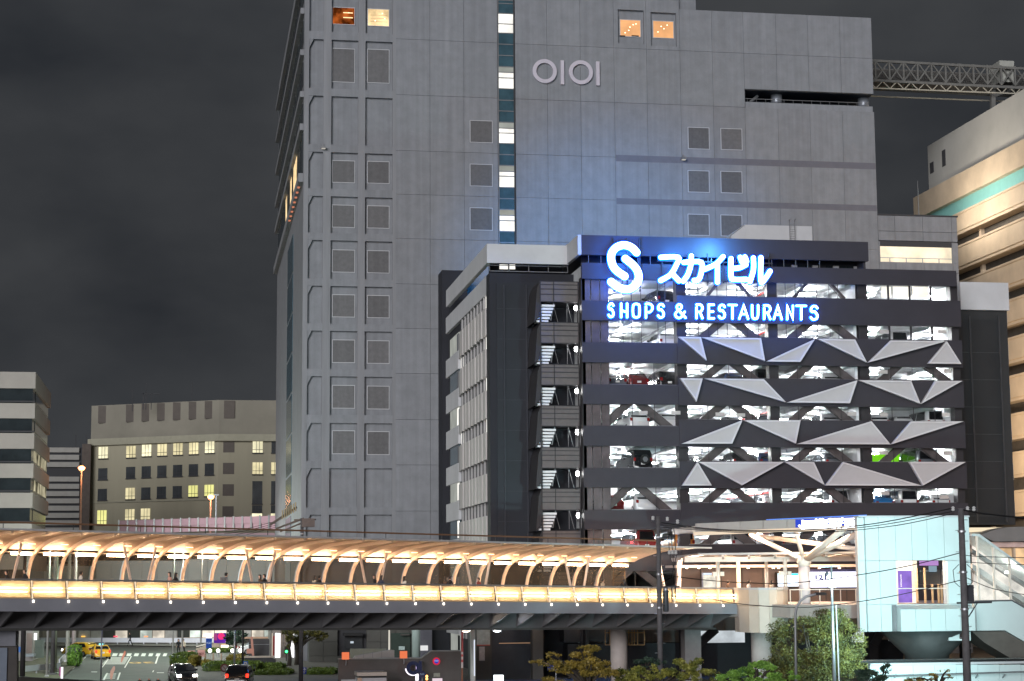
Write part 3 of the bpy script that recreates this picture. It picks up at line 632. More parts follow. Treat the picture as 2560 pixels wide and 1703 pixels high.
# ================================================================== link block between the tower and the store
VL = 190.05
link = thing('link_block', (U(2300, VL, 600), VL, 0), 'plain grey concrete link block with one wide lit window', 'building')
la, lb_ = TU2+.03, U(2396, VL, 650)
B('wall', la, lb_, VL+.3, VL+10, 0, Z(2300, 541, VL), concrete, link)
ZW0, ZW1 = Z(2290, 656, VL), Z(2290, 617, VL); wa, wb = U(2201, VL, 640), U(2381, VL, 640); lt_ = Z(2300, 541, VL)
for j, (a, b) in enumerate(((la, U(2238, VL, 600)), (U(2238, VL, 600), U(2308, VL, 600)), (U(2308, VL, 600), U(2380, VL, 600)), (U(2380, VL, 600), lb_))):
    zj = Z(2300, 580, VL)
    for z0, z1 in ((zj, lt_), (Z(2290, 603, VL), zj), (ZW0-1.1, ZW0), (0, ZW0-1.1)): B('panel', a+.02, b-.02, VL, VL+.29, z0+.02, z1-.02, concrete, link)
B('panel', la, wa, VL, VL+.29, ZW0, ZW1+.5, concrete, link); B('panel', wb, lb_, VL, VL+.29, ZW0, ZW1+.5, concrete, link)
B('window_head', wa, wb, VL+.12, VL+.28, ZW1, Z(2290, 603, VL)-.02, joint_dark, link)
room = E('room_lit', (1, .86, .62), 1.15, .22, .45); B('lit_window', wa, wb, VL+.2, VL+.28, ZW0, ZW1, room, link)
for j in range(4): u = wa+(wb-wa)*(j+.6)/4.4; B('mullion', u-.04, u+.04, VL+.12, VL+.2, ZW0, ZW0+.45, white_frame, link)
B('transom', wa, wb, VL+.13, VL+.2, ZW0+.43, ZW0+.5, white_frame, link)
B('coping', la, lb_+.1, VL-.1, VL+10, lt_, lt_+.15, joint_dark, link)
mast = thing('roof_mast', (U(2297, VL+3, 540), VL+3, lt_), 'thin bare lightning mast on the link block roof', 'mast')
ob('pole', MB().tube([(U(2297, VL+3, 540), VL+3, lt_), (U(2297, VL+3, 540), VL+3, Z(2297, 452, VL+3))], [.06, .02], 6), steel, mast)

# ================================================================== department store on the right
VSO = 216.0; SU = U(2320, VSO, 400)
store = thing('department_store', (SU+10, VSO-30, 0), 'big beige store with stacked ledges, a teal stripe and a white top', 'building')
beige = M('store_beige', (.56, .45, .33), .7, var=.14, scale=.35, streak=False, bump=.1); cream_w = M('store_white', (.46, .45, .42), .7, var=.08, scale=.3); teal = M('store_teal', (.22, .50, .48), .5, var=.06); sdark = M('store_dark_band', (.09, .08, .07), .8, var=.2)
def zu(x, y, du=0): return pu(x, y, SU-du)[1]
zt_, zb1 = zu(2322, 364), zu(2325, 489)
SV0 = 120.0
B('upper_wall', SU, SU+40, SV0, VSO, zb1, zt_, cream_w, store)
for x0, y0, x1, y1 in ((2355, 375, 2365, 416), (2325, 406, 2335, 433)):
    va_, zz1 = pu(x0, y0, SU); vb_2, zz0 = pu(x1, y1, SU); zz1 = pu((x0+x1)/2, y0, SU)[1]; zz0 = pu((x0+x1)/2, y1, SU)[1]
    B('small_window', SU-.05, SU+.02, min(va_, vb_2), max(va_, vb_2), zz0, zz1, joint_dark, store)
zc1, zc0 = zu(2325, 489)-.0, zu(2345, 536)
B('cornice', SU-1.5, SU+40, SV0, VSO+1.5, zc0, zc1, beige, store)
B('teal_band', SU-.9, SU+40, SV0, VSO+.9, zc0-1.7, zc0, teal, store)
z = zc0-1.7
for j in range(14):
    h = 2.9 if j else 2.6
    if z-h < 5: break
    k = MB(); v0, v1 = SV0, VSO+1.2; a = SU-1.6
    k.box(a, SU+40, v0, v1, z-h+.35, z-.35); k.box(a-.12, SU+39.9, v0-.1, v1+.1, z-.35, z-.12); k.box(a+.15, SU+39.8, v0+.1, v1-.15, z-h, z-h+.35)
    ob('ledge', k, beige, store); B('recessed_band', SU-.1, SU+39, SV0, VSO, z-h-1.25, z-h, sdark, store)  # dark tone for the bands between the ledges
    for v in range(140, 215, 12): B('post', SU-.5, SU-.1, v, v+.6, z-h-1.25, z-h, beige, store)
    z -= h+1.25
B('base_wall', SU, SU+40, SV0, VSO, 0, z, beige, store)
for v_, z_, p_ in ((150, 16, 16000), (166, 30, 16000), (182, 18, 12000)): lamp('facade_lamp', (SU-13.5, v_, z_), p_, (1, .78, .55), store, 'SPOT', 1.5, (1, .15, .15), 150)
for v_ in (192.5, 199): lamp('facade_lamp', (80.5, v_, 48.6), 3000, (1, .90, .76), store, 'SPOT', 1.0, (1, -.15, .35), 150)
canopy2 = thing('entrance_canopy', (U(2510, 150, 1340), 150, 0), 'curved grey canopy over the lit store entrance', 'canopy')
k = MB(); pts = [pv(x, y, 150) for x, y in ((2452, 1338), (2470, 1330), (2492, 1323), (2520, 1318), (2590, 1316), (2700, 1320), (2700, 1352), (2486, 1354))]; k.prism(pts, 150, 160); ob('roof', k, M('canopy_grey', (.17, .17, .17), .6, var=.1), canopy2)
R('lit_front', 2486, 1368, 2700, 1450, 156, .3, E('store_lit', (1, .66, .36), .85, .4, .5), canopy2)
R('fascia', 2480, 1355, 2700, 1368, 150.5, 8, M('canopy_pink', (.6, .45, .42), .6), canopy2)
for x in (2500, 2540, 2580): R('post', x, 1354, x+5, 1700, 150.8, .4, beige, canopy2)
R('lit_soffit', 2427, 1319, 2510, 1329, 152, 5, E('soffit_cream', (1, .85, .6), 1.0), canopy2)

# ================================================================== lattice gantry
gan = thing('lattice_gantry', (TU2+8, 200, Z(2300, 232, 200)), 'steel lattice truss gantry spanning from the tower to the store roof', 'truss')
VG = 200.0; truss_m = M('truss_steel', (.13, .127, .12), .6, var=.2, scale=1)
ga, gb = TU2-1, U(2640, VG, 190); zt0, zt1 = Z(2300, 156, VG), Z(2300, 205, VG); n = 16
for v in (VG, VG+3.5):
    k = MB()
    k.bar((ga, v, zt0), (gb, v, zt0-.3), .28); k.bar((ga, v, zt1), (gb, v, zt1-.3), .28)
    ob('chord', k, truss_m, gan)
    for j in range(n):
        u0, u1 = ga+(gb-ga)*j/n, ga+(gb-ga)*(j+1)/n
        k = MB(); k.bar((u0, v, zt0), (u0, v, zt1), .2); k.bar((u0, v, zt0), (u1, v, zt1), .15); k.bar((u0, v+.05, zt1), (u1, v+.05, zt0), .15); ob('web', k, truss_m, gan)
zc_ = zt1-.95
k = MB(); k.bar((ga, VG, zc_), (gb, VG, zc_), .14); k.bar((ga, VG+3.5, zc_), (gb, VG+3.5, zc_), .14)
for j in range(2*n): u0, u1 = ga+(gb-ga)*j/2/n, ga+(gb-ga)*(j+1)/2/n; k.bar((u0, VG, zt1-.1 if j % 2 else zc_), (u1, VG, zc_ if j % 2 else zt1-.1), .1)
ob('lower_web', k, M('truss_pale', (.36, .33, .27), .6, var=.1), gan)
B('deck', ga, gb, VG+.4, VG+3.3, zt1, zt1+.12, M('truss_deck', (.10, .095, .09), .8), gan)
k = MB()
for j in range(26): z = zt1+.2+j*(zt0-zt1-.3)/26; k.box(ga, gb, VG+3.0, VG+3.1, z, z+.035)
ob('slatting', k, M('slat', (.16, .15, .14), .7), gan)
R('support_cabin', 2500, 152, 2536, 205, VG+.5, 3, M('cabin', (.33, .33, .3), .6), gan)
k = MB(); a = pv(2488, 238, VG); k.bar((a[0], VG+1, a[1]-3), (a[0]+.2, VG+1, zt1), .5); k.bar((a[0], VG+1, a[1]), (a[0]+3, VG+1, zt1), .3); ob('bracket', k, truss_m, gan)

# ================================================================== buildings at the left
VA = 236.0
ofc = thing('office_block', (U(40, VA, 1200), VA, 0), 'pale office block with white spandrels and dark ribbon windows', 'building')
ou1 = U(89, VA, 950); ovb = pu(126, 1050, ou1)[0]; off_w = M('office_white', (.31, .285, .26), .7, var=.08, scale=.4); ou0 = ou1-45
BY = [(930, 971), (1008, 1046), (1083, 1122), (1159, 1195), (1232, 1270), (1309, 1348), (1385, 1424)]
B('core', ou0, ou1-.3, VA+.3, ovb-.3, 0, Z(45, 935, VA), glass_dark, ofc)
for y0, y1 in BY:
    z0, z1 = Z(45, y1, VA), Z(45, y0, VA); jx = ou1-4.3*1
    for a, b in ((ou0, ou1-4.32), (ou1-4.28, ou1)): B('spandrel', a, b, VA, VA+.3, z0, z1, off_w, ofc)
    B('side_spandrel', ou1-.3, ou1, VA+.3, ovb, z0, z1, off_w, ofc)
    if y0 == 930: continue
    B('sill', ou0, ou1-.02, VA-.06, VA+.2, z1+.12, z1+.3, joint_dark, ofc)
    for u in (ou1-10.5, ou1-6.8): B('mullion', u-.16, u+.16, VA+.15, VA+.3, z1+.3, z1+3.7, rail_grey, ofc)
    for j in range(5): v = VA+4+j*(ovb-VA-6)/5; B('side_pane', ou1-.31, ou1-.25, v, v+5, z1+.5, z1+2.0, E('office_glint', (1, .9, .6), .35, .9, .35) if y0 in (1159, 1232) else glass_dark, ofc)
VC = 330.0
str_b = thing('striped_block', (U(160, VC, 1250), VC, 0), 'grey block with dark horizontal stripes between two offices', 'building')
sw = M('striped_white', (.30, .29, .27), .7, var=.08)
R('core', 100, 1118, 204, 1600, VC+.5, 20, joint_dark, str_b)
for j in range(19):
    y = 1119+j*18.2
    if j == 3: continue
    R('cladding_strip', 100, y, 198, y+12.2, VC, .5, sw, str_b)
R('service_core', 200, 1110, 222, 1600, VC-1, 18, M('core_brown', (.10, .08, .07), .8, var=.2), str_b)
for x in (188.5, 215): R('aerial', x, 1085, x+1.6, 1119, VC+4, .2, joint_dark, str_b)
VH = 318.0
hq = thing('government_block', (U(420, VH, 1200), VH, 0), 'long beige office block with rows of lit sash windows and a setback top floor', 'building')
hb = M('hq_beige', (.30, .275, .205), .8, var=.12, scale=.15, streak=True); hb2 = M('hq_cornice', (.30, .285, .22), .8, var=.08); hb3 = M('hq_top', (.21, .195, .16), .8, var=.14, scale=.15)
hx0, hx1 = 221, 760
hu0, hu1, hum = U(hx0, VH, 1200), U(hx1, VH, 1200), U(545, VH, 1200)
VH2 = VH+10                                                    # left wing swings back
def hpl(x): 
    if x >= 545: return VH
    u0, v0, u1, v1 = U(221, VH+13, 1200), VH+13, U(545, VH, 1200), VH; mm = (v1-v0)/(u1-u0); kk = U(x, 1, 1200); return (v0-u0*mm)/(1-kk*mm)
def hface(mb, x0, y0, x1, y1, out=0.0, dep=2.0):
    v0, v1 = hpl(x0)-out, hpl(x1)-out
    a0 = pv(x0, y0, v0); a1 = pv(x1, y0, v1); b0 = pv(x0, y1, v0); b1 = pv(x1, y1, v1); k = len(mb.v)
    a0 = (U(x0, v0, 1200), a0[1]); a1 = (U(x1, v1, 1200), a1[1])
    z1 = (a0[1]+a1[1])/2; z0 = (b0[1]+b1[1])/2
    if x1-x0 > 200: z1, z0 = a1[1], b1[1]
    if x0 == 545: z1, z0 = a0[1], b0[1]
    for dv in (0, dep): mb.v += [(a0[0], v0+dv, z1), (a1[0], v1+dv, z1), (a1[0], v1+dv, z0), (a0[0], v0+dv, z0)]
    mb.f += [tuple(k+i for i in q) for q in ((3,2,1,0),(4,5,6,7),(0,1,5,4),(1,2,6,5),(2,3,7,6),(3,0,4,7))]; return mb
wall_z = [(221, 1105, 545, 1590), (545, 1089, 760, 1590)]
k = MB(); hface(k, 223, 1103, 545, 1590, 0, 25); hface(k, 545, 1103, 760, 1590, 0, 25); ob('wall', k, hb, hq)
k = MB(); hface(k, 217, 1085, 545, 1102, .8, 26); hface(k, 545, 1085, 760, 1102, .8, 26); ob('cornice', k, hb2, hq)
k = MB(); hface(k, 217, 1247, 545, 1250, .25, 2); ob('string_course', k, hb2, hq)
k = MB(); hface(k, 225, 1000, 545, 1092, -3, 20); hface(k, 545, 1000, 760, 1092, -3, 20); ob('attic_wall', k, hb3, hq)
hl = [E('hq_lit_a', (1, .93, .62), 1.15, .3, .35), E('hq_lit_b', (1, .88, .52), .85, .3, .35), E('hq_lit_c', (.95, .92, .34), .85, .2, .3)]; hg = M('hq_glass', (.05, .055, .06), .2, var=.4, scale=.3, spec=.6); shut = M('hq_shutter', (.085, .07, .06), .6, var=.1)
def hwin(x0, y0, x1, y1, mt, mull=True):
    k = MB(); hface(k, x0, y0, x1, y1, .06, .3); wn = ob('window', k, mt, hq)
    if mull:
        k = MB()
        for t in (.36, .68): hface(k, x0+(x1-x0)*t-.5, y0, x0+(x1-x0)*t+.5, y1, .14, .07)
        hface(k, x0, y0+(y1-y0)*.72-.5, x1, y0+(y1-y0)*.72+.6, .16, .07); hface(k, x0-1, y1, x1+1, y1+2.6, .3, .3); ob('sash', k, joint_dark, wn)
HX = [256.5, 326, 365, 404, 443.5, 483, 523]
def zz(p): return 850+p/2.946
for i, x in enumerate(HX):
    dy = -i*2.0 if i else 3
    y1 = zz(788 if i == 0 else (782, 772, 768, 762, 757, 748)[i-1]); hwin(x-11.5, y1, x+11.5, y1+28.5, hl[0] if i in (0, 2, 6) else hl[1])
    y2 = zz(945 if i == 0 else (935, 930, 925, 920, 915, 910)[i-1]); hwin(x-11.5, y2, x+11.5, y2+28, hg)
    y3 = zz(1097 if i == 0 else (1090, 1086, 1080, 1076, 1072, 1067)[i-1]); hwin(x-11.5, y3, x+11.5, y3+28, hl[2] if i in (5, 6) else (hl[1] if i == 1 else hg))
    if i < 3: y4 = zz((1255, 1247, 1242)[i]); hwin(x-11.5, y4, x+11.5, y4+(36 if i == 0 else 27), hl[2] if i == 0 else hl[1])
    za = Z(545, 1000, VH+3); va = hpl(x)+2.8; B('attic_louvre', U(x-12.5, va), U(x+12.5, va), va, va+.4, za-3.1, za-.12, shut, hq)
za = Z(545, 1000, VH+3); B('attic_louvre', U(559, VH+2.8), U(586, VH+2.8), VH+2.8, VH+3.2, za-3.1, za-.12, shut, hq)
for y0, y1 in ((750, 828), (905, 988), (1063, 1148), (1225, 1300)): hwin(557, zz(y0), 585, zz(y1), shut, False)
for x0, x1 in ((631, 656), (678, 700), (726, 750)):
    hwin(x0, zz(748), x1, zz(830), hl[0] if x0 == 631 else hg); hwin(x0, zz(902), x1, zz(988), hl[1]); hwin(x0, zz(1040), x1, zz(1205), hg); hwin(x0, zz(1218), x1, zz(1270), hg); hwin(x0, zz(1272), x1, zz(1300), hl[0], False)
for x, y0, y1 in ((331, 975, 1014), (365, 958, 1010), (378, 985, 1010), (480, 955, 1004)): 
    u, z = pv(x, y1, VH+6); an = thing('roof_aerial', (u, VH+6, z-1), {331: 'short whip aerial at the end of the beige office roof', 365: 'tall thin aerial beside the frame on the beige office roof', 378: 'square antenna frame on the beige office roof', 480: 'lone whip aerial mid roof of the beige office'}[x], 'aerial')
    k = MB().tube([(u, VH+6, z-1), (u, VH+6, Z(x, y0, VH+6))], .07, 5)
    if x == 378: k.box(u-1.4, u+1.4, VH+5.9, VH+6.1, Z(x, 986, VH+6), Z(x, 984, VH+6)); k.box(u-1.4, u-1.25, VH+5.9, VH+6.1, z-1, Z(x, 984, VH+6))
    ob('pole', k, joint_dark, an)

# ================================================================== elevated expressway with sound barrier
VE = 262.0
exp = thing('expressway_viaduct', (U(500, VE, 1320), VE, 0), 'elevated expressway with a pink lit sound barrier above pale girders', 'viaduct')
barrier = M('barrier_pink', (.40, .26, .30), .35, var=.12, scale=.2); exw = M('viaduct_white', (.60, .68, .72), .6, var=.1, scale=.2)
bp0, bp1 = pv(297, 1313, VE), pv(700, 1292, VE-14)
nb = 21
for j in range(nb):
    t0, t1 = j/nb, (j+1)/nb; x0, x1 = 297+(760-297)*t0, 297+(760-297)*t1; va, vc = VE-16*t0, VE-16*t1
    ya, yb_ = 1302-15*t0, 1302-15*t1
    a = pv(x0, ya, va); b = pv(x1, yb_, vc); c = pv(x1, yb_+17, vc); d = pv(x0, ya+17, va); e_ = pv(x0, ya+19+14, va); f_ = pv(x1, yb_+19+14, vc)
    k = MB(); k.quad((d[0]+.05, va, d[1]), (c[0]-.05, vc, c[1]), (b[0]-.05, vc, b[1]), (a[0]+.05, va, a[1])); p = ob('barrier_panel', k, barrier, exp); 
    k = MB(); k.bar((a[0], va-.05, e_[1]), (a[0], va-.05, a[1]+.1), .22); ob('barrier_post', k, rail_grey, exp)
    k = MB(); k.quad((e_[0], va+.3, e_[1]-.0), (f_[0], vc+.3, f_[1]), (c[0], vc+.3, c[1]), (d[0], va+.3, d[1])); ob('parapet', k, barrier, exp)
for x0, x1, y0, y1, v in ((60, 240, 1415, 1450, VE), (240, 470, 1402, 1450, VE-3), (470, 760, 1398, 1450, VE-6)):
    for j in range(6):
        a_, b_ = x0+(x1-x0)*j/6, x0+(x1-x0)*(j+1)/6; R('girder_panel', a_+.3, y0, b_-.3, y1, v, 3, exw, exp)
    R('girder_flange', x0, y1, x1, y1+6, v-.5, 5, exw, exp)
R('deck_edge', 100, 1333, 760, 1345, VE+1, 8, barrier, exp)
R('soffit', -80, 1345, 760, 1400, VE+14, 3, M('viaduct_dark', (.14, .13, .12), .8, var=.2, scale=.2), exp)  # dark panel below the deck edge
for x in (30, 200, 420, 640): R('pier', x, 1440, x+16, 1625, VE+4, 3, exw, exp)
for x, ytop, dx in ((204, 1174, 0), (527, 1246, 0)):
    v = 270.0; u = U(x, v, ytop); zt = Z(x, ytop, v); sl = thing('sodium_lamp', (u, v, 14), 'orange glowing sodium street lamp ' + ('before the striped block' if x < 300 else 'above the pink sound barrier'), 'street lamp', 'orange expressway lamps')
    ob('pole', MB().tube([(u, v, 14), (u, v, zt)], [.17, .10], 8), M('sodium_pole', (.5, .35, .28), .5), sl)
    ob('lamp_head', MB().tube([(u, v, zt-.1), (u, v, zt+.25), (u, v, zt+.5)], [.3, .5, .2], 10), E('sodium', (1, .30, .10), 12), sl, True)
    lamp('sodium_light', (u, v-1.5, zt-.5), 500, (1, .45, .2), sl, radius=.4)
v = 262.0; u = U(540.5, v, 1240); sl = thing('street_lamp', (u, v, 14), 'slim unlit grey street lamp beside the orange one on the expressway', 'street lamp')
ob('pole', MB().tube([(u, v, 8), (u, v, Z(540, 1239, v))], [.13, .07], 7), steel, sl); ob('lamp_head', MB().box(u-.35, u+.35, v-.2, v+.2, Z(540, 1239, v), Z(540, 1236, v)), steel, sl)
# ================================================================== footbridge
BP0 = Vector((-9.05, 113.05)); BT = Vector((.92575, .37813)); BN = Vector((-.37813, .92575)); BS = 2.0983
def bdeck(i): return 6.92-.0357*i
def bp(i, w_, h):
    p = BP0+BT*BS*i+BN*w_; return Vector((p.x, p.y, bdeck(i)+h))
def bfind(x, y, w_):
    d = ray(x, y); dn = Vector((d.x, d.y)); base = BP0+BN*w_; kk = base.dot(BN)/dn.dot(BN); p = dn*kk; return (p-BP0).dot(BT)/BS
I0, I1 = -7, 24.6
bridge = thing('footbridge', (BP0.x, BP0.y, 0), 'long covered footbridge with curved cream ribs and warm lit glass railing', 'footbridge')
def strip(mb, prof, i0, i1, n=8, closed=True):               # sweep a (w,h) profile along the bridge
    k = len(mb.v); m_ = len(prof)
    for a in range(n+1):
        i = i0+(i1-i0)*a/n
        for w_, h in prof: mb.v.append(tuple(bp(i, w_, h)))
    for a in range(n):
        for b in range(m_ if closed else m_-1): mb.f.append((k+a*m_+b, k+a*m_+(b+1)%m_, k+(a+1)*m_+(b+1)%m_, k+(a+1)*m_+b))
    if closed: mb.f += [tuple(k+b for b in range(m_))[::-1], tuple(k+n*m_+b for b in range(m_))]
    return mb
ob('deck', strip(MB(), [(-.2, -.3), (12.2, -.3), (12.2, 0), (-.2, 0)], I0, I1), M('deck_paving', (.42, .38, .34), .6, var=.15, scale=1.2), bridge)
ob('fascia', strip(MB(), [(-.42, -.72), (-.2, -.72), (-.2, .02), (-.42, .02)], I0, I1), girder_grey, bridge)
ob('kerb_strip', strip(MB(), [(-.2, .001), (.1, .001), (.1, .10), (-.2, .10)], I0, I1), M('kerb_bronze', (.45, .30, .16), .5, var=.1), bridge)
ob('fascia', strip(MB(), [(12.2, -.72), (12.4, -.72), (12.4, .02), (12.2, .02)], I0, I1), girder_grey, bridge)
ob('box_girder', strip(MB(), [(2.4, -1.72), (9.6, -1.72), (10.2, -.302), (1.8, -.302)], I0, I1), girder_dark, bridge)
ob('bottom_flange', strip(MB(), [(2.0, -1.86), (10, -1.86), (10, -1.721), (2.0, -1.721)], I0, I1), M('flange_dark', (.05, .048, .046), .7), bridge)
for i in range(I0, 25):
    k = MB(); c = i+.5
    if c > I1: break
    a, b, d = bp(c, -.2, -.70), bp(c, 2.39, -1.70), bp(c, 1.8, -.304); e = bp(c, -.2, -.304); t = Vector((BT.x, BT.y, 0))*.06
    q = len(k.v)
    for s_ in (-1, 1): k.v += [tuple(p+t*s_) for p in (a, b, d, e)]
    k.f += [(0,1,2,3), (7,6,5,4), (0,4,5,1), (1,5,6,2), (2,6,7,3), (3,7,4,0)]; ob('bracket', k, girder_dark, bridge)
post_e = E('post_glow', (1, .80, .55), 1.1); foot_e = E('foot_lamp', (1, .9, .75), 4); pane_m = G('rail_glass', (1, .84, .58), .42, .5, (1, .88, .68), True); led_e = E('rail_led', (1, .79, .50), 25)
glow_m = G('curved_glass', (.5, .45, .38), .07, .05, (.30, .29, .26))
ob('handrail', strip(MB(), [(-.08, 1.06), (.12, 1.06), (.12, 1.16), (-.08, 1.16)], I0, I1), rail_grey, bridge)
for i in range(I0, 25):
    k = MB().bar(bp(i, -.3, -.1), bp(i, -.02, 1.06), .05, .10, up=BN.to_3d()); ps = ob('railing_post', k, post_e, bridge)  # glow put into the whole post for the light of its foot lamp
    k = MB().tube([bp(i, -.46, -.2), bp(i, -.46, -.06)], .06, 8); ob('foot_lamp', k, foot_e, ps)
    j1 = min(i+1, I1)
    k = MB(); a, b = bp(i+.04, -.16, .08), bp(j1-.04, -.16, .08); c, d = bp(j1-.04, -.01, 1.04), bp(i+.04, -.01, 1.04); k.quad(a, b, c, d); ob('glass_panel', k, pane_m, bridge)
    for h in (.63, .41): ob('led_rail', MB().bar(bp(i+.08, .16, h), bp(i+.9, .16, h), .04, .05), led_e, bridge)
    ob('guide_rail', MB().bar(bp(i, .2, .64), bp(j1, .2, .64), .035), cream, bridge)
# ribs, roof and glass on the far side
PROF = [(11.55, -.2), (11.5, .5), (11.42, 1.35), (11.2, 1.95), (10.8, 2.5), (10.35, 2.85), (9.85, 3.08), (9.2, 3.28), (8.4, 3.45), (7.0, 3.70), (5.6, 3.83), (4.2, 3.90), (2.7, 3.94), (1.2, 3.95)]
RD = [.24]*8+[.23, .22, .21, .20, .18, .14]
RIBS = [1.6+q for q in range(-8, 22)]
rib_m = M('rib_cream', (.74, .60, .48), .45, var=.05)
def ribmesh(c):
    k = MB(); n = len(PROF); t = Vector((BT.x, BT.y, 0))*.07
    for a, (w_, h) in enumerate(PROF):
        p0 = PROF[max(a-1, 0)]; p1 = PROF[min(a+1, n-1)]; dx, dy = p1[0]-p0[0], p1[1]-p0[1]; L = math.hypot(dx, dy); nx, ny = dy/L, -dx/L
        if a == 0: nx, ny = -1, 0
        sgn = 1 if ny <= 0 or nx < 0 else 1
        wi, hi = w_+(-abs(nx))*RD[a], h-abs(ny)*RD[a]
        for s_ in (-1, 1):
            k.v.append(tuple(bp(c, w_, h)+t*s_)); k.v.append(tuple(bp(c, wi, hi)+t*s_))
    for a in range(n-1):
        o = 4*a; k.f += [(o, o+2, o+6, o+4), (o+1, o+5, o+7, o+3), (o, o+4, o+5, o+1), (o+2, o+3, o+7, o+6)]
    k.f += [(0, 1, 3, 2), (4*n-4, 4*n-2, 4*n-1, 4*n-3)]; return k
lit_strip = E('bridge_tube', (1, .61, .35), 66); tube_reflection = E('bridge_tube_reflection', (1, .62, .34), 5)
for c in RIBS:
    ob('rib', ribmesh(c), rib_m, bridge)
    k = MB(); q = PROF[6:]; 
    e_ = c+1 if c != RIBS[-1] else c+1.2
    strip(k, [(w_, h+.02) for w_, h in q]+[(w_, h+.10) for w_, h in q[::-1]], c, e_, 1); ob('roof_panel', k, M('roof_skin', (.50, .40, .32), .5, var=.10, scale=.6), bridge)
    k = MB(); strip(k, [(w_+.02, h+.02) for w_, h in PROF[1:7]], c+.06, e_-.06, 1, False); ob('curved_glass', k, glow_m, bridge)
    ob('ceiling_light', MB().bar(bp(c+.24, 9.75, 2.80), bp(c+.86, 9.75, 2.80), .16, .10), lit_strip, bridge)
    ob('ceiling_light', MB().bar(bp(c+.5, 8.1, 3.40), bp(c+.72, 8.1, 3.40), .08, .04), tube_reflection, bridge)  # small glowing bar stands in for the tube's reflection under the roof
    ob('light_tray', MB().bar(bp(c+.05, 9.95, 2.93), bp(c+.95, 9.95, 2.93), .3, .05), cream, bridge)
ob('roof_edge', strip(MB(), [(.2, 3.93), (1.3, 3.96), (1.3, 4.06), (.2, 4.05)], RIBS[0], RIBS[-1]+1.2), M('edge_grey', (.3, .29, .29), .5), bridge)
ob('far_rail', strip(MB(), [(11.1, 1.05), (11.2, 1.05), (11.2, 1.12), (11.1, 1.12)], I0, I1), rail_grey, bridge)
ob('roof_pipe', MB().tube([bp(i, .9, 4.42) for i in range(I0, 23)], .06, 6), M('pipe_copper', (.22, .12, .07), .4, metal=.3, var=.1), bridge)
for i in range(I0, 23, 2): ob('pipe_post', MB().bar(bp(i+.3, .9, 4.02), bp(i+.3, .9, 4.4), .05), dark_steel, bridge)
for xa in (10, 350, 652, 933, 1195, 1442, 1675):
    c = bfind(xa, 1380, 8.4)
    for s_ in (-1, 1): ob('strut', MB().bar(bp(c+.52*s_, 8.4, 3.42), bp(c+.16*s_, 8.4, 0), .13), M('strut_cream', (.62, .52, .47), .5), bridge)
def pier(i, w_, r_, zt, label_=None):
    p = bp(i, w_, 0); return MB().tube([(p.x, p.y, 0), (p.x, p.y, zt)], r_, 20)
pc = M('pier_concrete', (.38, .33, .31), .7, var=.15, scale=.8)
ob('pier', pier(bfind(1547, 1600, 6), 6, .62, bdeck(20)-1.86), pc, bridge, True)
p = bp(bfind(1727, 1600, 6), 6, 0); ob('pier', MB().box(p.x-.62, p.x+.62, p.y-.6, p.y+.6, 0, bdeck(23)-1.86), M('pier_dark', (.17, .15, .15), .7, var=.15), bridge)
p = bp(bfind(4, 1600, 4), 4, 0); ob('pier', MB().box(p.x-1.6, p.x+.9, p.y-1, p.y+1, 0, bdeck(0)-1.86), M('pier_grey', (.13, .13, .15), .7, var=.12), bridge)

# ================================================================== station plaza at the bridge end
VW = 120.0
plz = thing('plaza_deck', (U(1950, 132, 1510), 132, 0), 'raised station plaza with rounded pale parapet and cream canopy columns', 'walkway')
ZD = 6.02
pe0, pe1 = bp(I1, 0, 0), bp(I1, 12.2, 0)
P_ = lambda x, y, z=ZD: Vector(pg(x, y, z))
ob('deck', MB().slab([(pe0.x, pe0.y), (U(1975, 127, 1500), 127), (U(2150, 122.5, 1500), 122.5), (U(2440, 124, 1500), 124), (U(2440, 146, 1500), 146.5), (pe1.x, 146.5), (pe1.x, pe1.y)], ZD-.9, ZD), M('plaza_paving', (.3, .27, .25), .6, var=.1), plz)
# rounded parapet drum
drum = M('drum_panel', (.55, .48, .41), .6, var=.08, scale=.6)
dr = [(1836, 133.2), (1848, 131.6), (1873, 129.9), (1897, 129.0), (1923, 128.6), (1941, 128.9), (1959, 129.8), (1970, 131.2)]
pts = [Vector((U(x, v, 1500), v)) for x, v in dr]
for a in range(len(pts)-1):
    p, q = pts[a], pts[a+1]; d = (q-p).normalized()*.02; p, q = p+d, q-d; nrm = Vector((-(q-p).y, (q-p).x)).normalized()*.2
    for z0, z1 in ((4.05, 5.9), (5.94, 7.05)): ob('drum_panel', MB().slab([tuple(p), tuple(q), tuple(q+nrm), tuple(p+nrm)], z0, z1), drum, plz)
    ob('coping', MB().slab([tuple(p-nrm*.2), tuple(q-nrm*.2), tuple(q+nrm*1.3), tuple(p+nrm*1.3)], 7.05, 7.2), white_paint, plz)
c_ = Vector((U(1903, 134, 1600), 134)); ob('drum_column', MB().tube([(c_.x, c_.y, 0), (c_.x, c_.y, ZD-.9)], .75, 20), pc, plz, True)
R('edge_beam', 1972, 1510, 2152, 1545, 127.5, .5, M('edge_panel', (.30, .29, .28), .6), plz)
for j in range(4): x = 1976+j*42; R('edge_panel', x+.4, 1511, x+41.6, 1546, 127.4, .1, white_paint, plz)
R('back_wall', 1690, 1412, 2150, 1520, 147, .4, M('plaza_wall', (.085, .065, .062), .7, var=.15, scale=.8), plz)
for j in range(9): x = 1700+j*52; R('wall_batten', x, 1413, x+1.2, 1519, 146.93, .07, joint_dark, plz)
roof2 = M('plaza_roof', (.66, .54, .47), .5, var=.06)
zr2 = Z(1900, 1418, 146)
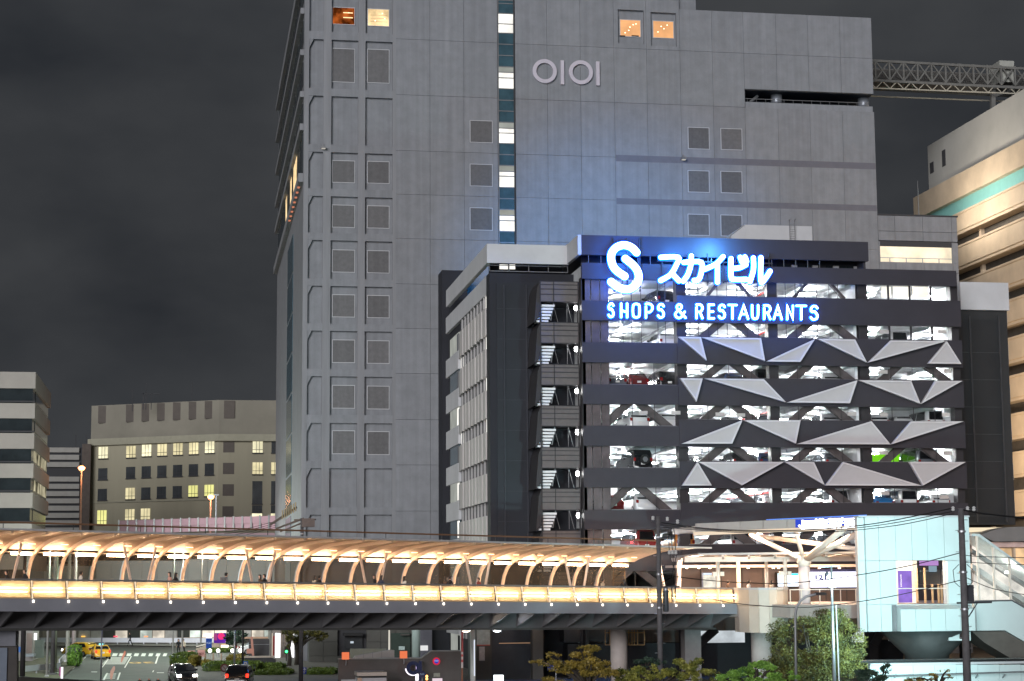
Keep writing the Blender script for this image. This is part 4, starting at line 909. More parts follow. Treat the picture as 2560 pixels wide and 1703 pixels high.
ob('roof', MB().slab([(U(1745, 133, 1400), 133), (U(2150, 128, 1400), 128), (U(2150, 146, 1400), 146.4), (U(1690, 146, 1400), 146.4)], 9.55, 9.7), M('plaza_roof_glass', (.34, .33, .33), .4, var=.1), plz)
for j in range(5):
    v = 131.5+j*3.4; B('roof_beam', U(1712+j*8, v, 1400), U(2150, v, 1400), v, v+.22, 9.05+.06*j, 9.4+.03*j, roof2, plz)
for j in range(7):
    u = U(1745+j*62, 138, 1400); B('roof_rafter', u, u+.18, 131.5, 146, 9.25, 9.54, roof2, plz)
B('soffit', U(1690, 143.5, 1410), U(2150, 143.5, 1410), 143.5, 146.9, 8.75, 8.95, roof2, plz)
dl = E('downlight', (1, .72, .45), 14)
for x in (1718, 1748, 1776, 1872, 1935, 1948, 2050, 2100): R('downlight', x-1.6, 1419.4, x+1.6, 1421.4, 143.8, .3, dl, plz)
for x in (1782, 1975, 1990, 2095, 2130): R('roof_light', x-8, 1396, x+8, 1399.5, 133, .2, E('roof_light', (1, .75, .5), 10), plz)
for x, v, r_ in ((1697, 141, .16), (1795, 133, .15), (1846, 142, .16), (1916, 136, .13), (1963, 131.5, .14), (2152-6, 126.5, .12)):
    u = U(x, v, 1430); cl = ob('canopy_column', MB().tube([(u, v, ZD), (u, v, 9.3)], r_, 12), cream, plz, True, origin=(u, v, ZD))
    if x in (1795, 1963): ob('camera_cluster', MB().box(u-.42, u-.14, v-.15, v+.15, 8.05, 8.35).box(u+.14, u+.42, v-.15, v+.15, 8.05, 8.35), cream, cl)
for j in range(5): lamp('plaza_light', (U(1740+j*90, 139, 1400), 139, 8.9), 1300, (1, .68, .45), plz, radius=.5)
# handrails at the plaza edge
k = MB()
for x in (1976, 2004, 2050, 2102, 2140): u, z = pv(x, 1506, 128); k.tube([(u, 128, ZD), (u, 128, ZD+1.05)], .035, 6)
a, b = U(1974, 128, 1480), U(2150, 128, 1480); k.box(a, b, 127.97, 128.03, ZD+1.0, ZD+1.06); ob('plaza_rail', k, cream, plz)
# map board, screens
mb_ = thing('map_board', (U(1770, 145.5, 1470), 145.5, ZD), 'backlit white map board on the brown plaza wall', 'sign')
R('frame', 1755, 1432, 1790, 1472, 145.5, .15, M('board_blue', (.1, .14, .22), .4), mb_); R('map_face', 1759, 1438, 1789, 1471, 145.44, .05, E('map_face', (1, .93, .78), .95, .25, 2.0), mb_); R('header', 1759, 1433, 1789, 1437, 145.43, .05, E('map_head', (.75, .85, 1), 1.2), mb_)
R('stand', 1757, 1472, 1788, 1512, 145.55, .1, M('board_stand', (.2, .2, .22), .4), mb_)
s1 = thing('display_screen', (U(1970, 146, 1450), 146.2, ZD+1.4), 'white display screen with a cyan top bar on the plaza wall', 'screen')
R('bezel', 1943, 1431, 1998, 1468, 146.2, .5, black, s1); R('screen', 1945, 1433.5, 1996, 1466, 146.15, .04, E('screen_w', (.85, .92, 1), 2.5), s1); R('top_bar', 1945.5, 1433.8, 1995.5, 1438.5, 146.11, .035, E('screen_c', (.05, .75, .9), 1.3), s1)
TX('caption', '東口', 1970, 1457, 146.10, 7, E('caption_blue', (.15, .3, .9), .8), s1, 16)
s2 = thing('display_screen', (U(2090, 146, 1450), 146.2, ZD+1.2), 'long bright white shop display with dark blue figures', 'screen')
R('bezel', 2022, 1423, 2152, 1470, 146.2, .5, M('bezel_blue', (.05, .06, .16), .4), s2); R('screen', 2024, 1430, 2151, 1468, 146.15, .04, E('screen_v', (.90, .88, 1), 3), s2)
TX('caption', '121', 2052, 1444, 146.10, 12, E('caption_violet', (.12, .1, .45), .5), s2, 30, .02)
# branching column and high canopy
cn = thing('entrance_canopy', (U(2011, 129, 1500), 129, ZD), 'tall cream branching column carrying the station canopy', 'canopy')
cu, cv = U(2011, 129, 1450), 129.0
ob('trunk', MB().tube([(cu, cv, ZD), (cu, cv, Z(2011, 1416, cv))], [.40, .40], 18), M('trunk_white', (.62, .55, .56), .4, var=.05), cn, True)
zh = Z(2011, 1416, cv); ob('hub', MB().tube([(cu, cv, zh), (cu, cv, zh+.35), (cu, cv, zh+.75)], [.42, .5, .3], 18), cream, cn, True)
A_ = pd(1740, 1331, 141); B_ = pd(2158, 1326, 127); fd = Vector((B_.x-A_.x, B_.y-A_.y)).normalized(); zc0_, zc1_ = 11.2, 11.98
def cpt(t, back): return (A_.x+(B_.x-A_.x)*t, A_.y+(B_.y-A_.y)*t+back)
for (t, bk, z, r_) in ((.45, 4.0, 11.1, .17), (.635, .6, 11.2, .15), (.92, 1.0, 11.15, .22), (1.08, 3.0, 11.0, .2), (1.1, 6.5, 10.7, .17)):
    q = cpt(t, bk); ob('branch', MB().tube([(cu, cv, zh+.4), (q[0], q[1], z)], r_, 10), cream, cn, True)
q0, q1 = cpt(.55, 8), cpt(1.15, 3); ob('cross_branch', MB().tube([(q0[0], q0[1], 11.1), (q1[0], q1[1], 9.6)], .17, 10), cream, cn, True)
ob('roof', MB().slab([cpt(-.02, .35), cpt(1, .35), cpt(1.1, 9), cpt(0, 7)], 11.35, 11.8), cream, cn)
fr = M('fascia_beige', (.42, .38, .36), .6, var=.06)
nf = 7
for j in range(nf):
    t0, t1 = j/nf+.002, (j+1)/nf-.002; a, b = cpt(t0, 0), cpt(t1, 0); a2, b2 = cpt(t0, .3), cpt(t1, .3)
    zl = 11.36 if j else 11.36; ob('fascia_panel', MB().slab([a, b, b2, a2], zl, zc1_), fr, cn)
a, b, a2, b2 = cpt(-.01, -.1), cpt(1, -.1), cpt(-.01, .35), cpt(1, .35); ob('edge_beam', MB().slab([a, b, b2, a2], 11.1, 11.35), E('edge_lit', (1, .82, .62), .9), cn)
a, b, a2, b2 = cpt(.45, -.05), cpt(1.02, -.05), cpt(.45, .1), cpt(1.02, .1); ob('top_light', MB().slab([a, b, b2, a2], 12.0, 12.05), E('top_blue', (.12, .3, 1), 1.3), cn)
ang = math.atan2(fd.y, fd.x)
ss = thing('direction_sign', (cpt(.75, -.2)[0], cpt(.75, -.2)[1], 11.4), 'glowing white station direction sign with arrow on the canopy edge', 'sign')
def csign(body, x, y, hpx, wpx, mat, bold):
    t = (x-1740)/(2158-1740); t = t*141/(141+(127-141)*t)*0+((x-1740)/(2158-1740))
    lo, hi = 0.0, 1.0
    for _ in range(30):
        mid = (lo+hi)/2; c3 = cpt(mid, -.22); pr = project(Vector((c3[0], c3[1], 11.6)))
        if pr[0] < x: lo = mid
        else: hi = mid
    c3 = cpt(lo, -.22); dep = (Vector((c3[0], c3[1], 11.6))-Vector((0, 0, H))).dot(_f); s_ = dep/F
    me = text_mesh(body, hpx*s_*1.3, wpx*s_/math.cos(ang), bold, .08); me.materials.append(mat); o = bpy.data.objects.new('character', me); col.objects.link(o); o.parent = ss
    zz_ = 11.6+(pr[1]-y)*s_; o.location = Vector((c3[0], c3[1], zz_))-wloc(ss); o.rotation_euler = (0, 0, ang)
def project(p):
    q = p-Vector((0, 0, H)); d = q.dot(_f); return 1280+F*q.dot(CR)/d, 851.5-F*q.dot(CU)/d
sgn_m = E('station_sign', (.95, .96, 1), 3.2)
csign('↓', 2007, 1314.5, 24, 14, sgn_m, .02); csign('■', 2027, 1313.5, 22, 19, sgn_m, 0)
for j, ch in enumerate('横浜駅方面'): csign(ch, 2048.5+19.3*j, 1312.6-.8*j, 22, 17.5, sgn_m, .012)
c3 = cpt(.6, -.1); 
k = MB(); a, b, a2, b2 = cpt(.62, -.08), cpt(.955, -.08), cpt(.62, -.02), cpt(.955, -.02); k.slab([a, b, b2, a2], 11.38, 11.95); ob('sign_back', k, E('sign_back_blue', (.06, .12, .9), .7), ss)
for t in (.4, .7, .95): c3 = cpt(t, 2.5); lamp('canopy_light', (c3[0], c3[1], 10.9), 1100, (1, .70, .46), cn, radius=.3)

# ================================================================== pale station entrance wall
st = thing('station_entrance', (U(2290, VW, 1500), VW, 0), 'pale panelled station entrance lit cyan with a bright opening', 'building')
cy = M('entrance_panel', (.55, .64, .64), .45, var=.05, scale=.5)
cx = [2150, 2167, 2200, 2242, 2283, 2322, 2364, 2428]; ry = [1293, 1401.5, 1510.5, 1578.5]
zr_ = [Z(2290, y, VW) for y in ry]
for a in range(7):
    for b in range(3):
        if b == 1 and 2242 <= cx[a] < 2364: continue
        if a == 6 and b == 1:
            B('panel', U(2370, VW, 1450), U(2428, VW, 1450)-.01, VW, VW+.3, zr_[2]+.012, zr_[1]-.012, cy, st); continue
        B('panel', U(cx[a], VW, 1450)+.012, U(cx[a+1], VW, 1450)-.012, VW+(.25 if a == 0 else 0), VW+.4, zr_[b+1]+.012, zr_[b]-.012, cy, st)
ua_, ub_ = U(2152, VW, 1450), U(2427, VW, 1450); uo0, uo1 = U(2242, VW, 1450), U(2370, VW, 1450)
B('core_wall', ua_, uo0-.02, VW+.4, VW+.9, zr_[3], zr_[0]-.02, white_paint, st); B('core_wall', uo1+.02, ub_, VW+.4, VW+.9, zr_[3], zr_[0]-.02, white_paint, st); B('core_wall', uo0-.02, uo1+.02, VW+.4, VW+.9, zr_[1]+.05, zr_[0]-.02, white_paint, st); B('core_wall', uo0-.02, uo1+.02, VW+.4, VW+.9, zr_[3], zr_[2]-.05, white_paint, st)
B('coping', ua_-.05, ub_+.05, VW-.06, VW+.95, zr_[0], zr_[0]+.1, white_paint, st)
warmroom = E('lobby_lit', (1, .82, .62), 1.5, .25, .9); B('lobby_wall', uo0, uo1, VW+5.4, VW+5.6, zr_[2], zr_[1]+.05, warmroom, st)
purple = E('purple_pillar', (.40, .24, .88), .8, .25, .8)
B('lobby_ceiling', uo0-.3, ub_-.3, VW+.9, VW+5.6, zr_[1]+.3, zr_[1]+.45, cream, st); B('lobby_floor', uo0-.3, ub_-.3, VW+.9, VW+5.6, zr_[2]-.3, zr_[2]-.1, cream, st)
R('purple_banner', 2248, 1427, 2280, 1507, VW+2, .2, purple, st); R('banner_column', 2246, 1402, 2281, 1427, VW+2, 1, E('lobby_white', (1, .93, .85), 1.6), st)
TX('banner_text', 'EXPRESS', 2252.5, 1452, VW+1.96, 3.4, E('banner_lit', (1, .95, .9), 1.5), st, 32).rotation_euler = (0, math.radians(90), 0)
for x in (2292, 2312, 2331, 2346, 2354): R('lobby_post', x, 1420 if x < 2320 else 1460, x+3, 1508, VW+3.5, .2, M('lobby_brown', (.35, .22, .12), .5), st)
R('lobby_sign', 2301, 1402, 2346, 1414, VW+3, .2, E('lobby_purple', (.55, .3, .7), .9), st)
R('lobby_screen', 2323, 1415, 2342, 1430, VW+3.2, .1, E('lobby_screen', (.35, .5, .6), .7), st)
B('sill_rail', uo0, uo1, VW+.3, VW+.36, zr_[2]+1.0, zr_[2]+1.06, cream, st)
lamp('lobby_light', ((uo0+uo1)/2, VW+3, zr_[1]-.6), 900, (1, .82, .62), st, radius=.4)
k = MB(); ba, bb = U(2252, VW-1, 1540), U(2438, VW-1, 1540); zb0, zb1 = Z(2340, 1578, VW-1), Z(2340, 1523, VW-1); zb2 = Z(2340, 1512, VW-.2)
bal = thing('entrance_balcony', ((ba+bb)/2, VW-1, zb0), 'pale sloped-top balcony box below the entrance opening', 'balcony')
for j in range(5): a, b = ba+(bb-ba)*j/5+.012, ba+(bb-ba)*(j+1)/5-.012; B('panel', a, b, VW-1, VW-.02, zb0, zb1, cy, bal)
v1_, v2_ = VW-1, VW-.02; ob('sloped_cap', MB().quad((ba, v1_, zb1+.01), (bb, v1_, zb1+.01), (bb, v2_, zb2), (ba, v2_, zb2)).quad((ba, v1_, zb1+.01), (ba, v2_, zb2), (ba, v2_, zb1+.01), (ba, v1_, zb1+.01)), cy, bal)
B('shadow_gap', ba-.25, ba-.02, VW-.3, VW-.02, zb0, zb2, rail_grey, bal)
ug = U(2330, VW+2, 1600)
ob('inverted_pier', MB().tube([(ug, VW+3, 0), (ug, VW+3, 2.6), (ug, VW+3, zr_[3]-.02)], [1.3, 1.5, 3.2], 24), M('pier_dark2', (.045, .05, .05), .6, var=.2), st, True)
R('service_box', 2372, 1580, 2427, 1602, VW+.3, 2, cy, st)
# escalator enclosure
es = thing('escalator_enclosure', (U(2490, VW+1, 1500), VW+1, 0), 'glazed escalator enclosure sloping down beside the station entrance', 'escalator')
VEs = VW+1.0
def poly(pts, v=VEs): return [pv(x, y, v) for x, y in pts]
ob('stringer_wall', MB().prism(poly([(2437, 1505), (2530, 1503), (2640, 1566), (2640, 1650), (2513, 1576), (2437, 1577)]), VEs, VEs+3.2), cy, es)
ob('soffit', MB().prism(poly([(2430, 1579), (2511, 1578), (2640, 1652), (2640, 1690), (2530, 1648), (2460, 1606)], VEs+.3), VEs+.3, VEs+3), M('soffit_brown', (.10, .09, .08), .7, var=.15), es)
escl = E('escalator_lit', (1, .90, .80), .95, .35, .8)
ob('inner_wall', MB().prism(poly([(2431, 1338), (2448, 1340), (2640, 1480), (2640, 1566), (2530, 1503), (2431, 1505)], VEs+3.0), VEs+3.0, VEs+3.1), escl, es)
ob('flight', MB().prism(poly([(2431, 1410), (2450, 1420), (2640, 1545), (2640, 1560), (2445, 1432), (2431, 1424)], VEs+1.5), VEs+1.5, VEs+2.5), M('flight_grey', (.35, .34, .33), .4), es)
ob('flight', MB().prism(poly([(2431, 1372), (2640, 1505), (2640, 1514), (2431, 1381)], VEs+2), VEs+2, VEs+2.6), M('flight_dark', (.12, .12, .12), .4), es)
ob('roof', MB().prism(poly([(2430, 1334), (2449, 1335), (2640, 1473), (2640, 1480), (2447, 1341), (2430, 1340)]), VEs, VEs+3.2), M('esc_roof', (.5, .55, .55), .3), es)
for x, yt in ((2446, 1341), (2486, 1368), (2526, 1396), (2566, 1425)): R('post', x-2.2, yt, x+2.2, 1505 if x < 2530 else 1524, VEs+.02, .14, cream, es)
ob('glazing', MB().quad(*[(a[0], VEs+.1, a[1]) for a in poly([(2432, 1504), (2640, 1566), (2640, 1480), (2448, 1341)])]), G('esc_glass', (.8, .9, .9), .10), es)
lamp('escalator_light', (U(2512, VEs+1.5, 1428), VEs+1.0, Z(2512, 1428, VEs+1.5)), 120, (1, .95, .85), es, radius=.2)
ob('lamp_globe', MB().tube([(U(2526, VEs, 1430), VEs+.6, Z(2526, 1434, VEs)), (U(2526, VEs, 1430), VEs+.6, Z(2526, 1428, VEs))], .14, 8), E('globe', (1, .98, .92), 10), es)
ob('handrail', MB().tube([(q[0], VEs-.05, q[1]) for q in poly([(2437, 1503), (2530, 1501), (2640, 1564)], VEs-.05)], .06, 6), rail_grey, es)
# wall in front
rw = thing('retaining_wall', (U(2370, 112, 1690), 112, 0), 'pale cyan lit panel wall with a handrail at the foot of the station', 'wall')
for j in range(8): x = 2176+j*54; R('panel', x+.3, 1662, x+53.7, 1760, 112, .4, cy, rw)
R('coping', 2176, 1656, 2610, 1661.5, 111.9, .6, white_paint, rw); R('dark_band', 2150, 1650, 2610, 1656, 112.6, 2, black, rw)
k = MB().tube([(U(2200, 111.4, 1686), 111.4, Z(2300, 1688, 111.4)), (U(2610, 111.4, 1686), 111.4, Z(2300, 1683, 111.4))], .05, 6); ob('handrail', k, steel, rw)
for x in range(2240, 2600, 68): u, z = pv(x, 1686, 111.4); ob('rail_bracket', MB().bar((u, 111.4, z), (u+.1, 112, z-.25), .06), steel, rw)
# ================================================================== ground and road
def sheet(name, px, z, mat, parent=None):
    k = MB(); pts = [pg(x, y, 0) for x, y in px]; n = len(pts); q = len(k.v); k.v += [(a, b, z) for a, b in pts]
    ar = sum(pts[i][0]*pts[(i+1)%n][1]-pts[(i+1)%n][0]*pts[i][1] for i in range(n)); f = tuple(range(n)); k.f.append(f if ar > 0 else f[::-1])
    return ob(name, k, mat, parent)
gr = MB(); gr.v += [(-2500, -60, 0), (2500, -60, 0), (2500, 3500, 0), (-2500, 3500, 0)]; gr.f.append((0, 1, 2, 3)); tag(ob('ground', gr, paving), kind='structure')
road = tag(sheet('road', [(20, 1790), (150, 1700), (214, 1646), (120, 1642), (90, 1632), (90, 1620), (300, 1617), (600, 1621), (600, 1634), (424, 1642), (420, 1700), (470, 1790)], .006, asphalt), kind='structure')
for xa, xb in ((281, 293), (298, 308), (317, 328), (335.5, 346.5), (353.5, 364), (372, 382), (390, 400), (408, 417)):
    sheet('crosswalk_stripe', [(xa-1.5, 1641), (xb-1.5, 1641), (xb+1.5, 1633.8), (xa+1.5, 1633.8)], .012, paint_w, road)
for px in ([(179, 1674.5), (182, 1674.5), (216, 1642.5), (214, 1642.5)], [(310, 1670), (313, 1670), (330, 1641), (327, 1641)], [(387, 1659.5), (391, 1659.5), (397, 1641), (393.5, 1641)], [(254, 1669), (257, 1669), (272, 1648), (269, 1648)], [(380.5, 1681), (383, 1681), (385.5, 1676.5), (382.5, 1676.5)], [(228, 1679.5), (243, 1679.5), (243, 1681), (228, 1681)], [(392, 1681.8), (410, 1681.8), (410, 1683), (392, 1683)],
           [(256, 1700), (262, 1700), (270, 1683), (266, 1683)], [(292, 1700), (296, 1700), (302, 1682), (298, 1682)]):
    sheet('lane_line', px, .012, paint_w, road)
for j in range(7):
    y = 1644+j*2.6; sheet('hatch_stripe', [(270-j*2.6, y+1.2), (322-j*1.7, y+1.2), (323-j*1.7, y), (272-j*2.6, y)], .010, paint_w, road)
for j in range(5):
    y = 1684+j*3.0; sheet('hatch_stripe', [(264-j*1.6, y+1), (290-j*.8, y+1), (291-j*.8, y), (266-j*1.6, y)], .010, paint_w, road)
for pts in ([(302, 1657), (305, 1656), (311, 1641), (314, 1635), (314, 1628), (311, 1627.5), (308, 1635), (303, 1647)], [(275.5, 1699), (280, 1699), (283, 1686), (288, 1673), (287, 1666), (283, 1667), (276, 1678), (275, 1688)]):
    sheet('red_arrow', pts, .016, paint_r, road)
me = text_mesh('30', 2.6, None, .03, .004); me.transform(Matrix.Rotation(math.radians(-90), 4, 'X')); me.materials.append(paint_y)
nm = bpy.data.objects.new('speed_marking', me); col.objects.link(nm); a = pg(354, 1657); nm.parent = road; nm.location = (a[0], a[1], .014); nm.rotation_euler = (0, 0, math.radians(186)); nm.scale = (1.0, 1.9, 1)
kerb = tag(sheet('pavement', [(-60, 1700), (148, 1703), (212, 1647), (120, 1643), (-60, 1645)], .12, M('verge', (.13, .13, .08), .9, var=.3, scale=.8)), kind='structure')
tag(sheet('pavement', [(424, 1644), (424, 1790), (900, 1790), (900, 1652), (640, 1640), (560, 1636)], .13, paving), kind='structure')
tag(sheet('far_pavement', [(60, 1619), (60, 1611), (700, 1611), (700, 1622), (300, 1616)], .14, M('far_paving', (.36, .37, .33), .8, var=.1)), kind='structure')

# ================================================================== vehicles
CARG = M('car_glass', (.012, .014, .016), .06, var=0, spec=.8); TYRE = M('tyre', (.015, .015, .015), .8, var=0); RIM = M('rim', (.4, .4, .42), .3, metal=.8, var=0)
TAIL = M('tail_red', (.20, .012, .012), .25, var=0); TAILE = E('tail_lit', (1, .04, .02), 3); PLATE = M('plate', (.7, .7, .68), .5, var=0); HEADE = E('head_lit', (1, .95, .85), 30); HEADM = M('head_glass', (.6, .62, .65), .15, var=0)
PAINT = {}
def paint(n, c, r=.25):
    m_ = M('paint_'+n, c, r, var=.02, spec=.6); m_.node_tree.nodes['Principled BSDF'].inputs['Coat Weight'].default_value = .6; return m_
CPAL = dict(white=paint('white', (.72, .73, .74)), black=paint('black', (.012, .012, .014)), grey=paint('grey', (.12, .13, .15)), silver=paint('silver', (.42, .43, .45)), red=paint('red', (.25, .03, .03)), blue=paint('blue', (.03, .2, .5)), navy=paint('navy', (.03, .05, .12)), yellow=paint('yellow', (.75, .42, .02)), maroon=paint('maroon', (.12, .02, .02)), orange=paint('orange', (.6, .22, .04)), teal=paint('teal', (.1, .35, .3)))
# side profiles, x from rear (0) to front, z; belt height; (windscreen/rear-window spans)
SHAPES = {'sedan': dict(L=4.6, W=1.74, top=[(0,.55),(.05,.85),(.35,.98),(.95,1.02),(1.45,1.36),(1.9,1.45),(2.6,1.44),(3.05,1.32),(3.6,.98),(4.2,.86),(4.5,.72),(4.6,.5)], belt=.98, roof=(1.35,3.1)),
 'hatch': dict(L=4.2, W=1.74, top=[(0,.5),(.04,.95),(.18,1.12),(.55,1.46),(.9,1.54),(2.2,1.54),(2.7,1.42),(3.35,1.0),(3.95,.88),(4.15,.72),(4.2,.48)], belt=1.0, roof=(.5,2.75)),
 'suv': dict(L=4.6, W=1.85, top=[(0,.55),(.04,1.05),(.16,1.2),(.5,1.62),(.85,1.71),(2.5,1.70),(3.0,1.56),(3.6,1.12),(4.3,1.02),(4.55,.82),(4.6,.5)], belt=1.12, roof=(.45,3.05)),
 'van': dict(L=4.7, W=1.72, top=[(0,.5),(.03,1.1),(.07,1.3),(.16,1.9),(.4,1.98),(3.4,1.98),(3.8,1.86),(4.35,1.12),(4.6,.9),(4.7,.5)], belt=1.12, roof=(.14,3.95)),
 'jeep': dict(L=4.4, W=1.88, top=[(0,.6),(.02,1.1),(.05,1.2),(.12,1.8),(.25,1.86),(2.4,1.86),(2.55,1.8),(2.85,1.22),(4.25,1.15),(4.38,1.0),(4.4,.55)], belt=1.2, roof=(.12,2.6))}
def car_proto(kind):
    S = SHAPES[kind]; L, W = S['L'], S['W']; top = S['top']
    def ztop(x):
        for (a, za), (b, zb) in zip(top, top[1:]):
            if a <= x <= b: return za+(zb-za)*(x-a)/(b-a)
        return top[-1][1]
    root = bpy.data.objects.new(kind, None); col.objects.link(root)
    def hw(x, z):                                             # half width with tumblehome and rounded ends
        t = 1-.10*max(0, (min(x, L-x)/.45-1)*-1 if min(x, L-x) < .45 else 0)
        if z > S['belt']: t *= 1-(.20 if kind != 'jeep' and kind != 'van' else .07)*(z-S['belt'])/.6
        return W/2*t
    k = MB(); xs = sorted(set([p[0] for p in top]+[L*i/14 for i in range(15)])); rows = []
    for x in xs:
        zt = ztop(x); ring_ = []
        for f_ in (0, .18, .5, .82, 1.0): 
            z = .28+(zt-.28)*f_; y = hw(x, z)*(1 if f_ < 1 else .86); ring_.append((x, y, z-(0.0 if f_ < 1 else 0)))
        full = [(x, -hw(x, .28)*.9, .24)] if False else []
        full = [(a, -b, c) for a, b, c in ring_]+[(a, b, c) for a, b, c in ring_[::-1]]; rows.append(len(k.v)); k.v += full
    n = 10
    for a, b in zip(rows, rows[1:]):
        for j in range(n): k.f.append((a+j, b+j, b+(j+1)%n, a+(j+1)%n))
    k.f += [tuple(rows[0]+j for j in range(n)), tuple(rows[-1]+j for j in range(n))[::-1]]
    def loc(mb): mb.v = [(y, x, z) for x, y, z in mb.v]; mb.f = [f[::-1] for f in mb.f]; return mb      # length runs along +v
    body = ob('body', loc(k), CPAL['white'], root, True); body.material_slots[0].link = 'OBJECT'; body.material_slots[0].material = CPAL['white']
    r0, r1 = S['roof']; bz = S['belt']+.04; tz = max(z for _, z in top)-.11
    def pane(name, pts): return ob(name, loc(MB().quad(*pts)), CARG, body)
    def xr(z, side):                                          # x on the rear or front slope at height z
        rng_ = [i/100*L/2 for i in range(101)] if side == 0 else [L-i/100*L/2 for i in range(101)]
        for x in rng_:
            if ztop(x) >= z: return x
        return rng_[-1]
    xb, xt = xr(bz, 0)-.015, xr(tz, 0)-.015; yb, yt = hw(xb, bz)*.84, hw(xt, tz)*.80
    pane('rear_window', [(xb, -yb, bz), (xb, yb, bz), (xt, yt, tz), (xt, -yt, tz)])
    fb, ft = xr(bz, 1)+.015, xr(tz, 1)+.015; yb, yt = hw(L-fb, bz)*.86, hw(L-ft, tz)*.82
    pane('windscreen', [(fb, yb, bz), (fb, -yb, bz), (ft, -yt, tz), (ft, yt, tz)])
    a, b = max(xb, .2)+.28, fb-.25; c, d = max(xt, .3)+.25, ft-.2; m1, m2 = (a+b)/2, (c+d)/2
    for s_ in (-1, 1):
        for (p, q, r_, t) in ((a, m1-.05, m2-.05, c), (m1+.05, b, d, m2+.05)):
            P = [(p, s_*(hw(p, bz)+.012), bz), (q, s_*(hw(q, bz)+.012), bz), (r_, s_*(hw(r_, tz)+.012), tz), (t, s_*(hw(t, tz)+.012), tz)]
            pane('side_window', P if s_ < 0 else P[::-1])
        tl = loc(MB().box(-.03, .1, s_*W*.40-.10, s_*W*.40+.10, S['belt']-.28, S['belt']-.02)); t_ = ob('tail_light', tl, TAIL, root); t_.material_slots[0].link = 'OBJECT'; t_.material_slots[0].material = TAIL
        hl_ = loc(MB().box(L-.16, L+.02, s_*W*.36-.16, s_*W*.36+.16, .62, .78)); h_ = ob('headlight', hl_, HEADM, root); h_.material_slots[0].link = 'OBJECT'; h_.material_slots[0].material = HEADM
        for x in (.85, L-.85):
            wv = MB().tube([(s_*(W/2-.2), x, .31), (s_*(W/2+.01), x, .31)], .31, 14); wl = ob('wheel', wv, TYRE, root); ob('rim', MB().tube([(s_*(W/2+.005), x, .31), (s_*(W/2+.02), x, .31)], .19, 10), RIM, wl)
        ob('wing_mirror', loc(MB().box(fb-.62, fb-.48, s_*(W/2+.02) if s_ > 0 else -W/2-.18, W/2+.18 if s_ > 0 else -(W/2+.02), bz-.02, bz+.14)), black, root)
    ob('number_plate', loc(MB().box(-.03, .03, -.17, .17, .62, .78)), PLATE, root)
    if kind == 'jeep':
        sp = ob('spare_wheel', MB().tube([(.12, -.02, 1.05), (.12, -.24, 1.05)], .39, 18), TYRE, root)
        ob('rim', MB().tube([(.12, -.23, 1.05), (.12, -.26, 1.05)], .24, 6), RIM, sp)
    return root
PROTO = {k_: car_proto(k_) for k_ in SHAPES}; USED = set()
def car(kind, color, loc, rz, label, group=None, lights=None, name=None):
    if kind in USED: o = dup(PROTO[kind])
    else: o = PROTO[kind]; USED.add(kind)
    o.name = name or {'sedan': 'parked_sedan', 'hatch': 'parked_hatchback', 'suv': 'parked_suv', 'van': 'parked_van', 'jeep': 'parked_off_roader'}[kind]
    o.location = loc; o.rotation_euler = (0, 0, rz); tag(o, label, {'van': 'van'}.get(kind, 'car'), group)
    for ch in o.children:
        n_ = ch.name.split('.')[0]
        if n_ == 'body': ch.material_slots[0].material = CPAL[color]
        if n_ == 'tail_light': ch.material_slots[0].material = TAILE if lights in ('tail', 'both') else TAIL
        if n_ == 'headlight': ch.material_slots[0].material = HEADE if lights in ('head', 'both') else HEADM
    return o
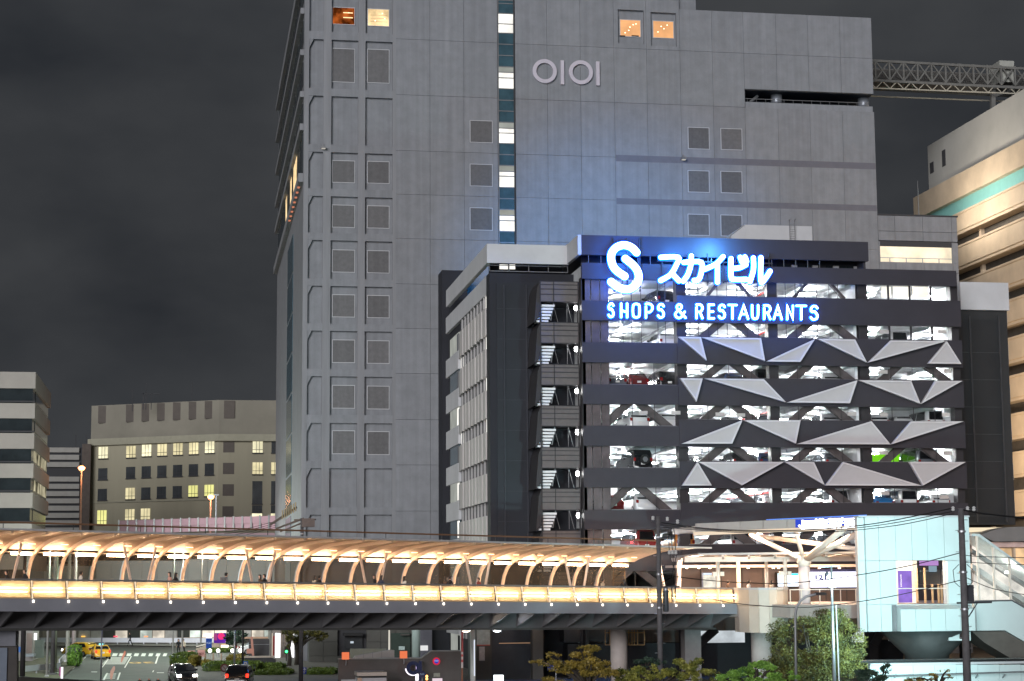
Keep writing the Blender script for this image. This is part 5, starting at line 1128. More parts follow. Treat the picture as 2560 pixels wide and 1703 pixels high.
GC = [(1, 1665, 'suv', 'black', 'top deck, beside red post'),
 (2, 1668, 'hatch', 'white', 'under the S emblem'), (2, 1745, 'sedan', 'black', 'just below the lettering, by the first column'), (2, 2067, 'sedan', 'grey', 'on the deck below the lettering'), (2, 2245, 'van', 'white', 'alone behind thick mullions'),
 (3, 1592, 'hatch', 'maroon', 'beside a tall black car'), (3, 1538, 'sedan', 'grey', 'half hidden by the brown glazing'), (3, 1668, 'suv', 'black', 'by the first dark column'), (3, 1832, 'suv', 'navy', 'inside a chevron brace'), (3, 1905, 'van', 'black', 'squeezed against a column'), (3, 2075, 'suv', 'white', 'inside the third chevron, high deck'), (3, 2255, 'sedan', 'white', 'framed by the outer chevron'),
 (4, 1592, 'suv', 'white', 'under the first chevron brace'), (4, 1668, 'hatch', 'white', 'right of the first chevron'), (4, 1838, 'sedan', 'grey', 'mid deck inside a chevron'), (4, 1912, 'hatch', 'grey', 'beside the second column'), (4, 2008, 'sedan', 'black', 'low behind a brace'), (4, 2070, 'suv', 'silver', 'inside the third chevron'), (4, 2188, 'suv', 'white', 'first of three in the end bay'), (4, 2252, 'hatch', 'white', 'middle of three in the end bay'), (4, 2328, 'van', 'white', 'last of three in the end bay'),
 (5, 1598, 'jeep', 'black', ''), (5, 1758, 'sedan', 'black', 'low at the foot of a brace'), (5, 1846, 'suv', 'black', 'next to a glaring lamp'), (5, 1912, 'suv', 'navy', 'beside the second column, dim deck'), (5, 2075, 'suv', 'grey', 'above a tall white van'), (5, 2302, 'van', 'grey', 'near the lime green board'),
 (6, 1604, 'suv', 'white', 'in the lowest full chevron'), (6, 1527, 'hatch', 'red', 'peeking from behind brown glazing'), (6, 1920, 'hatch', 'white', 'by the second column on the lowest white deck'), (6, 2018, 'sedan', 'white', 'low beside the tall white van'), (6, 2085, 'van', 'white', 'behind crossing braces'), (6, 2195, 'hatch', 'blue', ''), (6, 2255, 'van', 'white', 'between a blue car and a white wagon'), (6, 2335, 'suv', 'white', 'at the end with a red tail lamp'),
 (7, 1838, 'van', 'silver', 'lowest deck above the bridge roof'), (7, 1605, 'van', 'red', 'lowest deck behind the utility pole'), (7, 1700, 'van', 'orange', 'lowest deck beside the utility pole'), (7, 1960, 'sedan', 'black', 'lowest deck behind the branching column'), (7, 2050, 'hatch', 'grey', 'lowest deck between the cream branches')]
KW = dict(sedan='saloon', hatch='hatchback', suv='estate wagon', van='van', jeep='boxy off-roader with a spare wheel')
for fl, x, kind, colr, where in GC:
    v = VP+2.2+rng.uniform(0, .8); u = U(x, v+1, 1000); zf = ZB[fl+1]+FT
    cl_ = 'dark '+colr if colr in ('maroon', 'navy', 'grey') else colr
    car(kind, colr, (u, v, zf), rng.uniform(-.05, .05)+(.10 if x < 1700 else .03), f'{cl_} {KW[kind]} parked in the car park {where}'.strip(), 'cars parked in the open car park')
for fl, xs in ((3, (1600, 1780, 2020)), (4, (1750, 2110)), (5, (1660, 1960, 2220)), (6, (1780,)), (2, (1820,))):       # second row deeper inside
    for q, x in enumerate(xs):
        u = U(x, 164, 1000); zf = ZB[fl+1]+FT; kind = ('suv', 'van', 'hatch')[(q+fl) % 3]; colr = ('white', 'grey', 'silver')[(q+fl) % 3]
        car(kind, colr, (u, 165, zf), math.pi+rng.uniform(-.05, .05), f'{colr} {KW[kind]} facing out in the inner row of the car park', 'cars in the inner row')
# street vehicles
def at(x, y): a = pg(x, y); return (a[0], a[1], .006)
a = pg(236, 1642); car('hatch', 'yellow', (a[0], a[1], .006), math.radians(48), 'bright yellow tall taxi turning across the junction', None, 'head', 'taxi')['category'] = 'taxi'
a = pg(257, 1649); tx = car('sedan', 'yellow', (a[0], a[1], .006), math.radians(8), 'yellow taxi saloon driving away towards the zebra crossing', None, 'tail', 'taxi'); tx['category'] = 'taxi'
rs = ob('roof_sign', MB().box(a[0]-.22, a[0]+.22, a[1]+2.1, a[1]+2.3, 1.45, 1.62), E('taxi_sign', (.3, .9, .9), 1.5), None); rs.parent = tx; rs.location = (0, 2.2, 1.52); rs.data.transform(Matrix.Translation((-a[0], -a[1]-2.2, -1.53))); rs.name = 'roof_sign'
a = pg(444, 1712); car('hatch', 'black', (a[0], a[1]+3.5, .006), math.pi+math.radians(10), 'black car with glaring headlights waiting by the hedge', None, 'head', 'waiting_car')
a = pg(592, 1728); car('suv', 'black', (a[0], a[1], .13), math.radians(-6), 'black wagon with red tail lamps under the parking sign', None, 'tail', 'waiting_wagon')
a = pg(617, 1640); car('sedan', 'white', (a[0]-1, a[1], .13), math.radians(-80), 'white taxi with bright lights behind a low dark wall', None, 'head', 'taxi')

# ================================================================== people
def person_mesh(pose):
    V = dict(pel=(0,0,.92), ch=(0,.02,1.22), nk=(0,.03,1.44), hd=(0,.06,1.56), tp=(0,.06,1.68)); rad = dict(pel=(.145,.11), ch=(.165,.115), nk=(.06,.06), hd=(.092,.105), tp=(.07,.08))
    E_ = [('pel','ch'), ('ch','nk'), ('nk','hd'), ('hd','tp')]
    for s_, n_ in ((-1, 'l'), (1, 'r')):
        st_ = pose*s_
        V['hip'+n_] = (s_*.09, 0, .86); rad['hip'+n_] = (.095, .10); V['kn'+n_] = (s_*.095, .16*st_+.03, .49); rad['kn'+n_] = (.06, .065)
        V['an'+n_] = (s_*.09, .27*st_-(.08 if st_ < 0 else 0), .09+(.04 if st_ < 0 else 0)); rad['an'+n_] = (.042, .045); V['to'+n_] = (s_*.10, .27*st_+.14-(.08 if st_ < 0 else 0), .035); rad['to'+n_] = (.042, .035)
        V['sh'+n_] = (s_*.19, .02, 1.38); rad['sh'+n_] = (.062, .062); V['el'+n_] = (s_*.245, -.14*st_, 1.12); rad['el'+n_] = (.045, .045); V['wr'+n_] = (s_*.235, -.18*st_+.10, .90); rad['wr'+n_] = (.033, .033); V['ha'+n_] = (s_*.225, -.18*st_+.15, .80); rad['ha'+n_] = (.035, .022)
        E_ += [('pel','hip'+n_), ('hip'+n_,'kn'+n_), ('kn'+n_,'an'+n_), ('an'+n_,'to'+n_), ('ch','sh'+n_), ('sh'+n_,'el'+n_), ('el'+n_,'wr'+n_), ('wr'+n_,'ha'+n_)]
    keys = list(V); me = bpy.data.meshes.new('skel'); me.from_pydata([V[k_] for k_ in keys], [(keys.index(a), keys.index(b)) for a, b in E_], [])
    o = bpy.data.objects.new('skel', me); col.objects.link(o); md = o.modifiers.new('s', 'SKIN'); md.use_smooth_shade = True
    sv = me.skin_vertices[0].data
    for i, k_ in enumerate(keys): sv[i].radius = rad[k_]
    sv[0].use_root = True
    o.modifiers.new('u', 'SUBSURF').levels = 1; bpy.context.view_layer.update()
    r_ = bpy.data.meshes.new_from_object(o.evaluated_get(bpy.context.evaluated_depsgraph_get())); bpy.data.objects.remove(o); bpy.data.meshes.remove(me)
    r_.materials.clear()
    for _ in range(3): r_.materials.append(black)
    for p in r_.polygons:
        c = p.center; p.use_smooth = True
        p.material_index = 0 if (c.z > 1.46 or (abs(c.x) > .19 and c.z < .93)) else (1 if c.z > .93 else 2)
        if c.z < .06: p.material_index = 2
    return r_
PM = [person_mesh(1.0), person_mesh(-.8), person_mesh(.12)]
def hair_mesh(long):
    k = MB(); n = 12; R_ = []
    zs = [(1.71, .02), (1.70, .07), (1.66, .105), (1.60, .118), (1.54, .112)]+([(1.44, .12), (1.34, .11)] if long else [(1.50, .09)])
    for z, r_ in zs:
        R_.append(len(k.v))
        for j in range(n):
            t = 2*math.pi*j/n; y = .045+math.sin(t)*r_*1.1; 
            if z < 1.62 and math.sin(t) > .15: y = .045+.015
            k.v.append((math.cos(t)*r_*(.95), y, z))
    for a, b in zip(R_, R_[1:]):
        for j in range(n): k.f.append((a+j, a+(j+1)%n, b+(j+1)%n, b+j))
    k.f.append(tuple(R_[0]+j for j in range(n))); return k.mesh('hair')
HM = [hair_mesh(False), hair_mesh(True)]
for h_ in HM:
    h_.materials.append(M('hair', (.012, .009, .008), .5, var=0))
    for p in h_.polygons: p.use_smooth = True
SKIN = M('skin', (.50, .30, .22), .6, var=.03)
CL = {n_: M('cloth_'+n_, c, .85, var=.06, scale=6) for n_, c in dict(black=(.014, .014, .017), white=(.62, .6, .57), pink=(.5, .28, .24), grey=(.14, .14, .15), navy=(.03, .04, .08), beige=(.42, .33, .24), brown=(.1, .06, .04), red=(.25, .05, .04), cream=(.55, .48, .38)).items()}
def person(loc, rz, top, leg, pose, long, label, h=1.0, group='people walking over the footbridge', bag=None):
    t = thing('person', loc, label, 'person', group); t.rotation_euler = (0, 0, rz); t.scale = (h, h, h)
    b = bpy.data.objects.new('body', PM[pose]); col.objects.link(b); b.parent = t
    for i, m_ in enumerate((SKIN, CL[top], CL[leg])): b.material_slots[i].link = 'OBJECT'; b.material_slots[i].material = m_
    hr = bpy.data.objects.new('hair', HM[1 if long else 0]); col.objects.link(hr); hr.parent = t
    if bag: bo = ob('bag', MB().box(-.17, .17, -.30, -.12, 1.0, 1.42), CL[bag], None); bo.parent = t; bo.location = (0, 0, 0)
    return t
BA = math.atan2(BT.y, BT.x); RT_, LF_ = BA-math.pi/2, BA+math.pi/2
PPL = [(17, 2.5, 'black', 'cream', 0, 0, -1, 'in black jacket and pale trousers, striding by a strut'), (63, 2.8, 'black', 'grey', 1, 0, -1, 'all in black bending by the first railing post'), (201, 5.5, 'white', 'beige', 2, 0, 1, 'in a white shirt walking alone'), (425, 3.5, 'pink', 'cream', 0, 1, -1, 'with long hair in a pink top'), (438, 4.5, 'black', 'black', 1, 1, 1, 'in black with long hair beside a pink top'), (564, 4.0, 'grey', 'black', 2, 0, 1, 'in dark grey with a rucksack'), (651, 4.2, 'brown', 'grey', 0, 1, -1, 'in brown beside a strut pair'), (662, 5.4, 'black', 'black', 1, 0, -1, 'in black close behind a person in brown'), (785, 4.8, 'cream', 'beige', 0, 1, 1, 'in a cream top next to another walker'), (797, 5.6, 'black', 'navy', 1, 0, 1, 'in black overtaking a cream top'), (937, 5.0, 'black', 'black', 0, 1, -1, 'in a long black coat'), (952, 4.4, 'navy', 'black', 1, 1, 1, 'in navy with long hair by a long black coat'), (1010, 5.0, 'white', 'grey', 2, 1, 1, 'with brown hair in a white blouse'), (1113, 4.8, 'brown', 'black', 0, 1, 1, 'in brown walking beside a taller friend'), (1124, 4.2, 'black', 'black', 1, 0, 1, 'tall and all in black'), (1197, 5.2, 'red', 'black', 2, 0, -1, 'in a dark red top'), (1506, 4.6, 'beige', 'grey', 0, 0, 1, 'in a beige top near the utility pole'), (1560, 4.2, 'black', 'black', 1, 1, 1, 'in black with shoulder length hair near the scaffold')]
for x, w_, top, leg, pose, lg_, dr_, lab in PPL:
    i = bfind(x, 1450, w_); p = bp(i, w_, .0); person(p, RT_ if dr_ > 0 else LF_, top, leg, pose, lg_, 'person '+lab, 1.0+rng.uniform(-.03, .04), bag='grey' if 'rucksack' in lab else None)
for x, v, top, lg_, lab in ((1819, 138, 'brown', 0, 'person in a brown jacket on the plaza by a white column'), (1871, 136, 'white', 0, 'person in white looking down behind the rounded parapet'), (1928, 135, 'cream', 1, 'person with long dark hair behind the rounded parapet')):
    person((U(x, v, 1450), v, ZD), math.radians(-80), top, 'black', 2, lg_, lab, 1.0, 'people on the station plaza')
for x, y, top, lg_, lab in ((446, 1640, 'black', 1, 'person in a long black coat standing at the kerb'), (458, 1640, 'cream', 0, 'person in a cream coat standing at the kerb')):
    a = pg(x, y); person((a[0], a[1], .13), math.radians(160), top, 'black', 2, lg_, lab, 1.0, 'people at the kerb')
a = pg(325, 1618); person((a[0], a[1], .14), math.radians(90), 'black', 'black', 0, 0, 'person in black walking behind the white crash barrier', 1.0, 'people at the kerb')
# ================================================================== poles and cables
def utility_pole(x, xb, ytop, d, r_, label, steps=True, zb=0):
    p = pd(x, ytop, d); q = pd(xb, 1690, d); t = thing('utility_pole', (p.x, p.y, zb), label, 'utility pole', 'concrete utility poles')
    ob('pole', MB().tube([(p.x, p.y, zb), (p.x, p.y, p.z)], [r_*1.15, r_*.8], 14), pole_c, t, True)
    if steps:
        for j in range(14):
            z = p.z-.6-j*.55; s_ = -1 if j % 2 else 1; ob('step_bolt', MB().tube([(p.x, p.y, z), (p.x+s_*(r_+.16), p.y, z)], .018, 5), steel, t)
    for z in (p.z-1.2, p.z-3.3, p.z-5.2): ob('clamp_band', MB().tube([(p.x, p.y, z-.05), (p.x, p.y, z+.05)], r_*1.12, 14), steel, t)
    return t, p
insul = M('insulator', (.55, .55, .55), .3, var=0); dkm = M('pole_gear', (.04, .042, .05), .6, var=.1)
def insulator(t, x, y, z): ob('insulator', MB().tube([(x, y, z-.12), (x, y, z-.06), (x, y, z), (x, y, z+.06), (x, y, z+.12)], [.06, .10, .07, .10, .04], 8), insul, t)
PD1, PD2 = 108.0, 98.0
t1, p1 = utility_pole(1645, 1640, 1291, PD1, .15, 'slim grey utility pole with a hanging transformer before the footbridge')
k = MB(); k.bar((p1.x-.4, p1.y, p1.z-.25), (p1.x+1.4, p1.y, p1.z-.55), .09); ob('crossarm', k, dkm, t1)
for dx, dz in ((-.3, .0), (.55, -.05), (1.15, -.2)): insulator(t1, p1.x+dx, p1.y, p1.z-.1+dz)
k = MB(); k.bar((p1.x, p1.y, p1.z-1.25), (p1.x+1.0, p1.y, p1.z-1.15), .07); ob('crossarm', k, dkm, t1)
k = MB(); k.bar((p1.x, p1.y, p1.z-2.15), (p1.x+1.0, p1.y, p1.z-2.1), .07); ob('crossarm', k, dkm, t1)
for dx in (.62, .8, 1.0):
    z0 = p1.z-.6; ob('drop_cable', MB().tube([(p1.x+dx*.9, p1.y-.05, z0), (p1.x+dx-.05, p1.y-.05, z0-.6), (p1.x+dx, p1.y-.05, z0-1.3), (p1.x+dx+.03, p1.y-.05, z0-1.7), (p1.x+.85, p1.y-.05, z0-2.3), (p1.x+.7, p1.y-.05, z0-2.9), (p1.x+.1, p1.y-.05, z0-3.2)], .025, 6), black, t1)
    insulator(t1, p1.x+dx, p1.y-.05, p1.z-2.05)
a = pd(1664, 1479, PD1); tr = ob('transformer', MB().tube([(a.x, a.y, a.z-1.15), (a.x, a.y, a.z-1.1), (a.x, a.y, a.z+.02), (a.x, a.y, a.z+.06)], [.14, .17, .17, .15], 14), M('transformer', (.055, .065, .075), .5, var=.15), t1, True)
ob('lid', MB().tube([(a.x, a.y, a.z+.06), (a.x, a.y, a.z+.22)], .15, 12), steel, tr)
k = MB(); k.bar((p1.x, p1.y, a.z+.25), (p1.x+1.2, p1.y, a.z+.3), .08); ob('crossarm', k, dkm, t1)
for z in (a.z-.2, a.z-.75): ob('bracket', MB().bar((p1.x, p1.y, z), (a.x, a.y, z+.02), .06), dkm, t1)
for dx in (.75, .95): ob('fuse', MB().tube([(p1.x+dx, p1.y, a.z-.4), (p1.x+dx, p1.y, a.z+.28)], .035, 6), black, t1)
t2, p2 = utility_pole(2402, 2408, 1271, PD2, .19, 'thick dark utility pole with a switch box in front of the pale entrance')
k = MB(); k.bar((p2.x-.6, p2.y, p2.z-.1), (p2.x+.9, p2.y, p2.z-.05), .08); ob('crossarm', k, dkm, t2)
for dx in (-.45, .35, .7): insulator(t2, p2.x+dx, p2.y-.05, p2.z-.02)
a = pd(2421, 1484, PD2); bx_ = ob('switch_box', MB().box(a.x-.22, a.x+.22, a.y-.2, a.y+.2, a.z-.42, a.z+.44), dkm, t2); ob('terminal', MB().tube([(a.x+.2, a.y, a.z+.3), (a.x+.32, a.y, a.z+.3)], .03, 6), dkm, bx_)
k = MB(); k.bar((p2.x-.4, p2.y, a.z-.48), (p2.x+1.5, p2.y, a.z-.45), .10); ob('crossarm', k, dkm, t2); k = MB(); k.bar((p2.x+.2, p2.y, a.z-1.2), (p2.x+.7, p2.y, a.z-.5), .05); ob('stay', k, dkm, t2)
for s_ in (-1, 1): ob('cable_loop', MB().tube([(p2.x+s_*.22, p2.y, a.z+1.5), (p2.x+s_*.55, p2.y, a.z+1.2), (p2.x+s_*.5, p2.y, a.z+.6), (p2.x+s_*.22, p2.y, a.z+.35)], .02, 5), black, t2)
def cable(pts, d0, d1, r_, label, name='power_cable'):
    P = []; n = len(pts)
    for i, (x, y) in enumerate(pts): P.append(pd(x, y, d0+(d1-d0)*(x-pts[0][0])/(pts[-1][0]-pts[0][0])))
    Q = []
    for i in range(n-1):
        pa, pb, pc_, pd_ = P[max(i-1, 0)], P[i], P[i+1], P[min(i+2, n-1)]
        for j in range(5):
            t = j/5; Q.append(.5*((2*pb)+(-pa+pc_)*t+(2*pa-5*pb+4*pc_-pd_)*t*t+(-pa+3*pb-3*pc_+pd_)*t**3))
    Q.append(P[-1]); o = ob(name, MB().tube(Q, r_, 5), black); return tag(o, label, 'cable', 'overhead cables')
cable([(1650, 1306), (1760, 1321), (1900, 1327), (2050, 1323), (2200, 1307), (2385, 1270)], PD1, PD2, .028, 'topmost black cable between the two utility poles')
cable([(1650, 1312), (1780, 1325), (1920, 1330), (2060, 1327), (2220, 1310), (2385, 1278)], PD1, PD2, .022, 'second black cable between the two utility poles')
cable([(1655, 1318), (1800, 1329), (1940, 1334), (2080, 1330), (2240, 1314), (2385, 1284)], PD1, PD2, .022, 'third black cable between the two utility poles')
cable([(1648, 1435), (1740, 1448), (1860, 1457), (1990, 1457), (2150, 1437), (2280, 1413), (2398, 1383)], PD1, PD2, .024, 'black cable crossing in front of the plaza and purple banner')
cable([(1770, 1495), (1850, 1510), (2000, 1519), (2120, 1508), (2250, 1487), (2400, 1451)], 112, PD2, .022, 'low black cable passing the rounded parapet')
cable([(2405, 1274), (2450, 1283), (2500, 1289), (2600, 1299)], PD2, PD2-4, .045, 'thick black cable leaving the dark pole')
cable([(2412, 1388), (2440, 1391), (2500, 1393), (2620, 1396)], PD2, PD2-4, .02, 'upper thin cable before the glazed escalator')
cable([(2412, 1404), (2440, 1407), (2500, 1410), (2620, 1414)], PD2, PD2-4, .02, 'lower thin cable before the glazed escalator')
cable([(2412, 1442), (2450, 1460), (2500, 1476), (2620, 1496)], PD2, PD2-4, .02, 'sagging thin cable by the switch box')
# cluttered pole behind the bridge
t3, p3 = utility_pole(755, 755, 1296, 146, .15, 'cluttered utility pole with slanted crossarms behind the bridge roof', False)
for (x0, y0, x1, y1, w_) in ((676, 1312, 742, 1268, .16), (690, 1322, 760, 1296, .14), (720, 1322, 775, 1300, .10), (735, 1300, 790, 1299, .1), (700, 1330, 752, 1308, .08)):
    a, b = pd(x0, y0, 146), pd(x1, y1, 146); ob('crossarm', MB().bar(a, b, w_), M('arm_brown', (.10, .075, .06), .7, var=.2), t3)
for j in range(7): a = pd(706+j*5.5, 1287-j*3.3, 145.8); ob('insulator', MB().tube([(a.x, a.y, a.z-.35), (a.x, a.y, a.z+.35)], .05, 6), M('insulator_amber', (.35, .28, .16), .4, var=0), t3)
a = pd(770, 1308, 146); ob('transformer', MB().box(a.x-.5, a.x+.5, a.y-.4, a.y+.4, a.z-.3, a.z+.35), M('gear_brown', (.13, .10, .09), .6, var=.2), t3)
for j in range(4): cable([(560, 1345-j*5), (620, 1336-j*5), (690, 1318-j*5)], 150, 146, .02, ('uppermost', 'second', 'third', 'lowest')[3-j]+' thin cable fanning from the cluttered pole')
def slim_pole(x, y0, y1, d, r_, mat, label, head=None, power=0, colr=(1, 1, 1), cat='street lamp', zt=None, name='street_lamp'):
    p = pd(x, y1, d); zb = .0; zt = zt if zt else pd(x, y0, d).z
    t = thing(name, (p.x, p.y, zb), label, cat); ob('pole', MB().tube([(p.x, p.y, zb), (p.x, p.y, zt)], [r_, r_*.75], 10), mat, t, True)
    ob('base_plate', MB().tube([(p.x, p.y, zb), (p.x, p.y, zb+.25)], r_*1.8, 10), mat, t, True)
    if head:
        hx = head; k = MB(); k.tube([(p.x, p.y, zt-.1), (p.x+hx*.4, p.y, zt+.12), (p.x+hx, p.y, zt+.2)], .05, 8); ob('arm', k, mat, t)
        ob('lamp_head', MB().box(p.x+hx-.35, p.x+hx+.35, p.y-.16, p.y+.16, zt+.13, zt+.3), mat, t); ob('lens', MB().box(p.x+hx-.3, p.x+hx+.3, p.y-.12, p.y+.12, zt+.09, zt+.128), E('lens_'+str(colr), colr, 20), t)
        if power: lamp('street_light', (p.x+hx, p.y, zt-.05), power, colr, t, radius=.3)
    return t
def gd(y, x=400): return 1/( (y-(1468-.007*x))/(F*H))/1.0
wp = M('pole_white', (.34, .34, .33), .5, var=.05); gp_ = M('pole_green', (.30, .33, .26), .6, var=.1)
GL = (.80, 1, .86)
slim_pole(117, 1583, 1690, 158, .11, wp, 'white lamp post by the crash barrier on the verge', 1.5, 4200, GL, zt=11.2)
slim_pole(131, 1583, 1684, 162, .20, pole_c, 'black banded concrete pole on the verge', None, name='roadside_pole', cat='pole', zt=12.4)
slim_pole(135, 1583, 1684, 163, .22, gp_, 'pale green concrete pole touching the black one', None, name='roadside_pole', cat='pole', zt=12.4)
slim_pole(168, 1583, 1654, 190, .2, M('pole_pale', (.42, .43, .38), .6), 'pale round pole behind the green verge bush', None, name='roadside_pole', cat='pole', zt=12.4)
slim_pole(184, 1583, 1630, 215, .25, M('pole_stripe', (.5, .42, .42), .6), 'pinkish traffic pole at the junction corner', 2.5, 5600, GL, zt=12.4)
slim_pole(56, 1583, 1690, 156, .22, dark_steel, 'thick dark steel pole next to the pier', None, name='roadside_pole', cat='pole', zt=12.4)
slim_pole(252, 1583, 1703, 140, .07, steel, 'thin galvanised pole in front of the yellow taxi', None, name='roadside_pole', cat='pole', zt=5.0)
slim_pole(432, 1583, 1638, 205, .09, wp, 'white lamp post beside the standing pair', 1.2, 5600, GL, zt=12.4)
slim_pole(455, 1583, 1648, 190, .10, wp, 'white lamp post rising from the clipped hedge', -1.2, 5600, (1, 1, .9), zt=12.4)
slim_pole(502, 1583, 1624, 228, .10, wp, 'far white lamp post near the blue banner', 1.2, 5200, (1, .95, .85), zt=12.4)
slim_pole(585.5, 1583, 1703, 150, .085, steel, 'grey pole left of the black pole by the parking sign', None, name='roadside_pole', cat='pole', zt=5.0)
slim_pole(606, 1583, 1703, 152, .10, black, 'black pole behind the parking sign', None, name='roadside_pole', cat='pole', zt=5.0)
slim_pole(676, 1583, 1662, 182, .12, M('pole_mid', (.30, .29, .27), .6), 'grey square post at the end of the low dark wall', None, name='roadside_pole', cat='pole', zt=12.4)
slim_pole(973, 1582, 1626, 178, .09, E('tube_pole', (1, .95, .82), .7), 'slender lit column of light before the tower base', None, name='light_column', cat='lamp', zt=Z(973, 1560, 178))
# curved street lamp and metal pole in front of the station
a = pd(1989, 1703, 104); cl = thing('street_lamp', (a.x, a.y, 0), 'curved steel street lamp arching over the round tree', 'street lamp')
P = [pd(x, y, 104) for x, y in ((1989, 1620), (1988, 1540), (1991, 1518), (2000, 1503), (2015, 1492), (2035, 1487), (2046, 1485))]
ob('pole', MB().tube([Vector((a.x, a.y, 0))]+P, .075, 10), steel, cl, True); b = P[-1]; ob('lamp_head', MB().box(b.x-.15, b.x+.42, b.y-.14, b.y+.14, b.z-.08, b.z+.08), dark_steel, cl)
a = pd(2086, 1703, 106); ml = thing('floodlight_mast', (a.x, a.y, 0), 'steel mast with a blinding white floodlight before the plaza', 'street lamp'); zt = pd(2085, 1415, 106).z; zl_ = pd(2085, 1458, 106).z
ob('mast', MB().tube([(a.x, a.y, 0), (a.x, a.y, zt)], [.13, .06], 10), steel, ml, True); ob('side_pipe', MB().tube([(a.x+.3, a.y, 0), (a.x+.22, a.y, zl_-1.2)], .05, 8), steel, ml)
ob('crossarm', MB().bar((a.x-.7, a.y, zt-.05), (a.x+.5, a.y, zt), .06), steel, ml); ob('bird_spike', MB().tube([(a.x-.35, a.y, zl_+.45), (a.x-.2, a.y, zl_+.6)], .1, 6), dkm, ml)
ob('flood_lens', MB().tube([(a.x+.0, a.y-.25, zl_-.05), (a.x+.0, a.y-.1, zl_-.05)], [.16, .16], 12), E('flood_lens', (.92, .95, 1), 60), ml); ob('flood_body', MB().box(a.x-.2, a.x+.2, a.y-.1, a.y+.12, zl_-.25, zl_+.2), steel, ml)
# unseen mercury floodlight, added behind the thick pole to wash the entrance
fl_ = ob('floodlight', MB().box(p2.x-.12, p2.x+.12, p2.y+.22, p2.y+.5, 4.6, 4.9), dkm, t2); ob('flood_lens', MB().box(p2.x-.1, p2.x+.1, p2.y+.5, p2.y+.52, 4.63, 4.87), E('flood_cyan', (.55, 1, .98), 10), fl_)
lamp('unseen_flood_light', (p2.x-.3, p2.y+1.0, 5.2), 30000, (.60, .98, 1.0), t2, 'SPOT', .25, (.0, 1, .14), 74)
lamp('unseen_flood_light', (p2.x+1.5, p2.y+2.0, 3.2), 5000, (.5, .97, 1.0), t2, 'SPOT', .3, (.05, 1, -.12), 80)

# ================================================================== greenery
def leafmat(n_, c1, c2, tr=.25):
    m_ = bpy.data.materials.new(n_); m_.use_nodes = True; t = m_.node_tree; b = t.nodes['Principled BSDF']; b.inputs['Roughness'].default_value = .55
    g_ = t.nodes.new('ShaderNodeNewGeometry'); z = t.nodes.new('ShaderNodeTexNoise'); z.inputs['Scale'].default_value = 1.6; z.inputs['Detail'].default_value = 5; z.inputs['Roughness'].default_value = .75
    r_ = t.nodes.new('ShaderNodeValToRGB'); r_.color_ramp.elements[0].position = .34; r_.color_ramp.elements[1].position = .66; r_.color_ramp.elements[0].color = (*c1, 1); r_.color_ramp.elements[1].color = (*c2, 1)
    t.links.new(g_.outputs['Position'], z.inputs[0]); t.links.new(z.outputs[0], r_.inputs[0]); t.links.new(r_.outputs[0], b.inputs['Base Color']); b.inputs['Subsurface Weight'].default_value = 0; return m_
lf_auto = leafmat('leaf_autumn', (.09, .08, .014), (.42, .29, .05)); lf_mix = leafmat('leaf_mixed', (.06, .09, .018), (.34, .32, .06)); lf_green = leafmat('leaf_green', (.08, .19, .03), (.28, .50, .08)); lf_dark = leafmat('leaf_dark', (.018, .030, .012), (.17, .15, .03)); lf_pine = leafmat('leaf_pine', (.015, .035, .025), (.05, .09, .055)); lf_hedge = leafmat('leaf_hedge', (.05, .09, .012), (.14, .20, .03)); lf_gold = leafmat('leaf_gold', (.16, .13, .02), (.34, .28, .05)); bark = M('bark', (.035, .028, .022), .9, var=.3, scale=4)
def leaves(blobs, n, size, squash=.55):
    """leaf-sized faces spread through uneven clumps"""
    V = np.zeros((n*4, 3)); vol = np.array([b[3]*b[4]*b[5] for b in blobs]); pick = rng.choice(len(blobs), n, p=vol/vol.sum())
    bl = np.array(blobs)[pick]; d = rng.normal(size=(n, 3)); d /= np.linalg.norm(d, axis=1)[:, None]; rad = rng.uniform(.25, 1.0, n)**.45
    lump = 1+.28*np.sin(d[:, 0]*7+bl[:, 0]*3)*np.sin(d[:, 1]*6+1)*np.cos(d[:, 2]*8)
    c = bl[:, :3]+d*bl[:, 3:6]*(rad*lump)[:, None]+rng.normal(size=(n, 3))*size*.5
    a = rng.normal(size=(n, 3)); a[:, 2] *= squash; a /= np.linalg.norm(a, axis=1)[:, None]; b = np.cross(a, rng.normal(size=(n, 3))); b /= np.linalg.norm(b, axis=1)[:, None]
    s = size*rng.uniform(.6, 1.35, n)[:, None]
    V[0::4] = c-a*s; V[1::4] = c+b*s*.42; V[2::4] = c+a*s; V[3::4] = c-b*s*.42
    me = bpy.data.meshes.new('leaves'); me.from_pydata(V.tolist(), [], np.arange(n*4).reshape(n, 4).tolist()); return me
def tree(label, base, blobs, n, size, mat, cat='tree', name='broadleaf_tree', trunk=.12, group=None):
    t = thing(name, base, label, cat, group); b = Vector(base)
    me = leaves(blobs, n, size); me.transform(Matrix.Translation(-b)); me.materials.append(mat); o = bpy.data.objects.new('crown', me); col.objects.link(o); o.parent = t
    k = MB(); top = Vector((b.x, b.y, min(bl[2] for bl in blobs))); k.tube([b, b+(top-b)*.5+Vector((.08, 0, 0)), top], [trunk, trunk*.8, trunk*.6], 8)
    for bl in blobs[::3]: c = Vector(bl[:3]); k.tube([top-Vector((0, 0, .3)), (top+c)/2+Vector((.05, 0, .1)), c], [trunk*.5, trunk*.35, trunk*.12], 6)
    ob('trunk', k, bark, t); return t
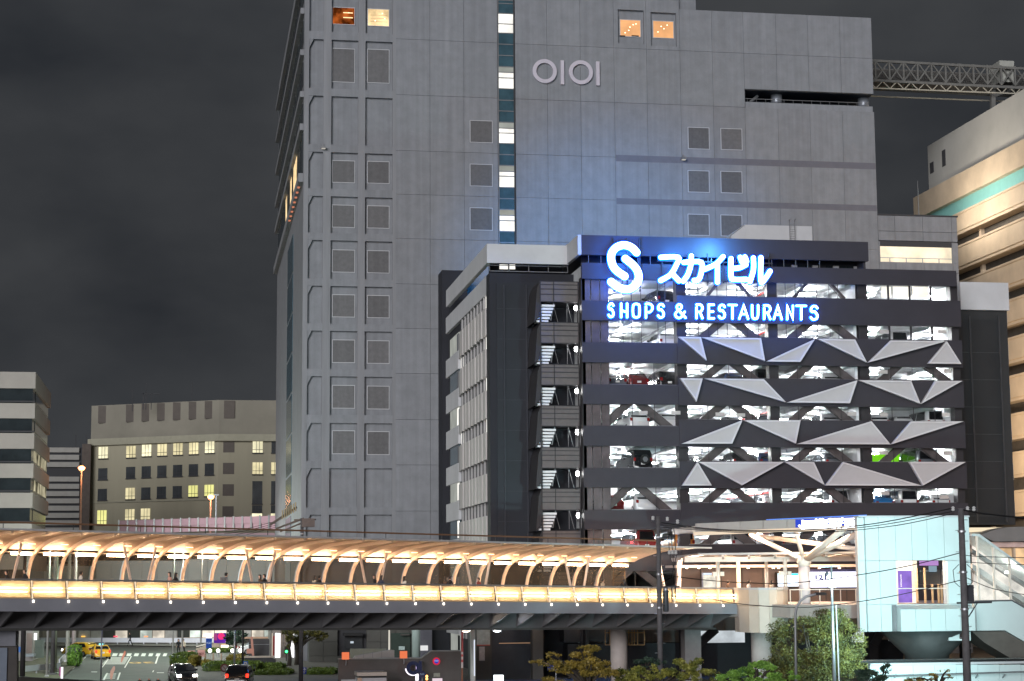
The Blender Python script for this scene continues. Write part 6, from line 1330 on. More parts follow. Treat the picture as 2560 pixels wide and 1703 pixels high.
def blobpx(L, d, nq=8, f0=.2, f1=.46): 
    o = []
    for x, y, rx, ry in L:
        for q in range(nq):
            a = rng.uniform(0, 6.28); r_ = rng.uniform(.35, 1.0); f_ = rng.uniform(f0, f1)
            p = pd(x+math.cos(a)*rx*r_, y+math.sin(a)*ry*r_, d+rng.uniform(-1, 1)*rx*d/F*.8); s_ = d/F*f_; o.append((p.x, p.y, p.z, rx*s_, max(rx, ry)*s_, max(ry, rx*.35)*s_*.8))
    return o
def base_at(x, d): p = pd(x, 1600, d); return (p.x, p.y, 0)
tree('yellowing tree with long drooping branches in front of the stair wall', base_at(1470, 92), blobpx([(1440, 1650, 50, 28), (1490, 1640, 36, 26), (1380, 1668, 42, 14), (1340, 1656, 24, 6), (1500, 1672, 46, 26), (1420, 1690, 60, 22), (1470, 1622, 26, 10), (1375, 1637, 22, 7)], 92), 14250, .06, lf_auto)
tree('green and gold leafy tree at the foot of the slim pole', base_at(1640, 94), blobpx([(1600, 1690, 42, 22), (1650, 1680, 40, 24), (1700, 1676, 40, 26), (1745, 1672, 26, 30), (1560, 1692, 34, 16), (1770, 1690, 26, 14)], 94), 12750, .06, lf_mix)
tree('small dark conical conifer between the yellow trees', base_at(1608, 98), blobpx([(1608, 1650, 16, 10), (1612, 1662, 30, 12), (1605, 1676, 36, 12), (1640, 1655, 20, 12)], 98), 6300, .05, lf_pine, name='conifer_tree')
tree('bright green leafy shrub tree beside the curved lamp', base_at(1890, 90), blobpx([(1860, 1690, 50, 20), (1910, 1682, 40, 22), (1960, 1694, 34, 16), (1820, 1698, 28, 12), (1885, 1668, 26, 12)], 90), 12000, .06, lf_green)
tree('large round olive tree in front of the plaza', base_at(2030, 110), blobpx([(2030, 1560, 76, 36), (2090, 1570, 52, 34), (1975, 1590, 52, 40), (2050, 1610, 90, 50), (2110, 1620, 50, 50), (1950, 1640, 48, 40), (2030, 1665, 100, 40), (2070, 1535, 44, 16), (1925, 1668, 26, 22), (2000, 1700, 90, 30), (2090, 1690, 70, 34)], 110, 12, .28, .55), 60000, .06, lf_dark, trunk=.2)
tree('dark green bush in front of the pale cyan wall', base_at(2200, 96), blobpx([(2180, 1690, 34, 18), (2215, 1672, 18, 12), (2140, 1698, 30, 14)], 96), 4500, .06, lf_pine)
tree('thin sprig of yellow leaves before the cyan wall', base_at(2340, 92), blobpx([(2330, 1690, 16, 8), (2360, 1677, 14, 5), (2375, 1692, 10, 5), (2290, 1700, 30, 6)], 92), 1050, .05, lf_auto)
tree('street tree with dark trunk before bright shop lights', base_at(742, 178), blobpx([(765, 1592, 40, 14), (735, 1585, 26, 16), (800, 1588, 26, 8), (745, 1608, 14, 12)], 178), 5200, .11, lf_dark, trunk=.28)
tree('slender street tree trunk with dangling leaf clumps', base_at(723, 176), blobpx([(722, 1605, 7, 14), (724, 1585, 12, 14)], 176), 900, .10, lf_dark, trunk=.22)
tree('small green roadside tree beside the purple poster', base_at(590, 225), blobpx([(585, 1600, 20, 16), (600, 1592, 18, 14), (575, 1588, 16, 10)], 225), 3200, .12, lf_pine)
def hedge(px0, px1, y0, y1, d, dep, mat, label, n=2600, rot=0):
    a, b = pd(px0, y1, d), pd(px1, y1, d); z1 = pd((px0+px1)/2, y0, d).z; t = thing('hedge', ((a.x+b.x)/2, (a.y+b.y)/2, .1), label, 'hedge', 'clipped hedges on the traffic island'); c = t.location
    L = math.hypot(b.x-a.x, b.y-a.y); h = max(z1-.1, .3); an = math.atan2(b.y-a.y, b.x-a.x)
    # leaf shell around a rounded block
    P = rng.uniform(-1, 1, (n, 3)); f_ = np.argmax(np.abs(P), axis=1); P[np.arange(n), f_] = np.sign(P[np.arange(n), f_]); P[:, 2] = np.abs(P[:, 2])*2-1
    s_ = np.sqrt(1-(P[:, 0]**2)/2*.12-(P[:, 1]**2)/2*.12); P[:, 2] *= s_
    ctr = P*np.array([L/2, dep/2, h/2])+np.array([0, dep/2, h/2]); nn = rng.normal(size=(n, 3)); nn /= np.linalg.norm(nn, axis=1)[:, None]; bb = np.cross(nn, rng.normal(size=(n, 3))); bb /= np.linalg.norm(bb, axis=1)[:, None]; sz = rng.uniform(.08, .17, n)[:, None]; ctr += rng.normal(size=(n, 3))*.05
    V = np.zeros((n*4, 3)); V[0::4] = ctr-nn*sz; V[1::4] = ctr+bb*sz*.6; V[2::4] = ctr+nn*sz; V[3::4] = ctr-bb*sz*.6
    me = bpy.data.meshes.new('foliage'); me.from_pydata(V.tolist(), [], np.arange(n*4).reshape(n, 4).tolist()); me.materials.append(mat); o = bpy.data.objects.new('foliage', me); col.objects.link(o); o.parent = t
    k = MB().box(-L/2+.08, L/2-.08, .08, dep-.08, 0, h-.08); me2 = k.mesh('inner'); me2.materials.append(lf_pine); o2 = bpy.data.objects.new('inner_twigs', me2); col.objects.link(o2); o2.parent = t
    t.rotation_euler = (0, 0, an+rot)
hedge(424, 470, 1638, 1672, 178, 6, lf_hedge, 'bright green clipped hedge at the island corner', 4200)
hedge(470, 486, 1644, 1668, 176, 4, lf_gold, 'lighter clipped hedge end with a rope post', 1500)
hedge(506, 640, 1660, 1700, 166, 5, lf_hedge, 'long clipped hedge behind the no-parking sign', 6000)
hedge(640, 700, 1664, 1684, 168, 4, lf_hedge, 'clipped hedge between the parking sign and the tree', 3000)
hedge(636, 720, 1684, 1725, 158, 4, lf_hedge, 'lower front hedge beside the orange lamps', 3600)
hedge(764, 832, 1678, 1716, 158, 5, lf_hedge, 'rounded hedge right of the blue direction sign', 3600)
hedge(566, 604, 1641, 1656, 186, 3, lf_gold, 'golden hedge behind the rope fence', 1500)
hedge(515, 575, 1627, 1635, 215, 3, lf_hedge, 'thin far hedge below the purple poster', 1500)
hedge(504, 522, 1654, 1665, 176, 2, lf_gold, 'small golden ball hedge by the rope posts', 700)
hedge(168, 192, 1618, 1658, 180, 2, lf_green, 'bright green bush on the roadside verge', 2200)
# ================================================================== street furniture under the bridge
def barrier(x0, y0, x1, y1, h0, h1, label, n=6, col_=wp):
    a, b = pg(x0, y0), pg(x1, y1); t = thing('crash_barrier', ((a[0]+b[0])/2, (a[1]+b[1])/2, 0), label, 'crash barrier')
    ob('rail_beam', MB().bar((a[0], a[1], (h0+h1)/2), (b[0], b[1], (h0+h1)/2), .12, h1-h0), col_, t)
    for j in range(n+1): f_ = j/n; x, y = a[0]+(b[0]-a[0])*f_, a[1]+(b[1]-a[1])*f_; ob('post', MB().tube([(x, y+.1, 0), (x, y+.1, h1-.05)], .07, 8), col_, t)
bwhite = M('barrier_white', (.55, .56, .62), .45, var=.06)
barrier(100, 1612.5, 560, 1614, .35, .95, 'long white crash barrier along the far side of the junction', 14, bwhite)
barrier(60, 1690, 150, 1681, .35, .85, 'white crash barrier slanting up the verge by the dark pole', 3, bwhite)
barrier(148, 1672, 162, 1658, .4, .9, 'short crash barrier end beside the marker post', 1, bwhite)
def board(name, x0, y0, x1, y1, v, mat, label, cat='sign', legs=True, dep=.06, group=None):
    xm = (x0+x1)/2; t = thing(name, (U(xm, v, y1), v, 0), label, cat, group); R('panel', x0, y0, x1, y1, v, dep, mat, t)
    if legs:
        u, z = pv(xm, y1, v); ob('post', MB().tube([(u, v+.1, 0), (u, v+.1, Z(xm, y0, v)-.05)], .04, 8), steel, t)
    return t
blue_s = E('sign_blue', (.03, .18, .75), .55); white_s = E('sign_white_lit', (.9, .9, 1), .6); pink_s = M('board_pink', (.62, .33, .30), .6, var=.05)
t = board('parking_sign', 607.5, 1653, 620, 1672.5, 147, M('sign_blue_p', (.03, .16, .60), .4, var=0), 'blue P parking sign over a white plate'); TX('letter', 'P', 613.8, 1663, 146.96, 14, M('sign_white_p', (.8, .8, .8), .5, var=0), t, 7.5, .012); R('time_plate', 607.5, 1674, 619.5, 1689, 147, .05, M('plate_lilac', (.55, .53, .68), .5, var=.1, scale=8), t)
TX('lettering', '8-20', 613.5, 1681, 146.96, 4, M('plate_ink', (.15, .15, .3), .5, var=0), t, 9)
t = thing('no_parking_sign', (U(561, 146, 1690), 146, 0), 'round no-parking sign with a plate below, seen from behind the glare', 'sign'); u, z = pv(561, 1670, 146)
ob('disc', MB().tube([(u, 146, z), (u, 146.04, z)], .30, 24), M('sign_grey', (.45, .42, .42), .5, var=0), t); ob('ring', ring(MB(), u, z, .21, .31, 145.97, 146.0, 24), M('sign_maroon', (.16, .03, .04), .5, var=0), t)
ob('slash', MB().bar((u-.15, 145.98, z+.15), (u+.15, 145.98, z-.15), .05), M('sign_maroon', (.16, .03, .04)), t); ob('post', MB().tube([(u+.02, 146.1, 0), (u+.02, 146.1, z+.25)], .04, 8), steel, t); R('plate', 554, 1681, 567, 1692, 145.95, .04, M('plate_white2', (.5, .5, .48), .5, var=.2, scale=9), t)
t = board('direction_sign', 750.5, 1669, 766, 1685.5, 152, M('sign_navy', (.03, .05, .32), .4, var=0), 'blue direction sign with white arrow on a short post'); TX('lettering', 'R→', 758, 1673.5, 151.95, 6.5, M('sign_white_p', (.8, .8, .8)), t, 13, .01)
TX('lettering', 'PARKING', 758, 1679, 151.95, 2.4, M('sign_white_p', (.8, .8, .8)), t, 12); TX('lettering', 'AREA', 758, 1682.5, 151.95, 2.4, M('sign_white_p', (.8, .8, .8)), t, 9)
t = board('pink_board', 469, 1627, 487, 1643, 200, pink_s, 'plain pink board on the traffic island', 'board'); t = board('pink_board', 494, 1625, 512.5, 1642.5, 196, pink_s, 'pink board marked SKY on the traffic island', 'board'); TX('lettering', 'SKY', 503, 1635.5, 195.95, 6, M('ink_maroon', (.2, .06, .06), .6, var=0), t, 13, .01)
t = board('blue_banner', 515, 1583, 530, 1625, 226, E('banner_blue', (.04, .12, .55), .5, .4, .8), 'tall blue lit banner with white top at the junction', 'banner', True, .3); R('top_panel', 515, 1583, 530, 1596, 225.9, .08, E('banner_white', (.95, .95, 1), 1.2), t); TX('lettering', 'YCAT', 522.5, 1608, 225.9, 5, E('banner_ink', (.6, .75, 1), .8), t, 13)
t = board('purple_poster', 534.5, 1583, 564, 1608, 230, E('poster_purple', (.16, .03, .45), .6, .5, .5), 'backlit purple poster with a magenta blob', 'poster', True, .3); u, z = pv(553, 1591, 229.9); ob('blob', MB().tube([(u, 229.9, z), (u, 229.95, z)], .42, 16), E('poster_magenta', (1, .05, .25), .9), t); R('side_tint', 535, 1584, 543, 1601, 229.92, .05, E('poster_pink', (.6, .1, .35), .6), t)
def wallpx(name, poly_, v, dep, mat, label, cat='wall'):
    pts = [pv(x, y, v) for x, y in poly_]; t = thing(name, (sum(p[0] for p in pts)/len(pts), v, 0), label, cat); ob('wall_face', MB().prism(pts, v, v+dep), mat, t); return t
t = wallpx('ramp_parapet', [(490, 1622), (536, 1608), (565, 1603), (565, 1627), (490, 1627)], 232, .5, M('ramp_beige', (.45, .36, .28), .7, var=.1), 'beige sloping ramp wall under the purple poster'); ob('handrail', MB().bar((pv(490, 1617, 231.9)[0], 231.9, pv(490, 1617, 231.9)[1]), (pv(565, 1596, 231.9)[0], 231.9, pv(565, 1596, 231.9)[1]), .12), cream, t); R('ramp_lamp', 553, 1613, 571, 1624, 231.6, .3, E('ramp_lamp', (1, .82, .6), 3), t)
t = wallpx('low_wall', [(612, 1645), (674, 1643), (690, 1648), (690, 1664), (612, 1662)], 184, .6, M('wall_black', (.03, .03, .033), .7, var=.2), 'low dark wall with a beige coping behind the hedges'); R('coping', 611, 1640.5, 686, 1644.5, 183.9, .8, M('coping_beige', (.4, .34, .29), .7, var=.1), t)
t = wallpx('dark_hoarding', [(622, 1598), (674, 1598), (674, 1640), (622, 1640)], 196, .4, M('hoarding_grey', (.055, .052, .056), .6, var=.15), 'dark grey hoarding behind the green taxi'); R('rail_line', 622, 1611, 674, 1611.8, 195.9, .1, steel, t)
t = wallpx('salmon_board', [(617, 1622), (635, 1622), (635, 1634), (617, 1634)], 194, .2, M('frame_salmon', (.55, .26, .20), .6, var=.1), 'salmon pink board and pole beside the dark hoarding', 'board'); ob('pole', MB().bar((pv(629, 1592, 193.9)[0], 193.9, pv(629, 1592, 193.9)[1]), (pv(634, 1640, 193.9)[0], 193.9, 0), .22), M('frame_salmon', (.55, .26, .20)), t)
shop = thing('shop_front', (U(700, 200, 1640), 200, 0), 'glaring white shop front with red trim behind the street trees', 'shop')
for x0, x1, y0, y1, s_ in ((688, 693, 1583, 1648, 2.5), (694.5, 700.5, 1583, 1646, 2.5), (724, 730, 1600, 1675, 2.2), (731.5, 735, 1583, 1672, 2.2), (746, 757, 1635, 1667, 1.6), (711, 719, 1651, 1672, 1.0)): R('lit_pane', x0, y0, x1, y1, 200, .2, E('shop_lit_%s' % s_, (1, .98, 1), s_), shop)
R('wall', 676, 1540, 770, 1650, 201, 6, M('shop_wall', (.16, .14, .13), .7, var=.2), shop)
for x in (703, 710): R('pilaster', x, 1540, x+4, 1660, 199.6, .6, M('shop_brown', (.2, .16, .13), .6), shop)
R('red_trim', 682.5, 1590, 687, 1640, 199.8, .2, M('trim_red', (.4, .05, .05), .5), shop); R('cream_post', 678.5, 1583, 681, 1660, 199.5, .2, E('shop_post', (1, .85, .7), .8), shop)
sg_ = thing('signal_lamp', (U(716, 190, 1629), 190, 0), 'small green signal lamp beside the shop post', 'traffic light'); u, z = pv(716, 1629, 190); ob('lens', MB().tube([(u, 189.8, z), (u, 189.9, z)], .13, 12), E('green_lens', (.05, 1, .2), 5), sg_); ob('housing', MB().box(u-.2, u+.2, 189.9, 190.2, z-.2, z+.5), black, sg_); ob('post', MB().tube([(u, 190.05, 0), (u, 190.05, z)], .05, 8), dark_steel, sg_)
# rope posts, bollard lamps, cones
for j, (x, y) in enumerate(((492, 1663), (513, 1657), (533, 1656), (553, 1657))):
    a = pg(x, y+3); t = thing('rope_post', (a[0], a[1], .13), 'short salmon rope post on the traffic island', 'post', 'rope fence posts'); ob('post', MB().tube([(a[0], a[1], .13), (a[0], a[1], .95)], .07, 8), M('post_salmon', (.55, .38, .28), .6, var=0), t); ob('cap', MB().tube([(a[0], a[1], .95), (a[0], a[1], 1.03)], [.09, .04], 8), M('post_salmon', (.55, .38, .28)), t)
for x in (524.5, 545, 581, 601):
    a = pg(x, 1645); t = thing('bollard_light', (a[0], a[1], .13), 'white glowing bollard light along the island kerb', 'lamp', 'bollard lights'); ob('stem', MB().tube([(a[0], a[1], .13), (a[0], a[1], .6)], .06, 8), steel, t); ob('globe', MB().tube([(a[0], a[1], .58), (a[0], a[1], .68), (a[0], a[1], .86), (a[0], a[1], .95)], [.10, .19, .19, .08], 10), E('bollard_globe', (1, .95, .88), 5), t, True)
for x in (349, 372, 395):
    a = pd(x, 1712, 152); t = thing('traffic_cone', (a.x, a.y, .006), 'salmon lane post standing on the near road edge', 'post', 'lane posts'); ob('post', MB().tube([(a.x, a.y, .01), (a.x, a.y, pd(x, 1697, 152).z)], .06, 8), M('cone_salmon', (.6, .22, .14), .6, var=0), t); ob('base', MB().tube([(a.x, a.y, .006), (a.x, a.y, .08)], .16, 10), black, t)
t = board('marker_post', 152, 1668, 157.5, 1697, 150, E('marker_lit', (1, .92, 1), 1.5), 'white and magenta reflector post at the kerb', 'sign', True, .1); R('magenta_edge', 148.5, 1668, 151.8, 1690, 150, .1, M('marker_magenta', (.5, .05, .3), .5, var=0), t)
# office frontage and pier at the left edge
t = wallpx('pier_wall', [(-40, 1617), (42, 1617), (42, 1790), (-40, 1790)], 112, 1.2, M('pier_brown', (.05, .043, .04), .8, var=.15), 'dark brown square plinth at the foot of the left pier'); R('blue_face', -40, 1620, 16, 1790, 111.9, .08, M('plinth_blue', (.11, .13, .17), .6, var=.1), t)
t = wallpx('river_wall', [(42, 1692), (300, 1705), (760, 1712), (760, 1790), (42, 1790)], 128, .6, M('quay_dark', (.045, .04, .035), .8, var=.15), 'dark quay wall running along the bottom of the street')
bl = thing('roadside_building', (U(60, 200, 1640), 200, 0), 'grey ground floor with lilac shutters left of the verge', 'building')
R('wall', -60, 1540, 82, 1672, 200, 8, M('rb_grey', (.26, .25, .24), .7, var=.1), bl); R('shutter', 66, 1583, 80, 1640, 199.9, .1, M('rb_brown', (.2, .16, .14), .7), bl); R('awning', 60, 1636, 84, 1642, 197.5, 3, M('awning_grey', (.25, .29, .32), .5), bl); R('lit_strip', 85, 1583, 92, 1600, 199.5, .2, E('rb_lit', (1, 1, 1), 1.8), bl); R('glass_front', 83, 1600, 110, 1645, 203, .3, M('rb_glass', (.30, .36, .35), .2, var=.2, scale=.6), bl)
TX('lettering', 'HOTEL', 27.5, 1607, 199.9, 14, E('rb_pink', (1, .75, .85), .8), bl, 4); R('blue_sign', 43, 1617, 51, 1631, 198, .1, M('rb_blue', (.03, .15, .5), .5), bl)
far = thing('station_frontage', (U(350, 262, 1600), 262, 0), 'low beige frontage with shop lights beyond the junction', 'building')
R('wall', 90, 1560, 700, 1612, 264, 5, M('front_beige', (.25, .22, .19), .8, var=.25, scale=.15), far)
for j in range(16):
    x = 196+j*31; mt = (M('front_grey', (.4, .4, .38), .7), E('front_lit_a', (1, .9, .75), 1.0, .5, .4), M('front_dark', (.02, .025, .02), .6, var=0), E('front_lit_b', (.9, 1, .9), .8, .5, .5))[(0, 0, 2, 1, 2, 3, 1, 0, 2, 3, 1, 1, 2, 0, 1, 3)[j]]
    R('shop_bay', x, 1570, x+29, 1596, 263.8, .3, mt, far)
R('ledge', 180, 1595, 700, 1599, 262.5, 1.4, M('front_salmon', (.55, .36, .25), .7, var=.1), far)
for x, c in ((289, (1, .1, .15)), (365, (1, .35, .15)), (208, (.9, .5, .1))): R('shop_lamp', x-5, 1590, x+5, 1593, 263.5, .2, E('lamp_%d' % x, c, 1.5), far)

# ================================================================== foot of the tower and garage
ft = thing('tower_podium', (U(900, 186, 1640), 186, 0), 'dark stone podium at the tower foot with a black door', 'building')
stone = M('podium_stone', (.085, .083, .075), .6, var=.15, scale=.8); 
for j in range(8):
    x0 = 772+j*36
    for b, (y0, y1) in enumerate(((1540, 1572), (1572, 1605), (1605, 1640), (1640, 1668))):
        if x0+36 > 862 and x0 < 908 and b in (1, 2): continue
        R('stone_panel', x0+.4, y0+.4, x0+35.6, y1-.4, 187, .5, stone, ft)
R('core', 772, 1540, 1062, 1668, 187.5, 2, joint_dark, ft); R('door', 862, 1589, 906.5, 1622, 187.2, .2, M('door_black', (.02, .022, .026), .5, var=.1), ft); R('door_sign', 876, 1603.5, 884, 1608.5, 187.1, .05, E('door_sign', (.8, .9, 1), .7), ft); R('door_hood', 860, 1583, 908, 1590, 186.3, .9, black, ft)
R('green_recess', 978, 1583, 1026, 1650, 186.6, .3, M('recess_green', (.03, .05, .04), .6, var=.1), ft); R('notice', 997, 1616, 1012, 1625, 186.4, .06, M('notice_mint', (.5, .62, .6), .5), ft); R('vent_hood', 1002, 1585, 1024, 1589, 186, .4, stone, ft)
u = U(1040, 178, 1600); ob('round_column', MB().tube([(u, 178, 0), (u, 178, 7)], .40, 18), M('column_mint', (.42, .52, .49), .5, var=.06), ft, True)
R('lilac_wall', 1047, 1560, 1080, 1668, 182, .5, M('lilac_wall', (.15, .15, .18), .6, var=.1), ft); t = R('white_notice', 1051, 1614, 1070, 1626.5, 181.9, .05, E('white_notice', (1, 1, 1), .8), ft)
R('dark_recess', 1078, 1560, 1146, 1640, 184, .5, M('recess_navy', (.02, .023, .03), .5, var=.1), ft); R('hung_sign', 1126, 1594, 1144, 1601, 183, .06, white_paint, ft)
lw = wallpx('street_wall', [(846, 1648.5), (1053, 1646), (1078, 1628.5), (1152, 1628), (1152, 1790), (846, 1790)], 140, .5, M('street_wall', (.115, .095, .09), .8, var=.10, scale=1.2, bump=.1), 'brown rendered street wall with a step in its top edge')
k = MB()
for (xa, ya), (xb, yb) in zip(((846, 1648.5), (1053, 1646), (1078, 1628.5)), ((1053, 1646), (1078, 1628.5), (1152, 1628))): a, b = pv(xa, ya, 139.9), pv(xb, yb, 139.9); k.bar((a[0], 140.2, a[1]+.02), (b[0], 140.2, b[1]+.02), .75, .07)
ob('coping', k, M('coping_grey', (.3, .28, .26), .7), lw)
rp_ = wallpx('ramp_wall', [(888, 1640), (976, 1625), (986, 1626), (986, 1652), (880, 1652)], 150, .5, M('ramp_white', (.44, .42, .41), .7, var=.08), 'pale grey panelled ramp wall rising behind the brown wall')
for x in (908, 931, 954): R('joint', x, 1628, x+.8, 1650, 149.97, .04, rail_grey, rp_)
wallpx('ramp_wall', [(876, 1622), (966, 1622), (966, 1645), (876, 1645)], 156, .4, M('ramp_sage', (.24, .25, .20), .7, var=.1), 'sage green wall behind the pale ramp')
for x, y in ((864, 1640), (1009, 1637)):
    u, z = pv(x, y, 139.6); t = thing('warning_lamp', (u, 139.8, z-1), 'orange square warning lamp clamped on the wall ' + ('near the ramp foot' if x < 900 else 'above the letter sign'), 'lamp', 'orange lamps on the brown wall'); B('lamp_box', u-.26, u+.26, 139.5, 139.8, z-.26, z+.26, E('warning_orange', (1, .24, .10), .85), t); ob('bracket', MB().tube([(u+.05, 139.85, z-.7), (u+.05, 139.85, z)], .05, 6), steel, t)
# letter sign, disc signs, kiosk
ls = thing('letter_sign', (U(1036, 139, 1690), 139, 0), 'dark blue three-dimensional letter a sign with white lit edge', 'sign'); navy_s = M('sign_navy2', (.01, .014, .07), .3, var=0)
u, z = pv(1033, 1670, 139); k = ring(MB(), u, z, .24, .50, 138.9, 139.15, 28); ob('bowl', k, navy_s, ls); R('stem', 1047, 1652.5, 1054.5, 1702, 138.88, .3, navy_s, ls)
k = MB()
for j in range(9):
    t0 = math.radians(185+j*12); t1 = math.radians(197+j*12); k.bar((u+.53*math.cos(t0), 139.2, z+.53*math.sin(t0)), (u+.53*math.cos(t1), 139.2, z+.53*math.sin(t1)), .1)
ob('lit_edge', k, E('letter_edge', (.95, .88, 1), 1.6), ls); R('lit_slot', 1040, 1661, 1043.5, 1675, 139.0, .05, E('letter_slot', (.75, .6, 1), 1.0), ls); R('lit_foot', 1039, 1685, 1046, 1702, 139.1, .1, E('letter_foot', (1, .95, 1), 1.8), ls)
t = thing('disc_sign', (U(1056, 138.6, 1700), 138.6, 0), 'small dark blue round sign reading 24h', 'sign'); u, z = pv(1056, 1686, 138.6); ob('disc', MB().tube([(u, 138.6, z), (u, 138.65, z)], .25, 20), navy_s, t); TX('lettering', '24h', 1056, 1686, 138.55, 4.5, M('ink_blue', (.3, .4, .6), .5, var=0), t, 10); ob('post', MB().tube([(u, 138.75, 0), (u, 138.75, z)], .04, 6), steel, t)
t = thing('disc_sign', (U(1091.5, 139.8, 1653), 139.9, Z(1091, 1665, 139.8)), 'round red ringed sign with blue centre on the street wall', 'sign'); u, z = pv(1091.5, 1653.5, 139.8); ob('ring', ring(MB(), u, z, .17, .275, 139.82, 139.99, 24), E('disc_red', (.85, .04, .08), .7), t); ob('centre', MB().tube([(u, 139.86, z), (u, 139.99, z)], .17, 20), E('disc_blue', (.05, .08, .8), .6), t); TX('lettering', '車両進入', 1091.5, 1652.5, 139.80, 3.2, E('disc_ink', (.7, .75, 1), .7), t, 11)
t = thing('ticket_kiosk', (U(930, 134, 1700), 134, 0), 'beige roofed ticket kiosk below the brown wall', 'kiosk'); R('roof', 893, 1681, 967, 1690, 133.5, 2.4, M('kiosk_roof', (.40, .33, .29), .6, var=.08), t); R('gap', 896, 1690, 966, 1695, 133.8, 2, black, t); R('body', 894, 1695, 966, 1790, 133.7, 2, M('kiosk_body', (.34, .32, .34), .5, var=.08), t); R('corner_post', 894, 1695, 904, 1790, 133.6, .3, M('kiosk_tan', (.45, .30, .22), .5), t)
board('low_board', 853, 1699, 893, 1720, 135, M('board_grey', (.42, .41, .42), .6), 'pale low board left of the kiosk', 'board', True); board('tilted_board', 1081, 1696, 1106, 1716, 136, E('board_pinklit', (1, .82, .9), .8), 'pale pink tilted board at the wall foot', 'board', True)
t = board('vent_plate', 1084, 1683, 1100, 1692, 139.9, M('vent_beige', (.33, .30, .25), .6, var=.2, scale=6), 'beige vent plate set in the street wall', 'plate', False); 
t = thing('orange_beacon', (U(1067, 137, 1700), 137, 0), 'stack of small orange lights beside the round blue sign', 'lamp')
for y in (1691, 1697.5): u, z = pv(1067, y, 137); ob('bulb', MB().tube([(u, 137, z-.09), (u, 137, z), (u, 137, z+.09)], [.05, .1, .05], 8), E('beacon_orange', (1, .45, .12), 4), t, True)
ob('post', MB().tube([(U(1067, 137.05, 1700), 137.05, 0), (U(1067, 137.05, 1700), 137.05, Z(1067, 1690, 137))], .03, 6), dark_steel, t)
t = thing('striped_pole', (U(1155.5, 137.5, 1640), 137.5, 0), 'red and white banded height-limit pole by the street wall', 'pole'); uu = U(1155.5, 137.5, 1640)
for y0, y1, r in ((1560, 1630, 1), (1630, 1636, 0), (1636, 1642, 1), (1642, 1649, 0), (1649, 1656, 1), (1656, 1670, 0)): R('band', 1153.2, y0, 1158, y1, 137.5, .12, M('band_red', (.5, .07, .07), .5, var=.1) if r else M('band_white', (.55, .45, .43), .5, var=.1), t)
R('stem', 1154, 1670, 1157, 1790, 137.52, .08, M('band_rust', (.25, .08, .04), .6), t)
t = thing('garage_post', (U(1182, 141, 1640), 141, 0), 'white square post at the garage entrance', 'post'); R('shaft', 1177, 1540, 1188, 1790, 141, .4, M('post_white', (.55, .53, .51), .6, var=.08), t); R('lit_edge', 1185, 1600, 1187.6, 1690, 140.95, .05, E('post_edge', (.85, .9, 1), 1.0), t)
gw = thing('notice_wall', (U(1270, 150, 1640), 150, 0), 'dark blue-black lower wall with posted notices beside the fire stair', 'wall'); R('wall', 1188, 1500, 1345, 1790, 151, 4, M('base_navy', (.03, .034, .045), .5, var=.3, scale=.5), gw); R('side_wall', 1190, 1500, 1229, 1790, 150.5, .5, M('base_brown', (.06, .056, .052), .7, var=.1), gw)
R('notice', 1192, 1560, 1225, 1613, 150.4, .05, M('notice_sage', (.26, .28, .27), .6, var=.2, scale=3), gw); R('notice_trim', 1192, 1612, 1225, 1614.5, 150.35, .06, M('notice_red', (.35, .06, .05), .6), gw); R('notice', 1198, 1617, 1212, 1652, 150.4, .05, M('notice_lilac', (.33, .31, .32), .6, var=.2, scale=4), gw)
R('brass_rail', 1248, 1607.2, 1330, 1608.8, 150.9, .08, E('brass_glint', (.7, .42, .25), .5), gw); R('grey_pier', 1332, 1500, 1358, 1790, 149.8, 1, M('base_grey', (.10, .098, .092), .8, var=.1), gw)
t = board('lit_box', 1236, 1688, 1259, 1720, 146, E('lit_box', (.9, .97, 1), 2.2), 'glowing white lit box sign against the dark blue wall', 'sign', False, .4)
t = board('blue_nameplate', 1369, 1660, 1412, 1676, 148, M('nameplate_blue', (.05, .07, .28), .4, var=.05), 'dark blue nameplate with white characters behind the yellow tree', 'sign', True, .1); TX('lettering', '←北口広場', 1392, 1668, 147.95, 6, M('ink_white', (.7, .7, .75), .5, var=0), t, 34); R('trim', 1364, 1656, 1417, 1660, 148.02, .2, M('nameplate_trim', (.5, .38, .3), .6), t)
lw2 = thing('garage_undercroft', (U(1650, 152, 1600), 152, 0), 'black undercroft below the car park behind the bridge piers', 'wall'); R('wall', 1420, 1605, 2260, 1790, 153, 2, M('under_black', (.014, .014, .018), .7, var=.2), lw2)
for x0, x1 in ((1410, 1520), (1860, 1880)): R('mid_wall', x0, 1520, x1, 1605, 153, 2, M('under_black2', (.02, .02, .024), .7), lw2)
sf = thing('scaffold_cage', (U(1560, 139, 1600), 139, 0), 'orange rusty pipe cage hanging round the bridge pier', 'scaffold'); rust = M('rust_pipe', (.38, .22, .10), .6, var=.2)
k = MB(); vv = 138.0
for y in (1582, 1612.5): a, b = pv(1513, y, vv), pv(1611, y, vv); k.tube([(a[0], vv, a[1]), (b[0], vv, b[1])], .035, 6)
ob('ring_rail', k, rust, sf)
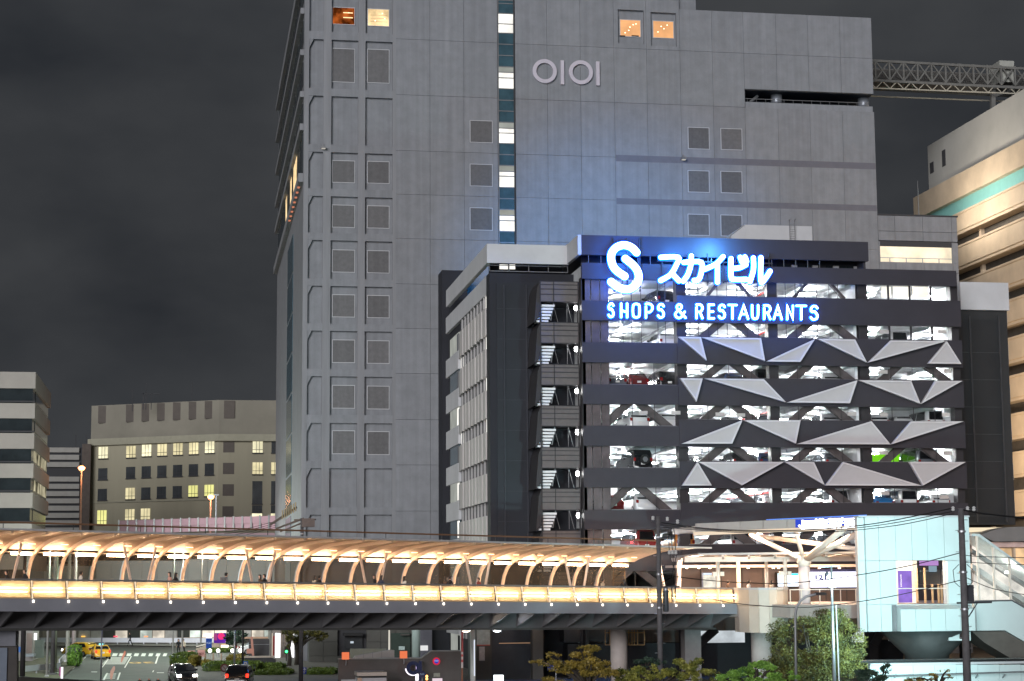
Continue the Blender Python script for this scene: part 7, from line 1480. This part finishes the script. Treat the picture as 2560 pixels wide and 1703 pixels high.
for x in (1513, 1525, 1530, 1572, 1580, 1586, 1594, 1611): a, b = pv(x, 1560, vv), pv(x, 1612.5, vv); ob('upright', MB().tube([(a[0], vv, a[1]), (b[0], vv, b[1])], .03, 6), rust, sf)
lad = thing('cage_ladder', (U(1548, 145, 1450), 145, 6), 'orange caged ladder behind the bridge glass', 'ladder'); k = MB(); vv = 145
for x in (1533, 1562): a, b = pv(x, 1505, vv), pv(x, 1408, vv); k.tube([(a[0], vv, 6.0), (b[0], vv, b[1])], .035, 6)
ob('rail', k, rust, lad)
for j in range(9): a, b = pv(1533, 1412+j*9, vv), pv(1562, 1412+j*9, vv); ob('rung', MB().tube([(a[0], vv, a[1]), (b[0], vv, b[1])], .025, 6), rust, lad)
for x in (1165, 1243):
    i = bfind(x, 1578, 2.1); p = bp(i, 2.1, -1.9); t = thing('underbridge_lamp', (p.x, p.y, p.z-.1), 'oval lamp glowing under the footbridge ' + ('above the striped pole' if x < 1200 else 'above the dark blue wall'), 'lamp', 'lamps under the footbridge')
    ob('lens', MB().tube([(p.x, p.y, p.z-.1), (p.x, p.y, p.z-.03)], [.14, .3], 14), E('under_lens_%d' % x, (1, .85, .65) if x < 1200 else (.85, .92, 1), 8), t); ob('ring', MB().tube([(p.x, p.y, p.z-.03), (p.x, p.y, p.z+.05)], .33, 14), steel, t)
    lamp('under_light', (p.x, p.y, p.z-.3), 260, (.8, .88, 1) if x > 1200 else (1, .85, .65), t, radius=.2)
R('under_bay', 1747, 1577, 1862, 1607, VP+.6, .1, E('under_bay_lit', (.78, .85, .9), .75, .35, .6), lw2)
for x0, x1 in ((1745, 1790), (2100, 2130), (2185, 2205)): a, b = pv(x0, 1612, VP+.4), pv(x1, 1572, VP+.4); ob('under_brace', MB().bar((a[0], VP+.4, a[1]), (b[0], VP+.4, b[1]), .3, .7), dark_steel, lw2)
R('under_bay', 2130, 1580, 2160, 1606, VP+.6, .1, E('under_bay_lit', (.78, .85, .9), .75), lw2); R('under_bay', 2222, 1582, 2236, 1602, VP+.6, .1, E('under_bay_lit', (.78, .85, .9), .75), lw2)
